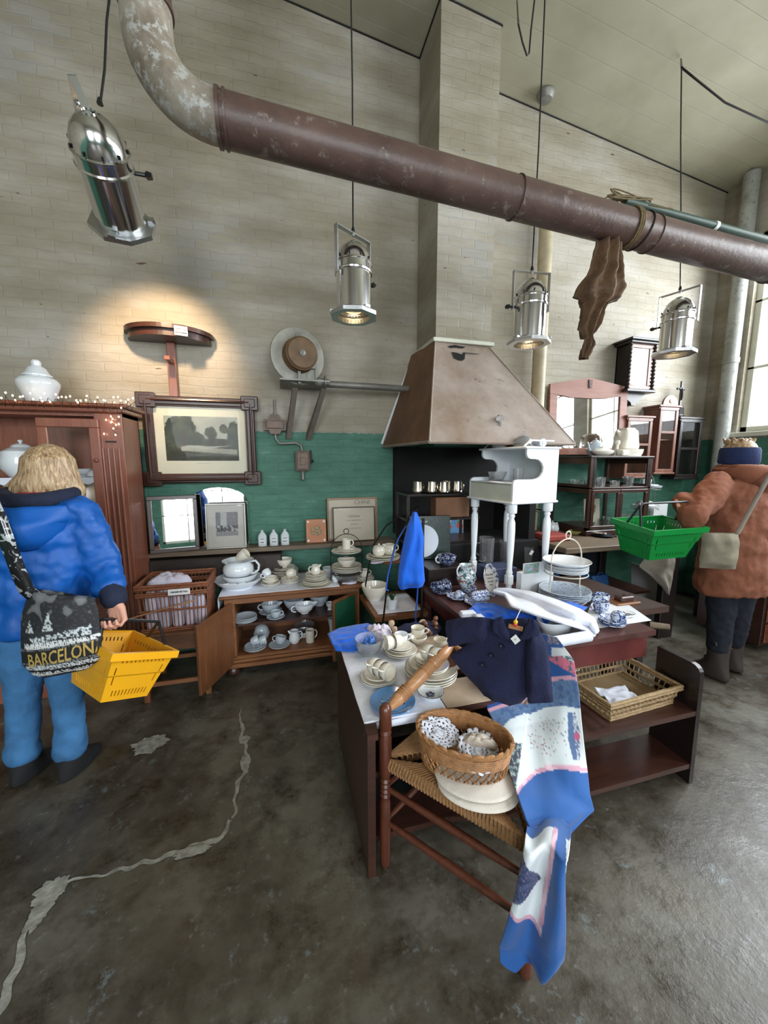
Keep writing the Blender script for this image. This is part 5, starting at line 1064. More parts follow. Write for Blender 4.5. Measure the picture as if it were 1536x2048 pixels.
# oval basket with lace on the chair seat
bc_ = at(912, 1530, Z=.49); brz = -.62
t = thing('oval_basket', 'oval golden wicker basket with crossed-weave sides on the rush seat', 'basket', (.60, 1.115, .482), brz)
Ra, Rb, Hb = .165, .11, .125
def el(a_, z, k=0): f = .88+.12*z/Hb+k; return (Ra*f*math.cos(a_), Rb*f*math.sin(a_), z)
mb = MB(); n = 72; vs = [el(2*PI*i/n, z) for z in (.055, .125) for i in range(n)]; mb.add(vs, [(i, (i+1) % n, n+(i+1) % n, n+i) for i in range(n)], True)
for zz in (.062, .07, .078, .086, .094, .102): mb.tube([Vector(el(2*PI*i/n, zz, .012+.006*(1 if (i+int(zz*1000)) % 4 < 2 else -1))) for i in range(n)], .004, 5, closed=True)
mb.build('woven_side', WICK, t)
mb = MB()
for i in range(34):
    for s_ in (-1, 1):
        a0_ = 2*PI*i/34; mb.tube([el(a0_, .008, .01), el(a0_+s_*.13, .03, .02+.006*s_), el(a0_+s_*.26, .057, .012)], .0042, 5, flat=.5)
mb.build('crossed_weave', WICK, t)['kind'] = 'stuff'
mb = MB()
for k in range(2): mb.tube([Vector(el(2*PI*i/n, .122, .012))+Vector((.004*math.cos(i*1.1+k*PI), 0, .005*math.sin(i*1.1+k*PI))) for i in range(n)], .0065, 6, closed=True)
mb.build('rim', WICK, t)
mb = MB(); mb.tube([Vector(el(2*PI*i/n, .005, .01)) for i in range(n)], .006, 6, closed=True); vs = [el(2*PI*i/n, .006) for i in range(n)]; mb.add(vs, [tuple(range(n))], False); mb.build('base', WICK, t)
LACE = painted('lace_thread', .85)
def lace(name, label, cx_, cy, cz0, R, rz, sd, tilt=(0, 0)):
    mb = MB(); nr, na = 16, 72; vs = []; fs = []
    for j in range(nr+1):
        for i in range(na):
            a_ = 2*PI*i/na; r_ = R*(j/nr)*(1+(.06*abs(math.sin(a_*8)) if j == nr else 0)); vs.append((r_*math.cos(a_), r_*math.sin(a_)*.8, .016*noise.noise(Vector((r_*math.cos(a_)*30, r_*math.sin(a_)*30, sd)))+tilt[0]*r_*math.cos(a_)+tilt[1]*r_*math.sin(a_)))
    for j in range(nr):
        for i in range(na):
            if (j in (3, 6, 7, 10, 13) and (i//2 + j) % 2 == 0 and j > 2) or (j == nr-1 and i % 4 == 0): continue
            fs.append((j*na+i, j*na+(i+1) % na, (j+1)*na+(i+1) % na, (j+1)*na+i))
    mb.add(vs, fs, True); o = tag(mb.build(name, CLOTHW, thick=.0025), label, 'lace'); o.location = (cx_, cy, cz0); o.rotation_euler[2] = rz; return o
lace('lace_doily', 'round white crochet doily at the left inside the oval basket', .535, 1.175, .575, .075, .2, 1, (-.15, .25)); lace('lace_cloth', 'crumpled cream lace piece at the right inside the oval basket', .635, 1.07, .56, .085, 1.0, 5, (.2, .1))
heap('lace_ruffle', 'twisted cream lace trimming lying across the doilies in the oval basket', 'lace', (.655, 1.10, .563), .06, .028, .03, plain('cream_lace', rgb(204, 192, 178), .85, bp=.5, bsc=80), 9, -.5)
# two round pads at the seat edge
for k, (x, y, z, lb) in enumerate(((955, 1592, .483, 'upper white round quilted pad sticking out below the oval basket'), (962, 1612, .472, 'lower white round quilted pad under the other one on the rush seat'))):
    mb = MB(); R = .135; mb.lathe([(0, .008), (R*.9, .008), (R*.97, .007), (R, .0035), (R*.97, 0), (0, 0)], 48, ell=.72); c = at(x, y, Z=z); o = tag(mb.build('round_pad', plain('off_white_cotton', rgb(214, 206, 196), .85, var=.04, bp=.2) if 'off_white_cotton' not in MATS else MATS['off_white_cotton']), lb, 'pad', 'round pads on the rush seat'); o.location = (c.x+.02, c.y+.06, z+.006); o.rotation_euler = (.0, 0, -.5)
# ================================================================ crockery and small things
def china(name, col, rough=.18, var=.03): return plain(name, col, rough, var=var, coat=.4)
CREAM = china('cream_china', rgb(226, 220, 206)); WCH = china('white_china', rgb(226, 231, 236)); LINE = china('grey_line', rgb(96, 92, 92)); GREYCH = china('grey_white_china', rgb(178, 188, 196))
LILINE = china('pale_grey_band', rgb(150, 154, 160))
def deco(name, a, b_, sc, thr=.5, c=None):
    m, nt, b = nodes(name); co = coords(nt); n = nz(nt, co, sc, 2, .5, 1.5); st = [(thr, b_), (thr+.03, a)]
    o = ramp(nt, n, st)
    if c: o = mixc(nt, ramp(nt, nz(nt, co, sc*.9, 1, .5), [(.62, (0, 0, 0, 1)), (.64, (1, 1, 1, 1))]), o, c)
    nt.links.new(o, b.inputs['Base Color']); b.inputs['Roughness'].default_value = .15; b.inputs['Coat Weight'].default_value = .4; return m
DELFT = deco('delft_blue_white', rgb(206, 214, 228), rgb(44, 72, 140), 60, .46); DELFTD = deco('dark_delft', rgb(150, 160, 184), rgb(24, 32, 72), 55, .52)
BLUEPAT = deco('grey_blue_pattern', rgb(186, 196, 208), rgb(140, 152, 172), 40, .42); VASEP = deco('painted_vase', rgb(208, 220, 222), rgb(60, 104, 120), 38, .44, rgb(170, 84, 60))
GLASS = glassm('clear_glass'); GLASSB = glassm('cobalt_glass', (.03, .1, .75, 1)); CUTG = glassm('cut_glass', (.97, .98, 1, 1), .08)
for m_, v_ in ((CUTG, .8), (GLASS, .9)): m_.node_tree.nodes['Principled BSDF'].inputs['Transmission Weight'].default_value = v_
SILVER = plain('tarnished_silver', (.72, .66, .58, 1), .18, 1, .25, 20)
PLATEBLUE = china('sky_blue_china', rgb(92, 142, 200))
def plate_mesh(r, h=.016, m=0): return [(0, 0, m), (r*.55, 0, m), (r*.6, .003, m), (r*.97, h-.002, m), (r, h-.001, m), (r*1.005, h+.0015, m), (r*.99, h+.003, 1), (r*.965, h+.0022, m), (r*.8, h*.62+.003, m), (r*.62, .006, m), (0, .005, m)]
PC = {}
def proto(key, fn):
    """build once, then copy the thing with its parts"""
    if key not in PC: PC[key] = fn(); return PC[key], True
    return dup(PC[key]), False
def place(o, c, rz=0, rx=0, ry=0, label=None, cat=None, group=None):
    o.location = c; o.rotation_euler = (rx, ry, rz); o['label'] = label; o['category'] = cat
    if group: o['group'] = group
    elif 'group' in o.keys(): del o['group']
    return o
def plate(c, r, label, mat=CREAM, line=LINE, h=.016, group=None, cat='plate', name='plate', rz=0, rx=0, ry=0):
    def f(): mb = MB(); mb.lathe(plate_mesh(r, h), 40, False); return mb.build(name, [mat, line])
    o, _ = proto((name, r, h, mat.name, line.name), f); return place(o, c, rz, rx, ry, label, cat, group)
def stack(c, rs, label, mat=CREAM, line=LINE, pitch=.0085, group=None, h=.016, cat='plate', name='plate'):
    """a pile of plates, bottom first; label holds {} for the place in the pile"""
    n = len(rs); z = 0
    for i, r in enumerate(rs): plate(Vector(c)+Vector((.002*math.sin(i*2.3), .002*math.cos(i*1.7), z)), r, label.format(ordinal(i, n)), mat, line, h, group, cat, name, rz=i*.7); z += pitch
    return Vector(c)+Vector((0, 0, z+.0))
def handle(mb, r, h, wz=.5, out=.03, th=.0045, ht=.5, y=0):
    zc = h*wz; pts = [(r-.004, 0, zc+h*ht*.5), (r+out*.55, 0, zc+h*ht*.55), (r+out, 0, zc+h*ht*.2), (r+out*.9, 0, zc-h*ht*.2), (r+out*.4, 0, zc-h*ht*.45), (r-.006, 0, zc-h*ht*.5)]
    P_ = []
    for i in range(len(pts)-1):
        for k in range(3): P_.append(Vector(pts[i]).lerp(Vector(pts[i+1]), k/3))
    P_.append(Vector(pts[-1])); mb.tube(P_, th, 6)
def cup(c, label, r=.038, h=.055, mat=CREAM, rz=0, tip=0, tdir=0, cat='cup', name='cup', group=None, prof=None, out=.022, line=None):
    """tip = angle the cup is laid over"""
    line = line or mat
    def f():
        p = prof or [(0, 0), (r*.55, 0), (r*.6, .004), (r*.85, h*.25), (r*.95, h*.6), (r*1.0, h, 1), (r*.97, h+.0015), (r*.9, h*.6), (r*.78, h*.28), (0, h*.1)]
        mb = MB(); mb.lathe(p, 28, False); o = mb.build(name, [mat, line]); mb = MB(); handle(mb, r*.93, h, .52, out, .0038, .62); mb.build('handle', mat, o); return o
    o, _ = proto((name, r, h, mat.name, line.name, str(prof)), f)
    c = Vector(c)
    if tip: # laid on its side: keep the wall on the surface
        place(o, c, 0, 0, 0, label, cat, group); o.rotation_mode = 'XYZ'; M_ = Matrix.Rotation(tdir, 4, 'Z') @ Matrix.Rotation(tip, 4, 'Y') @ Matrix.Rotation(rz, 4, 'Z'); o.rotation_euler = M_.to_euler('XYZ'); o.location = c+Vector((0, 0, abs(math.sin(tip))*r*.98)); return o
    return place(o, c, rz, 0, 0, label, cat, group)
def vessel(name, label, cat, c, prof, mat, rz=0, parts=(), seg=36, group=None, line=None, rx=0, ry=0, ell=1, cap=False):
    mb = MB(); mb.lathe(prof, seg, cap, ell); o = tag(mb.build(name, [mat, line or mat]), label, cat, group); o.location = c; o.rotation_euler = (rx, ry, rz)
    for nm, fn, m in parts: mb = MB(); fn(mb); mb.build(nm, m or mat, o)
    return o
def bowlp(r, h, t=.004, foot=.5, fh=.006): return [(0, .001), (r*foot, 0), (r*foot, fh), (r*.75, h*.32), (r*.93, h*.7), (r, h, 1), (r-t*.5, h+.002), (r*.93-t, h*.7), (r*.74-t, h*.34), (r*foot*.8, fh+.003), (0, fh+.003)]
def bowl(c, label, r, h, mat=CREAM, name='bowl', cat='bowl', group=None, rz=0, parts=(), line=None, foot=.5, rx=0, ry=0, ell=1): return vessel(name, label, cat, c, bowlp(r, h, foot=foot), mat, rz, parts, 40, group, line, rx, ry, ell)
def spout(r, h, l=.03, w_=.014): return lambda mb: mb.tube([(-r*.8, 0, h*.55), (-r-l*.3, 0, h*.68), (-r-l*.75, 0, h*.9), (-r-l, 0, h*1.02)], [w_, w_*.8, w_*.55, w_*.5], 10)
def knob(z, r=.01): return lambda mb: (mb.at((0, 0, z)), mb.lathe([(r*.5, 0), (r*.5, r*.4), (r, r), (r*.9, r*1.6), (0, r*2)], 14))
def lidf(r, z, hh=.02): return lambda mb: (mb.at((0, 0, z)), mb.lathe([(r*1.02, 0), (r, .004), (r*.8, hh*.6), (r*.4, hh*.95), (0, hh)], 28, False))
def jugp(r, h): return [(0, 0), (r*.7, 0), (r*.95, h*.2), (r, h*.38), (r*.85, h*.65), (r*.72, h*.8), (r*.78, h, 1), (r*.74, h), (r*.68, h*.8), (r*.8, h*.6), (r*.94, h*.38), (r*.8, h*.1), (0, h*.06)]
def jug(c, label, r, h, mat=CREAM, rz=0, name='jug', cat='jug', line=None): return vessel(name, label, cat, c, jugp(r, h), mat, rz, [('handle', lambda mb: handle(mb, r*.85, h, .55, r*.55, .0045, .6), None), ('spout', lambda mb: mb.tube([(-r*.62, 0, h*.8), (-r*.95, 0, h*.96), (-r*1.12, 0, h*1.03)], [r*.3, r*.2, r*.06], 10), None)], line=line)
def mug(c, label, r=.038, h=.085, mat=CREAM, rz=0, cat='mug', line=None): return vessel('mug', label, cat, c, [(0, 0), (r*.92, 0), (r, .006), (r, h, 1), (r*.93, h), (r*.93, .008), (0, .008)], mat, rz, [('handle', lambda mb: handle(mb, r, h, .55, .024, .0045, .6), None)], line=line)
def teapot(c, label, r, h, mat=WCH, rz=0, name='teapot', cat='teapot'):
    return vessel(name, label, cat, c, [(0, 0), (r*.6, 0), (r*.95, h*.25), (r, h*.45), (r*.85, h*.75), (r*.45, h*.88), (0, h*.88)], mat, rz, [('lid', lambda mb: (lidf(r*.45, h*.87, h*.12)(mb), knob(h*.98, r*.12)(mb)), None), ('handle', lambda mb: handle(mb, r*.9, h, .5, r*.55, .006, .65), None), ('spout', lambda mb: mb.tube([(-r*.8, 0, h*.3), (-r*1.25, 0, h*.45), (-r*1.4, 0, h*.7), (-r*1.62, 0, h*.86)], [r*.24, r*.16, r*.11, r*.09], 10), None)])
Z1 = ST+.003
# ---- top of the oak sideboard
q = at(478, 1173, Z=Z1); bowl(q, 'widest white wash basin at the left end of the sideboard, holding the chamber pot', .175, .07, WCH, 'wash_basin', 'basin', foot=.6)
bowl(q+Vector((.01, .02, .02)), 'smaller white bowl nested in the wide basin under the chamber pot', .13, .075, WCH, 'bowl', 'bowl', foot=.55)
q3 = q+Vector((.0, .03, .075)); vessel('chamber_pot', 'big glossy white chamber pot with loop handle on the stacked basins', 'pot', q3, [(0, 0), (.065, 0), (.1, .02), (.113, .05), (.108, .08), (.092, .1), (.095, .112), (.115, .122), (.116, .126), (.09, .113), (.085, .1), (.1, .078), (.105, .05), (.09, .022), (0, .012)], WCH, -.2, [('handle', lambda mb: handle(mb, .1, .12, .55, .055, .008, .8), None)])
cup(q3+Vector((.0, -.02, .105)), 'cream beaker lying tipped across the rim of the chamber pot', .04, .085, CREAM, 1, .95, -.35, 'beaker', 'beaker')
for k, (dx, a_) in enumerate(((-.08, .3), (-.03, -.2), (.03, .5))):
    mb = MB(); mb.box(-.028, .028, -.009, .009, 0, .016, .005); o = tag(mb.build('china_handle_piece', WCH), ['white china piece at the left inside the wide wash basin', 'white china piece in the middle front of the wash basin', 'white china piece at the right front inside the wash basin'][k], 'china piece'); o.location = q+Vector((dx, -.105+abs(dx)*.25, .042)); o.rotation_euler = (.3, 0, a_)
q = at(541, 1170, Z=Z1); z = stack(q, [.075, .075], '{} cream saucer under the nested bowls beside the wash basin', name='saucer', cat='saucer'); bowl(z, 'cream dessert bowl on the saucers right of the wash basin', .062, .035); bowl(z+Vector((0, 0, .012)), 'smaller cream bowl inside the dessert bowl', .05, .035); cup(z+Vector((-.01, 0, .03)), 'white angular cup tipped inside the small cream bowls', .034, .05, WCH, 1, .9, 2.2, line=WCH)
q = at(522, 1147, Z=Z1); cup(q+Vector((0, 0, .03)), 'white square-handled cup standing behind the wash basin handle', .036, .05, WCH, .3)
q = at(569, 1152, Z=Z1); z = stack(q, [.112]*5+[.09]*2, '{} cream plate in the wide pile under the gravy jug', pitch=.011); bowl(z, 'cream bowl-shaped sauce jug with pouring lip on the wide plate pile', .066, .07, CREAM, 'sauce_jug', 'jug', parts=[('lip', lambda mb: mb.tube([(-.05, 0, .06), (-.072, 0, .072), (-.085, .0, .07)], [.018, .012, .008], 8), None)], foot=.35)
q = at(580, 1166, Z=Z1); z = stack(q, [.07]*4, '{} cream saucer in the pile carrying two tipped cups', name='saucer', cat='saucer'); cup(z+Vector((-.025, 0, 0)), 'left one of two cream cups lying on the small saucer pile', .036, .05, CREAM, 0, 1.3, .3); cup(z+Vector((.03, -.005, 0)), 'right one of two cream cups lying on the small saucer pile', .036, .05, CREAM, 0, 1.4, 1.9)
q = at(632, 1170, Z=Z1); plate(q, .13, 'wide cream platter at the bottom of the tall plate pile on the sideboard', name='platter', cat='platter'); z = stack(q+Vector((0, 0, .012)), [.1]*3+[.08]*5, '{} cream plate in the tall pile under the small milk jug', pitch=.0095); jug(z, 'small cream milk jug with dark rim on the tall plate pile', .038, .07, CREAM, PI+.1, line=LINE)
q = at(617, 1133, Z=Z1); mug(q, 'left tall cream mug standing behind the plate piles', .034, .095, CREAM, 0); mug(at(654, 1130, Z=Z1), 'right grey-cream mug standing behind the plate piles', .036, .095, GREYCH, .1)
mug(at(656, 1152, Z=Z1), 'shiny white round mug right of the tall plate pile', .045, .075, WCH, .2); vessel('egg_shaker', 'white egg-shaped shaker at the front right of the sideboard cloth', 'shaker', at(671, 1163, Z=Z1), [(0, 0), (.02, 0), (.03, .02), (.03, .035), (.018, .06), (.006, .068), (0, .069)], WCH, cap=True)
# tier stand
q = at(695, 1165, Z=Z1); q.y += .03
vessel('glass_bowl', 'clear glass bowl at the foot of the plate tower on the sideboard', 'bowl', q, bowlp(.11, .075, foot=.5), GLASS)
z = stack(q+Vector((0, 0, .085)), [.12]*4, '{} cream plate of the middle tier of the plate tower', pitch=.011); bowl(z, 'cream bowl between the two tiers of the plate tower', .072, .055)
z2 = q+Vector((0, 0, .235)); z3 = stack(z2, [.12, .09, .075, .07], '{} cream plate of the top tier of the plate tower', pitch=.008); mug(z3, 'cream mug crowning the plate tower on the sideboard', .032, .075, CREAM)
t = thing('wire_tier_stand', 'black wire tier stand with ring handle around the plate tower', 'cake stand', q); mb = MB(); Hh = .42
mb.tube([(.125, 0, .0), (.125, 0, .2)]+[(.125*math.cos(a_), 0, .25+.135*math.sin(a_)) for a_ in [i/12*PI for i in range(13)]]+[(-.125, 0, .2), (-.125, 0, .0)], .003, 6); mb.build('hoop', IRON, t)
mb = MB(); mb.tube([(.02*math.cos(a_), 0, .405+.02*math.sin(a_)) for a_ in [i/16*2*PI for i in range(16)]], .003, 6, closed=True); mb.build('ring', IRON, t)
for zz in (.08, .23): mb = MB(); mb.tube([(.124*math.cos(a_), .124*math.sin(a_), zz) for a_ in [i/28*2*PI for i in range(28)]], .003, 6, closed=True); mb.build('tier_ring', IRON, t)
q = at(728, 1160, Z=Z1); z = stack(q, [.085, .08, .07], '{} cream saucer at the right end of the sideboard', pitch=.01, name='saucer', cat='saucer'); cup(z, 'cream cup on the saucers at the right end of the sideboard', .04, .055, CREAM, 0)
heap('napkin', 'crumpled pale napkin at the right end of the sideboard cloth', 'napkin', at(700, 1166, Z=Z1), .06, .03, .015, LIN, 12)
# upper shelf of the iron stand
q = at(766, 1118, Z=.838); z = stack(q, [.13, .13, .10], '{} cream plate on the upper shelf of the iron stand', pitch=.012)
vessel('sugar_pot', 'round cream sugar pot with lid on the iron stand plates', 'sugar pot', z+Vector((-.035, -.01, 0)), [(0, 0), (.035, 0), (.048, .02), (.05, .04), (.042, .06), (.038, .065), (0, .065)], CREAM, 0, [('lid', lambda mb: (lidf(.04, .064, .014)(mb), knob(.075, .008)(mb)), None)])
jug(z+Vector((.055, .01, 0)), 'wide cream jug beside the sugar pot on the iron stand', .05, .075, CREAM, .0)
heap('napkin', 'lacy white cloth hanging over the edge of the upper stand shelf', 'napkin', at(745, 1125, Z=.838)+Vector((.03, 0, 0)), .05, .04, .006, LIN, 15)
q = at(748, 1200, Z=.544); q.x += .01; cloth_top('tray_doily', 'pale scalloped cloth on the lower shelf of the iron stand', .60, .92, 2.36, 2.72, .5405, CLOTHW, (0, 0, 0, 0), .003, 16)
bowl(q+Vector((0, .02, .001)), 'large cream mixing bowl on the lower shelf of the iron stand', .1, .11, CREAM, foot=.55)
q = at(784, 1217, Z=.546); t = vessel('plant_pot', 'small white pot with a green cactus-like plant on the lower stand shelf', 'potted plant', q, [(0, 0), (.03, 0), (.04, .07), (.043, .075), (.038, .075), (.034, .06), (0, .055)], WCH)
mb = MB(); random.seed(3)
for k in range(16):
    a_ = random.random()*6.28; l = .03+.03*random.random(); mb.tube([(0, 0, .055), (.012*math.cos(a_), .012*math.sin(a_), .08), (l*.7*math.cos(a_), l*.7*math.sin(a_), .085+l*.7)], [.006, .009, .001], 6, flat=.4)
mb.build('leaves', plain('leaf_green', rgb(38, 84, 50), .5), t)
# ---- inside the sideboard, upper shelf
ZS = .386; q = at(477, 1236, Z=ZS); q = Vector((-.30, 2.86, ZS)); stack(q, [.085]*4, '{} grey-white saucer at the left of the sideboard shelf', GREYCH, LINE, name='saucer', cat='saucer')
def boat(c, label, r, h, mat, rz): return vessel('sauce_boat', label, 'sauce boat', c, bowlp(r, h, foot=.4), mat, rz, [('lip', lambda mb: mb.tube([(-r*.8, 0, h*.8), (-r*1.15, 0, h*.98), (-r*1.35, 0, h)], [r*.3, r*.18, r*.06], 8), None), ('handle', lambda mb: handle(mb, r*.95, h, .6, r*.4, .005, .6), None)], ell=.75)
q = Vector((-.12, 2.98, ZS)); plate(q, .09, 'grey-white saucer under the sauce boat on the sideboard shelf', GREYCH, name='saucer', cat='saucer'); boat(q+Vector((0, 0, .008)), 'grey-white sauce boat at the back left of the sideboard shelf', .07, .07, GREYCH, PI)
q = Vector((-.08, 2.86, ZS)); plate(q, .068, 'saucer under the square-handled cup in the sideboard', GREYCH, name='saucer', cat='saucer'); cup(q+Vector((0, 0, .007)), 'faceted cup with square handle on the sideboard shelf', .038, .05, GREYCH, .1)
q = Vector((.06, 3.02, ZS)); bowl(q, 'deep grey-white bowl in the back middle of the sideboard shelf', .085, .085, GREYCH); boat(Vector((.14, 2.9, ZS)), 'footed white sauce boat in front on the sideboard shelf', .078, .075, WCH, PI+.2)
bowl(Vector((.27, 3.05, ZS)), 'white bowl at the back right of the sideboard shelf', .085, .09, GREYCH); vessel('egg_cup', 'small white egg cup at the right of the sideboard shelf', 'egg cup', Vector((.34, 2.92, ZS)), [(0, 0), (.02, 0), (.012, .015), (.028, .035), (.03, .06), (.026, .06), (.022, .04), (0, .03)], WCH)
ZB = .152
q = Vector((-.24, 2.87, ZB)); z = stack(q, [.082, .082, .075], '{} pale saucer at the left of the sideboard bottom', GREYCH, LINE, name='saucer', cat='saucer'); cup(z+Vector((-.03, 0, 0)), 'left tipped pale cup on the sideboard bottom', .036, .055, GREYCH, 0, 1.35, .2); cup(z+Vector((.025, 0, 0)), 'right tipped pale cup on the sideboard bottom', .036, .055, GREYCH, 0, 1.4, .1)
vessel('lidded_pot', 'pale blue-grey lidded pot behind the tipped cups in the sideboard', 'pot', Vector((-.2, 3.06, ZB)), [(0, 0), (.05, 0), (.065, .04), (.05, .08), (0, .08)], GREYCH, 0, [('lid', lambda mb: (lidf(.05, .08, .03)(mb), knob(.108, .008)(mb)), None)])
q = Vector((-.06, 2.87, ZB)); stack(q, [.082], '{} pale saucer under the leaning cup in the middle of the sideboard bottom', GREYCH, name='saucer', cat='saucer'); plate(q, .082, 'pale saucer under the leaning cup in the middle of the sideboard bottom', GREYCH, name='saucer', cat='saucer') if False else None; cup(q+Vector((0, 0, .012)), 'pale cup leaning on a saucer in the middle of the sideboard bottom', .042, .055, GREYCH, 2.6, .3, .5)
jug(Vector((.055, 2.9, ZB)), 'white milk jug standing on the sideboard bottom', .044, .10, WCH, 0); vessel('glass_dish', 'glass dish behind the milk jug on the sideboard bottom', 'dish', Vector((.14, 3.08, ZB)), bowlp(.09, .06), GLASS); bowl(Vector((.13, 2.99, ZB)), 'small white bowl between jug and mug in the sideboard', .06, .05, WCH); mug(Vector((.175, 2.88, ZB)), 'tall cream mug on the sideboard bottom right of the milk jug', .034, .1, CREAM, .3)
vessel('tall_vase', 'tall pale vase by the right door inside the sideboard', 'vase', Vector((.37, 2.96, ZB)), [(0, 0), (.035, 0), (.03, .05), (.045, .14), (.048, .15), (.04, .14), (0, .02)], GREYCH)
# ---- front table
ZF = .6005
q = at(785, 1408, Z=ZF); PLB = painted('blue_plate_picture', .2)
def bluefn(u, v):
    x, y = (u-.5)*2, (v-.5)*2; n1 = noise.noise(Vector((x*2.2, y*2.2, 3))); n2 = noise.noise(Vector((x*7, y*7, 1)))
    if x*x+y*y < .5 and -.25+n1*.4 < y < .38+n1*.5 and abs(x) < .62: return (44, 84, 150) if n2 > -.1 else (150, 184, 220)
    return (104, 152, 206)
t = plate(q, .092, 'sky-blue decorative plate with darker blue picture at the front edge', PLATEBLUE, PLATEBLUE, .016, name='decorative_plate')
mb = MB(); mb.grid(lambda u, v: (lambda x, y: (x*min(1, .6/max(.001, math.hypot(x, y)))*.092, y*min(1, .6/max(.001, math.hypot(x, y)))*.092, .0068))((u-.5)*1.7, (v-.5)*1.7), 60, 60); colour(mb.build('picture', PLB, t), bluefn, 60, 60)
q = at(756, 1360, Z=ZF); z = stack(q, [.082, .082, .062], '{} cream saucer under three lying cups at the left front', line=LILINE, name='saucer', cat='saucer', pitch=.009)
for k in range(3): cup(z+Vector((-.03+.02*k, .036-.03*k, .0)), ['back', 'middle', 'front'][k]+' one of three cream cups nested on their sides at the left front', .037, .05, CREAM, -PI/2-.5, PI/2-.05, -1.0, line=LILINE)
q = at(800, 1306, Z=ZF); z = stack(q, [.085, .085, .062, .062], '{} cream saucer under the two cups behind the dinner plates', line=LILINE, name='saucer', cat='saucer', pitch=.009)
for k in range(2): cup(z+Vector((-.035+.045*k, -.01+.005*k, 0)), ['left, base turned left,', 'right'][k]+' of two cream cups lying behind the dinner plates', .037, .05, CREAM, PI/2, -PI/2+.05, .2, line=LILINE)
q = at(858, 1362, Z=ZF)+Vector((.02, .03, 0)); z = stack(q, [.118]*4, '{} cream dinner plate in the big pile on the beige cloth', line=LILINE, pitch=.012); z = stack(z+Vector((-.012, 0, .0)), [.092]*2, '{} cream breakfast plate on top of the dinner plate pile', line=LILINE, pitch=.009); z = stack(z, [.062]*2, '{} cream saucer topping the dinner plate pile', line=LILINE, name='saucer', cat='saucer')
for k in range(2): cup(z+Vector((-.02+.022*k, .02-.035*k, 0)), ['left', 'right'][k]+' of two cream cups on the dinner plate pile', .038, .052, CREAM, -PI/2-.5, PI/2-.05, -1.0, line=LILINE)
q = at(838, 1290, Z=ZF); cup(q+Vector((0, .02, .045)), 'cream cup with curly handle standing at the back right of the cups', .038, .045, CREAM, -.2, line=LINE); bowl(q+Vector((-.0, .02, 0)), 'small cream bowl under the curly-handled cup', .05, .042); cup(q+Vector((-.1, .0, .03)), 'white cup standing at the back behind the lying cups', .036, .045, WCH, 0); bowl(q+Vector((-.1, .0, 0)), 'small white bowl under the back cup', .045, .03, WCH)
mug(at(880, 1296, Z=ZF), 'cream cup half hidden by the coat sleeve', .035, .05, CREAM, .2)
q = at(738, 1304, Z=ZF+.012); CB = []
t = vessel('cut_glass_bowl', 'cut-glass bowl holding crumpled blue paper on the front table', 'bowl', q, [(0, 0), (.04, 0), (.055, .015), (.068, .045), (.072, .075), (.069, .076), (.063, .046), (.05, .02), (0, .012)], CUTG)
me = t.data
for v in me.vertices:
    a_ = math.atan2(v.co.y, v.co.x); r_ = math.hypot(v.co.x, v.co.y)
    if r_ > .035: f = 1+.03*abs(math.sin(a_*8+v.co.z*60)); v.co.x *= f; v.co.y *= f
heap('blue_paper', 'crumpled blue paper filling inside the cut-glass bowl', 'paper', q+Vector((0, 0, .014)), .045, .042, .05, plain('blue_tissue', rgb(60, 116, 196), .6, var=.3, bp=.5), 21, amp=.6)
q = at(861, 1393, Z=ZF); t = vessel('flower_dish', 'small scalloped dish with painted flower beside the blue plate', 'dish', q, bowlp(.055, .026, foot=.6), WCH, line=DELFTD)
mb = MB(); 
for k in range(5): a_ = k*1.256; mb.at((.012*math.cos(a_), .012*math.sin(a_), .0105)); mb.lathe([(0, .0008), (.008, .0006), (.009, 0)], 8)
lab(mb.build('painted_flower', DELFTD, t), 'dark blue painted flower')
# wooden dolls behind
for k, (x, y, rr, lb) in enumerate(((783, 1246, .019, 'pale wooden darning egg at the back left behind the cups'), (789, 1257, .017, 'second pale wooden egg just in front of the first'), (846, 1238, .026, 'round pale wooden disc with dark eye among the wooden toys'))):
    c = at(x, y, Z=.64); vessel('darning_egg' if k < 2 else 'wooden_disc', lb, 'wooden toy', c-Vector((0, 0, .03)), [(0, 0), (rr*.5, 0), (rr*.6, rr*.6), (rr, rr*1.4), (rr*.8, rr*2.2), (0, rr*2.5)] if k < 2 else [(0, -.006), (rr, -.006), (rr, .006), (rr*.3, .007), (0, .004)], plain('pale_beech', rgb(196, 168, 138), .5) if 'pale_beech' not in MATS else MATS['pale_beech'], rx=0 if k < 2 else 1.1)
for k, (x, y) in enumerate(((866, 1240), (872, 1252), (856, 1250), (862, 1262))):
    c = at(x, y, Z=.64); mb = MB(); mb.turned((0, 0, 0), (.03, .01, .035), [(0, .012), (.2, .016), (.35, .008), (.5, .015), (.8, .015), (1, .006)], 10); o = tag(mb.build('wooden_spool', [wood('spool_wood', rgb(96, 60, 44), rgb(140, 96, 72)) if 'spool_wood' not in MATS else MATS['spool_wood']]), ['upper right small brown turned wooden toy behind the coat sleeve', 'middle small brown turned wooden toy near the coat sleeve', 'left small brown turned wooden toy beside the wooden disc', 'lowest small brown turned wooden toy nearest the coat'][k], 'wooden toy'); o.location = c-Vector((0, 0, .02)); o.rotation_euler[2] = k
o = tag(heap('navy_cloth', 'dark navy cloth under the wooden toys behind the front table', 'cloth', at(838, 1262, Z=.598), .15, .08, .04, NAVYC, 31), None, None)
# ---- red table
ZR = RT+.001
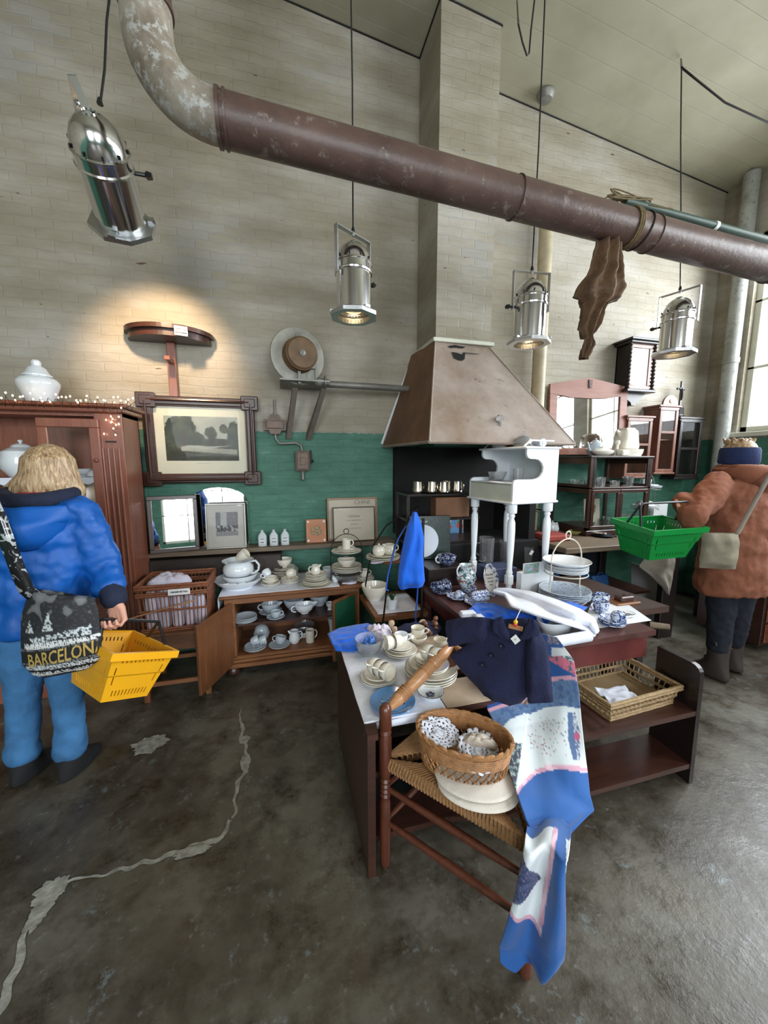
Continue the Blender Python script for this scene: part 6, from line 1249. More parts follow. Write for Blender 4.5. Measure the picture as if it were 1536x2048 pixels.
# box for the tureen
c0 = Vector((1.10, 2.47, ZR)); mb = MB(); mb.box(-.14, .15, -.12, .13, 0, .13, .004); o = tag(mb.build('dark_crate', BKWOOD), 'dark wooden crate under the tureen at the back of the red table', 'crate'); o.location = c0
zc = ZR+.132; q = at(893, 1128, Z=zc); vessel('blue_tureen', 'small dark blue and white lidded tureen on the dark crate', 'tureen', q, [(0, 0), (.04, 0), (.06, .02), (.066, .045), (.062, .06), (0, .06)], DELFTD, PI, [('lid', lambda mb: lidf(.07, .06, .02)(mb), DELFTD), ('handle', lambda mb: handle(mb, .06, .06, .6, .025, .006, .7), WCH)])
# boxed plate set and art print leaning
t = thing('plate_set_box', 'dark green box showing a big white plate, leaning behind the tureen', 'box', at(878, 1122, Z=zc)+Vector((-.0, .07, 0)), -.12, rx=-.08)
mb = MB(); mb.box(-.20, .12, 0, .05, 0, .33, .002); mb.build('carton', plain('dark_green_print', rgb(30, 48, 44), .3, var=.5, sc=30), t)
mb = MB(); mb.M = Matrix.Translation((-.10, -.002, .14)) @ Matrix.Rotation(PI/2, 4, 'X'); mb.lathe([(0, 0), (.088, 0, 1), (.091, .0), (.125, .0), (.125, .001), (0, .001)], 48); lab(mb.build('plate_picture', [plain('printed_plate_white', rgb(206, 214, 226), .35, var=.02), INK], t), 'printed white plate with dark ring')
text('La Primeur', .028, CARD, t, (-.12, -.0035, .29), (PI/2, 0, 0), ext=.0004)
t = thing('flower_print', 'bright print of red flowers on blue leaning behind the white stand leg', 'picture', at(918, 1085, Z=.86)+Vector((.0, .12, -.02)), -.12, rx=-.08)
mb = MB(); mb.box(-.1, .1, 0, .012, 0, .36, .002); mb.build('board', LWOOD, t)
mb = MB(); mb.grid(lambda u, v: (-.095+.19*u, -.0015, .005+.35*v), 40, 60); colour(mb.build('print', PRINTM, t), lambda u, v: (lambda n1, n2: (200, 70, 52) if n1 > .12 and v > .35 else ((226, 214, 190) if n1 < -.22 else ((70, 120, 80) if n2 > .3 else (96, 150, 196))))(noise.noise(Vector((u*3.2, v*4.4, 8))), noise.noise(Vector((u*7, v*7, 3)))), 40, 60)
# vase with two handles
q = at(932, 1180, Z=ZR); vessel('painted_vase', 'white two-handled vase painted with red and blue flowers on the red table', 'vase', q, [(0, 0), (.038, 0), (.034, .015), (.055, .05), (.068, .085), (.06, .12), (.04, .142), (.042, .165), (.052, .178), (.048, .178), (.036, .16), (.036, .14), (0, .13)], VASEP, .1, [('handle', lambda mb: handle(mb, .045, .17, .78, .03, .005, .45), WCH), ('handle', lambda mb: (mb.at((0, 0, 0), rz=PI), handle(mb, .045, .17, .78, .03, .005, .45)), WCH)])
# oval text plate standing on edge
q = at(985, 1190, Z=ZR); t = thing('oval_text_plate', 'oval grey plate with patterned rim and verse standing on its edge', 'plate', q+Vector((-.02, .0, .105)), .45, rx=-.25); RR = .105
mb = MB(); mb.M = Matrix.Rotation(PI/2, 4, 'X'); mb.lathe([(0, -.006), (.055, -.006), (.078, .006), (.08, .008), (.077, .009), (.057, -.001, 1), (0, -.001, 1)], 44, False, 1.0)
o = mb.build('plate_body', [deco('dark_rim_pattern', rgb(160, 166, 172), rgb(44, 48, 62), 70, .5), plain('grey_glaze', rgb(156, 150, 146), .3)], t); o.scale = (1, 1, 1.36)
for k, s_ in enumerate(('Waar liefde', 'woont, is', 'het geluk', 'thuis')): text(s_, .017, INK, t, (-.002, -.003, .035-.022*k), (PI/2, .12, 0), ext=.0003)
# dark blue cups
q = at(883, 1186, Z=ZR); stack(q, [.066, .066], '{} dark blue saucer under the cups at the left edge of the red table', DELFTD, DELFT, name='saucer', cat='saucer')
for k, (dx, dy, dz, td) in enumerate(((-.04, .0, .016, .1), (.01, .0, .016, .1), (-.055, .06, .0, -.5), (.045, .06, .0, .9))): cup(q+Vector((dx, dy, dz)), ['front left', 'front right', 'back left', 'back right'][k]+' dark blue patterned cup at the left edge of the red table', .033, .045, DELFTD, PI/2, PI/2-.1, td, line=DELFT)
q = at(915, 1197, Z=ZR); stack(q, [.068], '{} blue and white saucer holding one tipped cup near the front edge of the red table'.replace('{} ', ''), DELFT, DELFT, name='saucer', cat='saucer') if False else plate(q, .068, 'blue-white saucer holding one tipped cup near the left front of the red table', DELFT, WCH, name='saucer', cat='saucer'); cup(q+Vector((-.01, 0, .012)), 'blue-white cup tipped with its base forward near the left front of the red table', .036, .05, DELFT, .5, 2.1, -1.2)
bowl(at(942, 1190, Z=ZR)+Vector((0, .03, 0)), 'pale blue-white bowl behind the tipped cup on the red table', .05, .045, DELFT)
q = at(951, 1208, Z=ZR); plate(q, .068, 'blue-white saucer holding three nested cups near the oval plate', DELFT, WCH, name='saucer', cat='saucer')
for k in range(3): cup(q+Vector((-.03+.03*k, 0, .012)), ['left', 'middle', 'right'][k]+' one of three pale cups on edge near the oval plate', .034, .045, DELFT, PI/2, PI/2-.15, 0)
# glasses under the white stand
GP = lambda r, h, r2=None: [(0, 0), (r, 0), (r2 or r, h), ((r2 or r)-.003, h), (r-.003, .012), (0, .012)]
q = Vector((1.52, 2.42, ZR)); mb = MB(); mb.box(-.1, .13, -.09, .09, 0, .1, .004); o = tag(mb.build('blue_box', plain('pale_blue_box', rgb(62, 70, 100), .6)), 'pale blue box under the glass jug between the white stand legs', 'box'); o.location = q
vessel('glass_jug', 'clear glass jug with handle on the blue box inside the white stand legs', 'jug', at(972, 1122, Z=ZR+.102), GP(.055, .19, .058), GLASS, 2.8, [('handle', lambda mb: handle(mb, .055, .19, .5, .03, .006, .5), GLASS)])
for x, y, r, h, m, lb in ((1008, 1145, .038, .26, GLASS, 'tall waisted clear glass vase behind the white stand leg'), (1018, 1118, .036, .13, GLASSB, 'cobalt blue glass tumbler behind the white stand leg'), (1056, 1130, .04, .16, GLASS, 'square flared clear glass vase with paper tag'), (1045, 1160, .03, .07, GLASS, 'small clear glass tumbler in front of the square vase')):
    vessel('glass_vase' if h > .14 else 'glass_tumbler', lb, 'glass', at(x, y, Z=ZR), GP(r, h, r*1.3), m, seg=4 if 'square' in lb else 28)
mb = MB(); mb.box(-.012, .012, -.001, .001, -.02, .02); vz = [o for o in COL.objects if o.name.startswith('glass_vase') and 'square' in o.get('label', '')][0]; o = lab(mb.build('paper_tag', CARD, vz), 'white paper tag'); o.location = (-.01, -.05, .12); o.rotation_euler = (0, .5, -.3)
# white gift carton with picture
c0 = at(1042, 1187, Z=ZR); t = thing('gift_carton', 'open white carton with small picture behind the wire cake stand', 'box', c0+Vector((.10, -.03, 0)), .06)
mb = MB(); mb.box(-.13, .13, 0, .05, 0, .15, .002); mb.build('carton', PAPER, t); mb = MB(); mb.box(-.12, .13, .0, .004, .15, .215); mb.build('flap', PAPER, t)
mb = MB(); mb.grid(lambda u, v: (-.115+.12*u, -.0015, .145+.068*v), 20, 14); colour(mb.build('picture', PRINTM, t), lambda u, v: (lambda n: (120, 160, 130) if n > .1 else ((170, 140, 130) if n < -.2 else (160, 180, 200)))(noise.noise(Vector((u*5, v*4, 2)))), 20, 14)
# wire cake stand
q = at(1128, 1202, Z=ZR); t = thing('wire_cake_stand', 'cream two-tier wire cake stand with ring handle loaded with plates', 'cake stand', q, .12); WIRE = plain('cream_wire', rgb(206, 200, 184), .4); WR = .125
mb = MB(); mb.tube([(-WR, 0, 0), (-WR, 0, .27)]+[(-WR*math.cos(a_), 0, .27+.13*math.sin(a_)) for a_ in [i/14*PI for i in range(1, 14)]]+[(WR, 0, .27), (WR, 0, 0)], .0042, 8); mb.build('hoop', WIRE, t)
mb = MB(); mb.tube([(.021*math.cos(a_), 0, .423+.023*math.sin(a_)) for a_ in [i/16*2*PI for i in range(16)]], .0045, 6, closed=True); mb.build('ring_handle', WIRE, t)
for zz in (.02, .185): mb = MB(); mb.tube([(WR*math.cos(a_), WR*math.sin(a_), zz) for a_ in [i/28*2*PI for i in range(28)]], .0035, 6, closed=True); mb.build('tier_ring', WIRE, t)
stack(q+Vector((0, 0, .026)), [.15]*5, '{} grey-blue patterned plate on the lower tier of the cream cake stand', BLUEPAT, WCH, pitch=.0095)
z = stack(q+Vector((0, 0, .19)), [.125]*5, '{} white breakfast plate on the upper tier of the cream cake stand', WCH, LILINE, pitch=.008); bowl(z, 'wide shallow grey-white bowl crowning the cream cake stand', .14, .035, WCH, foot=.55)
bowl(at(1167, 1202, Z=ZR)+Vector((.02, .0, 0)), 'small blue patterned bowl at the right foot of the cake stand', .05, .045, DELFT)
# cups at the right
mb = MB(); p_ = [at(x, y, Z=ZR) for x, y in ((1160, 1262), (1303, 1241), (1255, 1208), (1190, 1190))]; mb.add([tuple(v) for v in p_]+[(v.x, v.y, v.z+.001) for v in p_], [(0, 1, 2, 3), (7, 6, 5, 4), (0, 4, 5, 1), (1, 5, 6, 2), (2, 6, 7, 3), (3, 7, 4, 0)]); tag(mb.build('paper_sheet', PAPER), 'white paper sheet on the right front of the red table', 'paper')
q = at(1223, 1250, Z=ZR+.002); z = stack(q, [.066]*3, '{} blue-rimmed saucer at the right front corner of the red table', DELFT, plain('cobalt_rim', rgb(40, 70, 150), .2), name='saucer', cat='saucer', pitch=.01); cup(z+Vector((.0, 0, 0)), 'blue-white cup lying with its base forward on the right front saucers', .037, .05, DELFT, .8, 1.9, -1.3)
q = at(1215, 1232, Z=ZR+.002)+Vector((.0, .05, 0)); cup(q, 'tall blue-white cup standing behind the right front saucers', .042, .07, DELFT, PI-.2, line=WCH); cup(at(1214, 1212, Z=ZR)+Vector((0, .04, 0)), 'white cup with blue flowers furthest back at the right of the cake stand', .042, .06, DELFT, PI, line=WCH)
vessel('glass_ladle_dish', 'small clear glass dish right of the lying blue cup', 'dish', at(1258, 1232, Z=ZR+.002), bowlp(.03, .02), GLASS); mb = MB(); mb.tube([(0, 0, .01), (.05, .0, .012), (.07, 0, .014)], .004, 6); o = tag(mb.build('spoon', WCH), 'white china spoon on the paper sheet', 'spoon'); o.location = at(1250, 1238, Z=ZR+.002)
# white towel over enamel pan, roll, blue cloth
q = at(1112, 1262, Z=ZR); vessel('enamel_pan', 'white oval enamel pan under the draped towel on the red table', 'pan', q, bowlp(.13, .075, foot=.7), WCH, .3, ell=.6)
mb = MB(); a_, b_ = at(1086, 1288, Z=ZR+.03), at(1178, 1272, Z=ZR+.03); mb.cyl(a_, b_, .026, 20); tag(mb.build('linen_roll', CLOTHW), 'rolled white cloth tube at the front edge of the red table', 'linen')
TL = [(985, 1184, .78), (1010, 1192, .79), (1022, 1215, .79), (1070, 1232, .79), (1130, 1250, .78), (1172, 1262, .74), (1188, 1275, .715)]; TR = [(985, 1178, .78), (1015, 1178, .79), (1060, 1184, .80), (1110, 1200, .80), (1160, 1220, .79), (1188, 1238, .76), (1196, 1262, .715)]
def towel(u, v): l, r_ = curve(TL, v), curve(TR, v); return at(l[0]+(r_[0]-l[0])*u, l[1]+(r_[1]-l[1])*u, Z=l[2]+(r_[2]-l[2])*u+.012*math.sin(u*8+v*3)+.01*noise.noise(Vector((u*3, v*6, 2))))
mb = MB(); mb.grid(towel, 30, 50); tag(mb.build('white_towel', CLOTHW, thick=.008), 'folded white towel draped across the enamel pan on the red table', 'towel')
mb = MB(); BL2 = [(934, 1222, .72), (960, 1232, .72), (990, 1240, .73), (1040, 1243, .73), (1090, 1248, .73)]; BR2 = [(950, 1206, .72), (985, 1206, .74), (1020, 1218, .76), (1060, 1228, .76), (1100, 1242, .74)]
mb.grid(lambda u, v: (lambda l, r_: at(l[0]+(r_[0]-l[0])*u, l[1]+(r_[1]-l[1])*u, Z=l[2]+(r_[2]-l[2])*u+.012*noise.noise(Vector((u*4, v*9, 3)))))(curve(BL2, v), curve(BR2, v)), 20, 40); tag(mb.build('blue_cloth', BLUEC, thick=.01), 'rumpled royal blue cloth between coat collar and white towel', 'cloth')
mb = MB(); mb.grid(lambda u, v: at(1112+(u*64)-v*10, 1194+u*20+v*8, Z=.74+.012*math.sin(u*PI)), 16, 8); tag(mb.build('blue_napkin', BLUEC, thick=.004), 'small blue cloth corner in front of the cake stand plates', 'napkin')
for k, (x, y, dx) in enumerate(((935, 1228, .045), (958, 1236, .025))):
    mb = MB(); mb.box(-dx, dx, -.022, .022, 0, .035, .008); o = tag(mb.build('soap_block', CLOTHW), ['longer white wrapped block at the left of the coat collar', 'short cream wrapped block beside the coat collar'][k], 'block'); o.location = at(x, y+6, Z=ZR); o.rotation_euler[2] = -.1
# ---- on and in the white stand
sw = lambda x, y, z: Vector((1.415, 2.08, RT))+Matrix.Rotation(math.radians(7), 3, 'Z') @ Vector((x, y, z))
ztop = B1+.015; q = sw(.12, .30, ztop); vessel('decanter', 'cut-glass decanter with round stopper on the white stand', 'decanter', q, [(0, 0), (.045, 0), (.055, .02), (.056, .05), (.04, .085), (.016, .11), (.013, .15), (.02, .165), (.016, .165), (.01, .15), (.012, .112), (.036, .08), (.051, .05), (.05, .02), (0, .008)], CUTG, 0, [('stopper', lambda mb: (mb.at((0, 0, .165)), mb.lathe([(.009, 0), (.01, .012), (.028, .03), (.03, .045), (.018, .062), (0, .066)], 8, smooth=False)), CUTG)], seg=12)
vessel('glass_cheese_dome', 'lidded clear glass dish beside the decanter on the white stand', 'dish', sw(.22, .17, ztop), [(0, 0), (.07, 0), (.072, .01), (.06, .02), (.058, .045), (.04, .07), (.008, .08), (.008, .084), (.016, .095), (.008, .106), (0, .108)], CUTG)
mb = MB(); mb.cyl((0, -.09, .03), (0, .09, .03), .028, 16); o = tag(mb.build('linen_roll', CLOTHW), 'white rolled cloth behind the glass dish on the white stand', 'linen'); o.location = sw(.33, .18, ztop)
for (x, y, r, h, lb) in ((.14, .33, .07, .065, 'fluted clear glass bowl on the shelf of the white stand'),): vessel('glass_bowl', lb, 'bowl', sw(x, y, B1-.22), [(0, 0), (.03, 0), (.045, .01), (r, h), (r-.004, h), (.04, .014), (0, .008)], CUTG, seg=16)
vessel('glass_tumbler', 'patterned glass beaker at the back of the white stand shelf', 'glass', sw(.2, .18, B1-.22), GP(.032, .09, .038), CUTG)
heap('lace_napkin', 'white napkin hanging over the front of the white stand shelf', 'napkin', sw(.03, .22, B1-.222), .04, .09, .006, CLOTHW, 41)
# ---- hearth shelf with silver cups
t = thing('hearth_rack', 'dark rack with shelves standing in the soot-black hearth', 'rack', (1.22, 2.85, .922))
for z_ in (.0, .19, .385): mb = MB(); mb.box(-.3, .32, -.15, .15, z_, z_+.018, .002); mb.build('rack_shelf', BKWOOD, t)
for x in (-.29, .3):
    for y in (-.14, .14): mb = MB(); mb.box(x-.01, x+.01, y-.01, y+.01, .018, .385); mb.build('rack_post', BKWOOD, t)
mb = MB(); mb.box(-.14, .15, -.01, .1, 0, .16, .003); o = tag(mb.build('brown_carton', plain('brown_cardboard', rgb(122, 84, 60), .7)), 'plain brown carton in the hearth rack below the silver cups', 'box'); o.location = (1.30, 2.72, 1.133)
zt_ = .922+.404; q = Vector((1.22, 2.80, zt_)); mb = MB(); mb.lathe([(0, 0), (.13, 0), (.15, .008), (.152, .01), (.13, .004), (0, .003)], 40, ell=.7); o = tag(mb.build('silver_tray', SILVER), 'oval silver tray under the silver cups in the hearth', 'tray'); o.location = q
for k, (x, y, h) in enumerate(((-.17, .03, .075), (-.06, .0, .085), (.02, -.06, .075), (.09, .05, .08), (.17, .0, .085))):
    def sf():
        mb = MB(); mb.lathe([(0, 0), (.036, 0), (.034, .008), (.04, .01), (.036, .035), (.034, .08), (.037, .083), (.033, .082), (.032, .02), (0, .012)], 24, False); o = mb.build('silver_cup', SILVER); mb = MB(); handle(mb, .034, .08, .5, .02, .004, .6); mb.build('handle', SILVER, o); return o
    o, _ = proto(('silver', 1), sf); place(o, q+Vector((x, y, .006)), k*1.3, 0, 0, ['leftmost', 'second from the left', 'middle, front', 'second from the right', 'rightmost'][k]+' silver cup on the silver tray in the hearth', 'cup')
# ---- counter, display case contents
ZC = .902
for k, (x, y, r, lb, m) in enumerate(((1205, 1072, .1, 'large black plate with silver dish on the counter front', INK), (1198, 1068, .07, 'silver dish on the large black plate', SILVER), (1228, 1066, .05, 'small silver plate between the black plates', SILVER), (1290, 1067, .08, 'silver plate by the right end of the counter front', SILVER))): plate(at(x, y, Z=ZC+(.014 if k == 1 else 0)), r, lb, m, m, .014, name='metal_plate')
for k, (x, y) in enumerate(((1235, 1073), (1250, 1069), (1262, 1072))): vessel('salt_cellar', ['left', 'middle', 'right'][k]+' small silver salt cellar on the counter front', 'salt cellar', at(x, y, Z=ZC), [(0, 0), (.02, 0), (.012, .012), (.022, .03), (.018, .045), (0, .05)], SILVER)
bowl(at(1150, 1068, Z=ZC), 'pale yellow dish at the left end of the counter', .06, .03, china('yellow_china', rgb(206, 200, 120))); bowl(at(1132, 1050, Z=ZC), 'small olive green dish behind the yellow one', .04, .04, china('olive_china', rgb(150, 150, 90)))
teapot(Vector((2.45, 2.95, ZC)), 'white teapot on the counter seen between the white stand legs', .06, .11, WCH, .3); mb = MB(); mb.box(-.12, .12, -.1, .1, 0, .05, .01); o = tag(mb.build('red_cushion', plain('red_cushion_cloth', rgb(150, 60, 52), .8)), 'flat red cushion on the counter behind the glass vases', 'cushion'); o.location = (2.26, 2.72, ZC); 
t = thing('iron_chair', 'thin black iron chair stored on the counter behind the white stand', 'chair', (2.25, 3.0, ZC))
for x0_, y0_, x1_, y1_ in ((-.12, -.08, -.14, -.1), (.06, -.08, .12, -.1), (-.12, .08, -.14, .1), (.06, .08, .12, .1)): mb = MB(); mb.tube([(x0_, y0_, .0), (x0_*.9, y0_*.9, .22), (x1_, y1_, .34)], .008, 6); mb.build('leg', IRON, t)
mb = MB(); mb.tube([(.11*math.cos(a_)-.01, .09*math.sin(a_), .22) for a_ in [i/20*2*PI for i in range(20)]], .006, 6, closed=True); mb.build('seat_ring', IRON, t)
ztc = .905+H2+.02
teapot(Vector((2.86, 2.93, ztc)), 'tall pale teapot at the left on top of the display case', .075, .15, GREYCH, .2)
vessel('oval_tureen', 'oval silver-rimmed covered dish on top of the display case', 'tureen', Vector((2.86, 2.84, ztc)), [(0, 0), (.06, 0), (.11, .03), (.115, .045), (.08, .06), (.02, .075), (.015, .09), (0, .095)], CREAM, .1, ell=.65)
t = thing('coffee_pot', 'big white square coffee pot with loop handle on top of the display case', 'coffee pot', Vector((3.20, 2.92, ztc+.07))); mb = MB(); mb.loft([((0, 0, 0), .088, .088, 0), ((0, 0, .02), .092, .092, 0), ((0, 0, .16), .078, .078, 0), ((0, 0, .175), .07, .07, 0)], 24, pw=5); mb.build('pot_body', CREAM, t)
mb = MB(); mb.box(-.055, .055, -.055, .055, .175, .195, .008); mb.build('lid', CREAM, t); mb = MB(); mb.tube([(.075, 0, .14), (.12, 0, .145), (.13, 0, .12), (.128, 0, .06), (.11, 0, .04), (.082, 0, .045)], .01, 8); mb.build('handle', CREAM, t); mb = MB(); mb.tube([(-.07, 0, .13), (-.1, 0, .16), (-.12, 0, .17)], [.025, .015, .01], 8); mb.build('spout', CREAM, t)
mb = MB(); mb.loft([((0, 0, 0), .12, .1, 0), ((0, 0, .03), .135, .11, 0), ((0, 0, .065), .14, .115, 0), ((0, 0, .066), .12, .1, 0)], 28, pw=4); o = tag(mb.build('square_dish', CREAM), 'deep square white dish under the coffee pot on the display case', 'dish'); o.location = (3.18, 2.9, ztc)
mb = MB(); mb.box(-.04, .04, -.035, .035, 0, .05, .008); o = tag(mb.build('sugar_box', CREAM), 'small square white box at the front edge of the display case top', 'box'); o.location = (3.05, 2.8, ztc)
vessel('bottle_stopper', 'white ball-topped salt shaker beside the coffee pot', 'shaker', Vector((3.06, 2.88, ztc)), [(0, 0), (.025, 0), (.014, .05), (.012, .1), (.026, .12), (.02, .145), (0, .15)], CREAM)
for k, (x, y, r, h) in enumerate(((2.78, 2.9, .035, .08), (2.84, 2.84, .034, .07), (2.90, 2.88, .038, .085), (3.02, 2.85, .03, .05), (3.08, 2.88, .03, .05), (3.2, 2.86, .034, .09), (3.26, 2.9, .034, .09), (2.72, 3.0, .05, .06))): vessel('drinking_glass', ['first glass from the left on the open shelf of the display case', 'second glass from the left on the open display shelf', 'third glass from the left on the open display shelf', 'fourth glass from the left, a low one, on the open display shelf', 'fifth glass from the left, a low one, on the open display shelf', 'sixth glass from the left, a tall one, on the open display shelf', 'rightmost tall glass on the open display shelf', 'wide glass bowl at the left back of the open display shelf'][k], 'glass', Vector((x, y, .905+.4385)), GP(r, h, r*1.15), GLASS)
t = thing('small_picture', 'small cream picture standing inside the left door of the display case', 'picture', (2.86, 2.9, .952), rx=-.1); mb = MB(); mb.box(-.09, .09, 0, .01, 0, .27); mb.build('card', MATB, t)
mb = MB(); mb.tube([(-.03, -.004, .2), (0, -.004, .23), (.03, -.004, .2), (.025, -.004, .15), (0, -.004, .11)], [.004, .009, .01, .007, .003], 6); lab(mb.build('motif', plain('ochre_motif', rgb(150, 130, 90), .7), t), 'ochre curl motif')
for k, (x, y, r, h, m) in enumerate(((2.78, 2.86, .05, .06, SILVER), (3.0, 2.88, .035, .1, GLASS), (3.13, 2.86, .04, .08, WCH), (3.22, 2.88, .05, .12, GLASS), (3.29, 2.95, .045, .05, WCH))): vessel('display_vessel', ['dark silver bowl', 'tall clear glass', 'white cup', 'clear goblet', 'white bowl'][k]+' behind the lower glass doors of the display case', 'vessel', Vector((x, y, .952)), GP(r*.7, h, r), m)
# plate tower right of the case
q = Vector((3.58, 2.98, .898)); t = thing('wire_plate_stand', 'wire plate stand with loop handle right of the display case', 'plate stand', q)
mb = MB(); mb.tube([(-.12, 0, 0), (-.12, 0, .4)]+[(-.1*math.cos(a_), 0, .42+.14*math.sin(a_)) for a_ in [i/12*PI for i in range(13)]]+[(.12, 0, .4), (.12, 0, 0)], .003, 6); mb.build('hoop', STEEL, t)
for zz in (.2, .4): mb = MB(); mb.tube([(.12*math.cos(a_), .12*math.sin(a_), zz) for a_ in [i/24*2*PI for i in range(24)]], .003, 6, closed=True); mb.build('tier_ring', STEEL, t)
z = stack(q+Vector((0, 0, .405)), [.13, .13, .1], '{} white plate on the upper tier beside the display case', WCH, LINE, pitch=.012); cup(z, 'white cup crowning the wire stand beside the display case', .04, .055, WCH, .3)
stack(q+Vector((0, 0, .205)), [.13, .12], '{} white plate on the lower tier of the wire stand beside the display case', WCH, LINE, pitch=.012); vessel('covered_dish', 'white covered dish on the lower tier of the wire stand', 'dish', q+Vector((0, 0, .225)), [(0, 0), (.08, 0), (.085, .02), (.06, .05), (.01, .06), (.012, .075), (0, .08)], WCH)
bowl(q+Vector((0, 0, .0)), 'large white bowl at the foot of the wire plate stand', .13, .08, WCH); mb = MB(); mb.box(-.1, .1, 0, .03, 0, .24, .002); o = tag(mb.build('white_picture_box', PAPER), 'pale boxed picture on the board right of the wire plate stand', 'box'); o.location = (3.88, 3.05, .898)
for k, (x, y) in enumerate(((3.44, 2.72), (3.46, 2.84))): bowl(Vector((x, y, .898)), ['front', 'back'][k]+' low white bowl between display case and wire plate stand', .06, .035, WCH)
# under the counter
BAG = plain('blue_gift_bag', rgb(22, 70, 120), .6, var=.2)
for k, (x, y, w_, h) in enumerate(((2.55, 2.72, .12, .22), (2.82, 2.75, .09, .14), (2.42, 2.8, .1, .18))): t = thing('gift_bag', ['taller blue gift bag under the back counter', 'small blue gift bag at the right under the counter', 'blue gift bag at the left under the counter'][k], 'bag', (x, y, .387)); mb = MB(); mb.loft([((0, 0, 0), w_, .06, 0), ((0, 0, h*.6), w_*.98, .055, 0), ((0, 0, h), w_, .03, 0)], 20, pw=6, nz=.006); mb.build('bag_body', BAG, t); mb = MB(); mb.tube([(-w_*.4, -.02, h*.95), (-w_*.2, -.03, h*1.2), (w_*.2, -.03, h*1.2), (w_*.4, -.02, h*.95)], .004, 6); mb.build('bag_handle', BAG, t)
nH = Vector((-.5, -.86, 0)); QH = Vector((3.1, 2.35, .8))
mb = MB(); pillow(mb, [(1305, 1092), (1290, 1115), (1277, 1133), (1300, 1150), (1325, 1175), (1334, 1188)], [(1350, 1100), (1352, 1120), (1350, 1135), (1346, 1150), (1342, 1172), (1338, 1190)], .03, QH, nH, 20, 24, .012, 8); tag(mb.build('beige_cloth', CLOTHG), 'grey-beige cloth hanging from the counter end below the green basket', 'cloth')
mb = MB(); mb.box(0, .012, -.2, .2, 0, .55); o = tag(mb.build('leaning_board', PAPER), 'pale board leaning against the dark counter post', 'board'); o.location = (3.5, 2.75, 0); o.rotation_euler = (0, -.12, 0)
# ---- cupboard contents
def inh(px_, py_, z_): p_ = at(px_, py_, Z=z_); return Vector((p_.x, max(HY+.08, min(3.05, p_.y)), z_))
zz = HS[3]+.002
teapot(Vector((-1.62, 2.99, zz)), 'large white china teapot on the top shelf at the far left of the cupboard', .115, .22, WCH, 0); jug(Vector((-1.47, 2.94, zz)), 'white jug beside the large teapot in the cupboard', .06, .13, WCH, 0)
bowl(Vector((-1.18, 2.96, zz+.055)), 'white bowl turned upside down behind the cupboard glass', .075, .05, WCH, rx=PI); bowl(Vector((-1.3, 3.0, zz)), 'white bowl on the top shelf behind the cupboard glass', .06, .05, WCH)
for k, (x0_, x1_) in enumerate(((-2.1, -1.46), (-1.42, -1.12))):
    mb = MB(); mb.grid(lambda u, v: (x0_+(x1_-x0_)*u, HY+.028-.004*v, HS[3]+.002-(.03+.02*abs(math.sin(u*(x1_-x0_)*40)))*v), 80, 5); tag(mb.build('shelf_lace', CLOTHW, thick=.002), ['scalloped white lace along the shelf left of the cupboard door', 'scalloped white lace along the shelf behind the cupboard door'][k], 'lace')
zz = HS[2]+.002; plate(Vector((-1.22, 3.03, zz+.135)), .14, 'large cream platter standing behind the cupboard door', china('honey_china', rgb(206, 176, 130)), None or CREAM, .02, name='platter', cat='platter', rx=PI/2-.15); bowl(Vector((-1.2, 2.95, zz)), 'cream bowl in front of the standing platter in the cupboard', .06, .05, CREAM); plate(Vector((-1.65, 3.03, zz+.125)), .13, 'white plate standing on the second shelf at the far left', WCH, LINE, .02, rx=PI/2-.15)
for k, (x, z_) in enumerate(((-1.2, HS[1]), (-1.35, HS[1]), (-1.18, HS[0]), (-1.33, HS[0]), (-1.6, HS[1]), (-1.75, HS[0]))): bowl(Vector((x, 2.98, z_+.002)), ['cream bowl at the right of the third cupboard shelf', 'cream bowl left of it on the third cupboard shelf', 'white bowl at the right of the lowest cupboard shelf', 'white bowl left of it on the lowest cupboard shelf', 'white bowl on the third shelf outside the door', 'white bowl on the lowest shelf outside the door'][k], .065, .06, CREAM if k < 2 else WCH)
q = Vector((at(75, 785, Y=2.93).x, 2.95, HT+.056)); vessel('ginger_jar', 'white lidded ginger jar standing on top of the glazed cupboard', 'jar', q, [(0, 0), (.06, 0), (.07, .01), (.085, .05), (.108, .11), (.11, .13), (.095, .155), (.062, .165), (.062, .17), (0, .17)], WCH, 0, [('lid', lambda mb: (mb.at((0, 0, .168)), mb.lathe([(.075, 0), (.075, .008), (.062, .02), (.048, .05), (.03, .062), (.024, .066), (.026, .09), (.018, .1), (0, .102)], 28)), WCH), ('spot', lambda mb: (mb.at((-.045, -.092, .125)), mb.lathe([(0, -.007), (.007, 0), (0, .007)], 10)), BLACKP)])
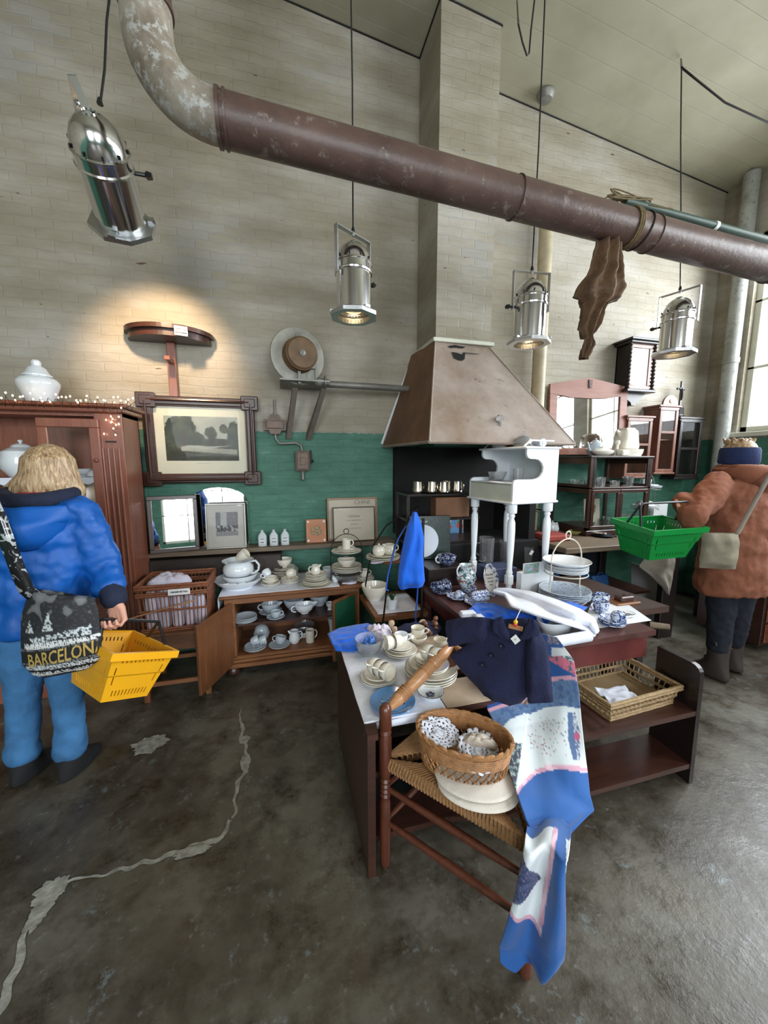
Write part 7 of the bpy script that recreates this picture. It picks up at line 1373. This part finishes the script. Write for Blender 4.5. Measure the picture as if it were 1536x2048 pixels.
# ================================================================ shopping baskets
YEL = plain('yellow_plastic', rgb(228, 164, 28), .35, var=.04); GRN = plain('green_plastic', rgb(4, 122, 50), .35, var=.06)
def shop_basket(name, label, M_, hw, hd, h, mat, hpts):
    """M_: rim-centre frame; hw/hd half sizes at the rim; hpts: handle bar ends and feet in world space"""
    t = thing(name, label, 'shopping basket', M_.translation); M2 = Matrix.Translation(-M_.translation) @ M_
    cs = [(-hw, -hd), (hw, -hd), (hw, hd), (-hw, hd)]; k_ = .74
    for i in range(4):
        a, b = Vector(cs[i]+(0,)), Vector(cs[(i+1) % 4]+(0,)); nx, ny = 44, 24; mb = MB(); mb.M = M2; vs = []; fs = []
        for j in range(ny+1):
            for q in range(nx+1):
                v = j/ny; s = k_+(1-k_)*v+.03*(v > .52); p = a.lerp(b, q/nx)*s; vs.append((p.x, p.y, -h*(1-v)))
        for j in range(ny):
            for q in range(nx):
                if (2 <= j <= 4 or 19 <= j <= 20) and q % 3 == 1 and 5 < q < 38: continue
                if q in (4, 39) and 7 < j < 17 and j != 12: continue
                fs.append((j*(nx+1)+q, j*(nx+1)+q+1, (j+1)*(nx+1)+q+1, (j+1)*(nx+1)+q))
        mb.add(vs, fs); mb.build('side_panel', mat, t, thick=.003)
    mb = MB(); mb.M = M2; mb.box(-hw*k_, hw*k_, -hd*k_, hd*k_, -h-.003, -h+.003); mb.build('bottom', mat, t)
    mb = MB(); mb.M = M2; o = .016; L = [(-hw-o, -hd-o), (hw+o, -hd-o), (hw+o, hd+o), (-hw-o, hd+o)]; I = cs; vs = []
    for (x, y), z in [(p, -.028) for p in L]+[(p, .004) for p in L]+[(p, .004) for p in I]+[(p, -.004) for p in I]: vs.append((x, y, z))
    fs = []
    for i in range(4):
        j = (i+1) % 4; fs += [(i, j, 4+j, 4+i), (4+i, 4+j, 8+j, 8+i), (8+i, 8+j, 12+j, 12+i)]
    mb.add(vs, fs); mb.build('rim', mat, t, thick=.003)
    for pl in hpts: mb = MB(); mb.tube([Vector(p)-M_.translation for p in pl], .0075, 8); mb.build('handle', BLACKP, t)
    return t
N_, R2, B2 = Vector((-.711, 1.73, .766)), Vector((-.512, 1.924, .654)), Vector((-.804, 2.226, .659))
u_ = (N_-R2).normalized(); v_ = (B2-R2).normalized(); w_ = u_.cross(v_).normalized()
if w_.z < 0: w_ = -w_
v_ = w_.cross(u_); c_ = (N_+B2)/2; MBk = Matrix((u_, v_, w_)).transposed().to_4x4(); MBk.translation = c_
E1, E2 = at(318, 1243, Y=2.0), at(205, 1238, Y=1.86); L2 = N_+B2-R2
rm = lambda a, b, f: a.lerp(b, f)
shop_basket('shopping_basket', 'yellow plastic shopping basket hanging from the hand of the person in blue', MBk, .135, .195, .215, YEL, [[rm(R2, B2, .28), E1+Vector((.0, 0, -.01)), E1, E1.lerp(E2, .5), E2, E2+Vector((0, 0, -.01)), rm(N_, L2, .28)], [rm(R2, B2, .68), E1], [rm(N_, L2, .68), E2]])
mb = MB(); mb.M = MBk; mb.box(-.06, .05, -.08, .04, -.2, -.12, .01); tag(mb.build('clear_packet', pane('clear_film', (.9, .9, .92, 1), .12)), 'clear plastic packet lying in the yellow basket', 'packet')
Mg = Matrix.Translation((2.365, 1.86, 1.175)) @ Matrix.Rotation(.12, 4, 'X') @ Matrix.Rotation(.02, 4, 'Z')
g = lambda x, y, z: Mg @ Vector((x, y, z))
shop_basket('shopping_basket', 'green plastic shopping basket carried by the person in the brown coat', Mg, .215, .14, .205, GRN, [[g(-.21, -.05, 0), g(-.215, -.02, .13), g(-.19, -.02, .142), g(.0, -.02, .142), g(.19, -.02, .142), g(.215, -.02, .13), g(.21, -.05, 0)], [g(-.21, .05, 0), g(-.2, -.01, .135)], [g(.21, .05, 0), g(.2, -.01, .135)]])
# ================================================================ people
SKIN = plain('skin', rgb(204, 150, 128), .5, var=.06); JEANS = plain('faded_denim', rgb(58, 110, 158), .85, var=.22, sc=9, bp=.3, bsc=120); COATB = plain('cobalt_raincoat', rgb(0, 82, 164), .55, var=.06, bp=.15)
NAVYF = plain('navy_fleece', rgb(22, 30, 54), .9, var=.1, bp=.3); SUEDE = plain('black_suede', rgb(22, 22, 26), .85); COATT = plain('rust_brown_wool', rgb(122, 72, 50), .9, var=.1, bp=.3, bsc=90); BOOT = plain('grey_brown_leather', rgb(58, 48, 44), .6, var=.2)
def hair_mat():
    m, nt, b = nodes('blonde_hair'); co = coords(nt, (60, 60, 7)); n = nz(nt, co, 1.5, 4, .6, .6); nt.links.new(ramp(nt, n, [(.3, rgb(104, 80, 58)), (.5, rgb(168, 138, 104)), (.7, rgb(212, 188, 152))]), b.inputs['Base Color']); b.inputs['Roughness'].default_value = .45; bump(nt, b, n, .5, .006); return m
HAIR = hair_mat()
tx = bpy.data.textures.new('folds', 'CLOUDS'); tx.noise_scale = .09; tx2 = bpy.data.textures.new('creases', 'CLOUDS'); tx2.noise_scale = .045
def soft(mb, name, mat, parent, vox=.012, disp=0, tex=None, sm=4):
    o = mb.build(name, mat, parent); md = o.modifiers.new('join', 'REMESH'); md.mode = 'VOXEL'; md.voxel_size = vox; md.use_smooth_shade = True
    md = o.modifiers.new('soften', 'SMOOTH'); md.factor = .6; md.iterations = sm
    if disp: md = o.modifiers.new('folds', 'DISPLACE'); md.texture = tex or tx; md.strength = disp; md.mid_level = .5
    return o
def ball(mb, c, rx, ry, rz, rot=None):
    M0 = mb.M; mb.M = M0 @ Matrix.Translation(c) @ (rot or Matrix.Identity(4)) @ Matrix.Diagonal((rx, ry, rz, 1)); mb.lathe([(math.sin(i/10*PI), -math.cos(i/10*PI)) for i in range(11)], 18, False); mb.M = M0
def limb(mb, pts, rs, seg=16): mb.tube(pts, rs, seg); [ball(mb, p, r, r, r) for p, r in zip(pts, rs)]
def figure(t, J, side_grip):
    """one skin surface: head with face, neck, torso, arms, five-fingered hands, legs"""
    V = Vector; mb = MB(); H = V(J['head']); hz = J['headrot']; Rh = Matrix.Rotation(hz[2], 4, 'Z') @ Matrix.Rotation(hz[0], 4, 'X')
    ball(mb, H, .075, .095, .115, Rh)
    loc = lambda x, y, z: H+(Rh.to_3x3() @ V((x, y, z)))
    ball(mb, loc(0, .04, -.06), .055, .055, .06, Rh); ball(mb, loc(0, .1, -.015), .012, .022, .022, Rh); ball(mb, loc(0, .085, -.06), .024, .012, .009, Rh)
    for s in (-1, 1): ball(mb, loc(s*.076, 0, -.01), .012, .02, .032, Rh); ball(mb, loc(s*.03, .08, .012), .014, .012, .01, Rh)
    limb(mb, [V(J['neck']), V(J['neck']).lerp(H, .6)], [.055, .05]); limb(mb, [V(J['hip']), V(J['waist']), V(J['chest'])], [.13, .115, .13]); limb(mb, [V(J['sl']), V(J['chest']), V(J['sr'])], [.05, .1, .05])
    for s in 'lr':
        limb(mb, [V(J['s'+s]), V(J['e'+s]), V(J['w'+s])], [.045, .036, .026]); limb(mb, [V(J['h'+s]), V(J['k'+s]), V(J['a'+s])], [.085, .055, .038]); limb(mb, [V(J['a'+s]), V(J['a'+s])+V(J['toe'])*.25-V((0, 0, .02))], [.036, .03])
        W, P = V(J['w'+s]), V(J['p'+s]); d = (P-W).normalized(); n = V(J['pn'+s]).normalized(); sd = d.cross(n).normalized()   # palm direction, palm normal, across
        for k in range(4):
            x = (k-1.5)*.02; b0 = W+d*.035+sd*x*.8; b1 = W+d*.088+sd*x; ln = (.04, .045, .043, .034)[k]; c1, c2 = J['curl'+s]
            r1 = Matrix.Rotation(c1, 3, sd); r2 = Matrix.Rotation(c1+c2, 3, sd); r3 = Matrix.Rotation(c1+c2*1.9, 3, sd)
            p1 = b1+(r1 @ d)*ln; p2 = p1+(r2 @ d)*ln*.7; p3 = p2+(r3 @ d)*ln*.5
            limb(mb, [W, b0, b1], [.024, .0165, .0125], 10); limb(mb, [b1, p1, p2, p3], [.0095, .0088, .0082, .0068], 10)
        tb = W+d*.03+sd*J['th'+s]*.026; td = (d*.55+sd*J['th'+s]*.7+n*.45).normalized(); limb(mb, [W+d*.01, tb, tb+td*.036, tb+td*.036+(d*.8+n*.6).normalized()*.028], [.022, .014, .0105, .0085], 10)
    return soft(mb, 'body', SKIN, t, .0045, sm=2)
# --- person in blue, seen from behind
t = thing('person', 'person with shoulder-length blonde hair, cobalt blue coat and jeans seen from behind', 'person', (-1.15, 2.07, 0)); o_ = Vector((-1.15, 2.07, 0)); V = Vector
def W(*p): return V(p)-o_
hand = E1.lerp(E2, .74); hd_ = (E2-E1).normalized()
J = dict(head=W(-1.06, 2.16, 1.525), headrot=(-.35, 0, .45), neck=W(-1.08, 2.07, 1.39), hip=W(-1.12, 2.08, .88), waist=W(-1.1, 2.07, 1.05), chest=W(-1.08, 2.06, 1.27),
    sl=W(-1.25, 2.08, 1.34), sr=W(-.92, 2.04, 1.335), el=W(-1.42, 2.2, 1.2), er=W(-.845, 2.05, 1.06), wl=W(-1.4, 2.42, 1.36), wr=hand-o_+V((-.01, .012, .085)), pl=W(-1.38, 2.52, 1.42), pr=hand-o_+V((0, 0, -.01)),
    pnl=(0, 0, -1), pnr=(.25, .9, .1), curll=(-.3, -.4), curlr=(-1.0, -1.1), thl=1, thr=-1, hl=W(-1.2, 2.08, .82), hr=W(-1.05, 2.07, .82), kl=W(-1.24, 2.08, .47), kr=W(-1.05, 2.06, .47), al=W(-1.285, 2.1, .09), ar=W(-1.075, 2.07, .09), toe=V((.06, .2, -.03)))
figure(t, J, 'r')
mb = MB()
for h_, k2, a2 in (('hl', 'kl', 'al'), ('hr', 'kr', 'ar')):
    h0, k0, a0 = J[h_], J[k2], J[a2]; limb(mb, [h0+V((0, 0, .06)), h0.lerp(k0, .5), k0, k0.lerp(a0, .5), a0+V((0, -.005, .085)), a0+V((0, 0, .06))], [.11, .092, .072, .062, .070, .076], 20)
ball(mb, W(-1.12, 2.06, .86), .185, .14, .12); soft(mb, 'jeans', JEANS, t, .011, .022, tx)
for s in 'lr':
    a0 = J['a'+s]; mb = MB(); mb.loft([(a0+V((.0, .0, .08)), .056, .06, 0), (a0+V((.0, .0, .03)), .058, .064, 0), (a0+V((0, 0, -.0)), .06, .068, 0), (a0+V((.012, .04, -.045)), .052, .12, -.25), (a0+V((.016, .055, -.075)), .05, .135, -.25), (a0+V((.016, .055, -.088)), .048, .13, -.25)], 24); mb.build('shoe', SUEDE, t, sub=1)
mb = MB(); rings = [(W(-1.14, 2.07, .80), .225, .16, 0), (W(-1.13, 2.07, .9), .225, .165, 0), (W(-1.11, 2.06, 1.05), .215, .155, 0), (W(-1.09, 2.06, 1.2), .225, .15, 0), (W(-1.08, 2.06, 1.3), .205, .13, 0), (W(-1.08, 2.06, 1.37), .15, .1, 0), (W(-1.08, 2.07, 1.41), .09, .08, 0)]
mb.loft(rings, 28, nz=0); limb(mb, [J['sr'], J['sr'].lerp(J['er'], .5)+V((.012, 0, 0)), J['er'], J['er'].lerp(J['wr'], .6)], [.085, .082, .075, .066], 20); limb(mb, [J['sl'], J['sl'].lerp(J['el'], .5), J['el'], J['el'].lerp(J['wl'], .7)], [.085, .078, .07, .055], 20)
soft(mb, 'coat', COATB, t, .011, .05, tx)
mb = MB(); # hood lying on the back
def hood(u, v):
    a_ = PI*(.0+1.0*u); R0 = .19-.03*v; x = -math.cos(a_)*R0; y = -math.sin(a_)*(.175+.06*math.sin(v*PI)); return W(-1.085+x*(1.06-.2*v), 2.09+y, 1.37-.0*v-.13*v*math.sin(a_)-.045*v)+V((0, 0, .008*noise.noise(V((u*6, v*4, 2)))+.008*math.sin(v*11+math.sin(a_)*3)))
mb.grid(hood, 40, 20); mb.build('hood', COATB, t, thick=.016)
mb = MB(); mb.tube([W(-1.08, 2.08, 1.385)+V((.125*math.cos(a_), .1*math.sin(a_), .035+.02*math.sin(a_))) for a_ in [i/24*2*PI for i in range(24)]], .036, 12, closed=True); soft(mb, 'fleece_collar', NAVYF, t, .01, .01, tx2)
mb = MB(); mb.tube([W(-1.075, 2.08, 1.405)+V((.07*math.cos(a_), .065*math.sin(a_), .015)) for a_ in [i/20*2*PI for i in range(20)]], .016, 8, closed=True); lab(mb.build('red_scarf', plain('red_knit', rgb(150, 20, 44), .9, bp=.4), t), 'red scarf edge')
mb = MB(); d_ = (J['wr']-J['er']).normalized(); limb(mb, [J['wr']-d_*.12, J['wr']-d_*.02], [.058, .052], 20); soft(mb, 'cuff', NAVYF, t, .009, .008, tx2)
# hair: skull cap plus falling locks
mb = MB(); H = J['head']; Rh = Matrix.Rotation(.45, 4, 'Z') @ Matrix.Rotation(-.3, 4, 'X'); ball(mb, H+V((0, -.01, .02)), .09, .108, .112, Rh); ball(mb, H+V((-.01, -.04, -.03)), .085, .07, .10, Rh)
random.seed(8)
for k in range(70):
    a_ = -PI*.02-PI*.96*k/69; x, y = math.cos(a_), math.sin(a_); s = H+V((x*.05, y*.06, .095+.015*random.random())); m_ = H+V((x*.097, y*.098-.008, -.01)); l = (.10 if abs(x) < .5 else .15)+.06*random.random(); sweep = -.11*(.2-x) if x < 0.2 else .045
    e = H+V((x*.085+sweep*(.6+.6*random.random()), y*.1+.0, -l)); mb.tube([s, s.lerp(m_, .5)+V((x*.015, y*.015, .01)), m_, m_.lerp(e, .5)+V((x*.012, y*.01, 0)), e], [.012, .018, .02, .017, .003], 8)
o = mb.build('hair', HAIR, t); md = o.modifiers.new('join', 'REMESH'); md.mode = 'VOXEL'; md.voxel_size = .006; md.use_smooth_shade = True
# printed shoulder bag worn by the person
nB = V((-.12, -1, .04)).normalized(); QB = V((-1.0, 1.845, .8)); BAGM = painted('printed_bag', .7)
SL = [(64, 1178), (52, 1200), (45, 1230), (43, 1265), (43, 1300), (46, 1328), (66, 1350), (90, 1356)]; SR = [(150, 1190), (188, 1194), (196, 1220), (200, 1250), (203, 1280), (203, 1305), (196, 1322), (170, 1340)]
def bagfn(u, v, off=1): l, r_ = curve(SL, v), curve(SR, v); p_ = onp(l[0]+(r_[0]-l[0])*u, l[1]+(r_[1]-l[1])*u, QB, nB); return p_+nB*(off*.05*math.sqrt(max(0, math.sin(u*PI)))*math.sin(min(1, .1+v*.95)*PI)**.5+.006*noise.noise(V((u*4, v*5, 2))))
def bagc(u, v):
    l, r_ = curve(SL, v), curve(SR, v); x, y = l[0]+(r_[0]-l[0])*u, l[1]+(r_[1]-l[1])*u; yy = y+(x-45)*.13; n1 = noise.noise(V((x*.05, y*.05, 1))); n2 = noise.noise(V((x*.2, y*.25, 5))); n3 = noise.noise(V((x*.5, y*.2, 8)))
    if yy > 1358: return (24, 24, 26)
    if 1283 < yy < 1294: return (214, 216, 216) if n3 > -.12 and x > 60 else (24, 24, 26)
    if 1294 <= yy < 1299 or 1325 < yy < 1329: return (120, 122, 124) if n3 > 0 else (30, 30, 32)
    if 1330 < yy < 1340: return (196, 200, 202) if n3 > -.1 and x > 58 else (26, 26, 28)
    if 1345 < yy < 1354: return (220, 222, 222) if n3 > .02 and x > 66 else (24, 24, 26)
    if yy > 1294: return (22, 20, 20)
    if 1262 < yy < 1281 and 74 < x < 190: return (196, 204, 208) if n2+n3*.7 > -.05 and yy > 1274-(x-74)*.1 else (40, 42, 46)
    if 1228 < yy < 1262 and (abs(x-112) < (yy-1222)*.28 or abs(x-72) < (yy-1238)*.4): return (188, 194, 196) if n2 > -.1 else (50, 52, 54)
    if yy < 1245 and n1 > .12: return (84+50*n1, 86+50*n1, 88+50*n1)
    return (28, 28, 32) if n2 < .3 else (52, 54, 58)
t = thing('shoulder_bag', 'black shoulder bag with gold BARCELONA print slung behind the person in blue', 'bag', QB); ob = -QB
mb = MB(); mb.grid(bagfn, 90, 90); mb.grid(lambda u, v: bagfn(u, v, -.4), 90, 90); o = mb.build('bag_body', BAGM, t); o.matrix_parent_inverse = Matrix.Translation(ob); colour(o, bagc, 90, 90)
GOLD = plain('gold_print', rgb(176, 150, 84), .5)
def onbag(x, y):
    # find bag surface point under design coordinates (x, y)
    v = .5
    for _ in range(6):
        l, r_ = curve(SL, v), curve(SR, v); u = min(1, max(0, (x-l[0])/(r_[0]-l[0]))); yc = l[1]+(r_[1]-l[1])*u; v = min(1, max(0, v+(y-yc)/170))
    return bagfn(u, v)+nB*.0025
for s_, x0_, y0_, sz, mt in (('BARCELONA', 66, 1322, 42, GOLD), ('BARCELONA BARCELONA BAR', 66, 1291, 9.5, CARD), ('BARCELONA BARCELONA', 78, 1350, 10.5, CARD)):
    o = text(s_, sz, mt, t, (0, 0, 0), (0, 0, 0), fn=lambda c, x0_=x0_, y0_=y0_, sz=sz: onbag(min(199, x0_+c.x*(.6 if sz > 30 else .87)), y0_-c.y*(.9 if sz > 30 else 1)-c.x*.13-sz*.1)+nB*(c.z*.2), ext=.002, align='LEFT', bold=sz*.012, name='printed_lettering'); o.matrix_parent_inverse = Matrix.Translation(ob)
mb = MB(); ST_ = [(70, 1195, 1.84), (52, 1180, 1.835), (35, 1140, 1.82), (18, 1095, 1.80), (0, 1045, 1.80), (-20, 1000, 1.82), (-34, 970, 1.92)]; vs = []
for i, (x, y, Y_) in enumerate(ST_): w0 = 15; vs += [at(x-w0, y+5, Y=Y_)-QB, at(x+w0, y-5, Y=Y_)-QB]
mb.add(vs, [(2*i, 2*i+1, 2*i+3, 2*i+2) for i in range(len(ST_)-1)], True); mb.build('strap', deco('strap_print', rgb(30, 30, 32), rgb(170, 174, 176), 22, .42), t, thick=.004)
# --- person in the brown coat at the right edge
t = thing('person', 'person in a rust-brown hooded coat, navy headband and boots at the right edge', 'person', (3.08, 1.84, 0)); o_ = V((3.08, 1.84, 0))
J = dict(head=W(3.13, 1.93, 1.60), headrot=(-.35, 0, -.05), neck=W(3.12, 1.88, 1.46), hip=W(3.08, 1.85, .9), waist=W(3.07, 1.85, 1.1), chest=W(3.06, 1.85, 1.32), sl=W(2.83, 1.85, 1.42), sr=W(3.27, 1.85, 1.42), el=W(2.56, 1.79, 1.22), er=W(3.42, 1.95, 1.15),
    wl=W(2.62, 1.93, 1.325), wr=W(3.3, 2.15, 1.15), pl=g(.15, -.02, .142)-o_, pr=W(3.25, 2.25, 1.15), pnl=(0, -.3, -1), pnr=(0, 0, -1), curll=(.9, .9), curlr=(-.4, -.5), thl=1, thr=1, hl=W(2.99, 1.85, .84), hr=W(3.18, 1.85, .84), kl=W(3.0, 1.84, .48), kr=W(3.2, 1.86, .48), al=W(3.02, 1.84, .09), ar=W(3.26, 1.9, .09), toe=V((.0, .21, -.03)))
J['pl'] = J['wl']+V((-.03, -.05, .03)) if (J['pl']-J['wl']).length > .3 else J['pl']
figure(t, J, 'l')
mb = MB()
for h_, k2, a2 in (('hl', 'kl', 'al'), ('hr', 'kr', 'ar')): h0, k0, a0 = J[h_], J[k2], J[a2]; limb(mb, [h0, h0.lerp(k0, .5), k0, k0.lerp(a0, .6)], [.11, .095, .08, .068], 18)
soft(mb, 'trousers', plain('dark_navy_trousers', rgb(22, 26, 38), .9), t, .012, .02, tx2)
for s in 'lr':
    a0 = J['a'+s]; mb = MB(); mb.loft([(a0+V((0, 0, .24)), .07, .07, 0), (a0+V((0, 0, .2)), .068, .07, 0), (a0+V((0, 0, .1)), .06, .064, 0), (a0+V((0, .0, .03)), .058, .066, 0), (a0+V((0, .03, -.03)), .055, .115, 0), (a0+V((0, .05, -.07)), .052, .14, 0), (a0+V((0, .05, -.088)), .05, .137, 0)], 22, nz=.004, fq=20); b_ = mb.build('boot', BOOT, t, sub=1)
    mb = MB(); mb.tube([a0+V((-.066, 0, .2)), a0+V((-.085, -.03, .205)), a0+V((-.09, -.04, .19))], .006, 6); mb.build('boot_strap', BOOT, b_)
mb = MB(); mb.loft([(W(3.08, 1.85, .66), .27, .18, 0), (W(3.08, 1.85, .8), .26, .18, 0), (W(3.07, 1.85, 1.0), .25, .17, 0), (W(3.06, 1.85, 1.2), .25, .165, 0), (W(3.05, 1.85, 1.36), .235, .15, 0), (W(3.05, 1.85, 1.44), .17, .12, 0), (W(3.06, 1.87, 1.49), .1, .09, 0)], 28)
limb(mb, [J['sl'], J['sl'].lerp(J['el'], .5), J['el'], J['el'].lerp(J['wl'], .75)], [.09, .088, .085, .07], 20); limb(mb, [J['sr'], J['er'], J['er'].lerp(J['wr'], .8)], [.09, .08, .062], 20); soft(mb, 'coat', COATT, t, .011, .04, tx)
mb = MB()
def hood2(u, v): a_ = PI*(-.05+1.1*u); R0 = .2-.02*v; return W(3.10-math.cos(a_)*R0*(1.05-.15*v), 1.90-math.sin(a_)*(.16+.05*math.sin(v*PI)), 1.535-.12*v*math.sin(a_)-.05*v)+V((0, 0, .01*noise.noise(V((u*6, v*4, 2)))+.006*math.sin(v*10)))
mb.grid(hood2, 40, 20); mb.build('hood', COATT, t, thick=.02)
mb = MB(); mb.tube([W(3.12, 1.91, 1.52)+V((.115*math.cos(a_), .105*math.sin(a_), 0)) for a_ in [i/24*2*PI for i in range(24)]], .034, 12, closed=True); soft(mb, 'coat_collar', COATT, t, .01, .01, tx2)
H = J['head']; mb = MB(); ball(mb, H+V((0, 0, .03)), .093, .105, .105)
random.seed(2)
for k in range(40): a_ = random.random()*2*PI; rr = .02+.06*random.random(); s = H+V((rr*math.cos(a_), rr*math.sin(a_), .10)); mb.tube([s, s+V((.012*math.cos(a_), .012*math.sin(a_), .03)), s+V((.035*math.cos(a_+.8), .03*math.sin(a_+.8), .045*random.random()))], [.01, .006, .001], 6)
mb.build('hair', HAIR, t)
mb = MB(); mb.loft([(H+V((0, 0, -.045)), .098, .108, 0), (H+V((0, 0, -.03)), .106, .117, 0), (H+V((0, 0, .05)), .104, .115, 0), (H+V((0, .0, .07)), .094, .106, 0)], 28, nz=.002, fq=30); mb.build('headband', plain('navy_knit', rgb(28, 42, 84), .9, bp=.4), t)
t = thing('crossbody_bag', 'olive-beige cloth bag on a long strap behind the person in brown', 'bag', (2.9, 1.64, .95)); ob = Vector((2.9, 1.64, .95)); nC = V((-.4, -.9, 0)).normalized(); QC = V((2.78, 1.66, .9))
mb = MB(); pillow(mb, [(1404, 1066), (1402, 1090), (1398, 1115), (1398, 1135)], [(1476, 1066), (1478, 1090), (1476, 1115), (1472, 1138)], .05, QC, nC, 24, 24, .008, 6); o = mb.build('bag_body', plain('olive_canvas', rgb(128, 120, 102), .85, var=.15, bp=.2), t); o.matrix_parent_inverse = Matrix.Translation(-ob)
mb = MB(); P_ = [at(1474, 1068, Y=1.63), at(1500, 1020, Y=1.64), at(1536, 955, Y=1.66), at(1570, 905, Y=1.72)]; mb.tube([p-ob for p in P_], .014, 8, flat=.3); mb.build('strap', plain('grey_webbing', rgb(140, 134, 128), .7), t)
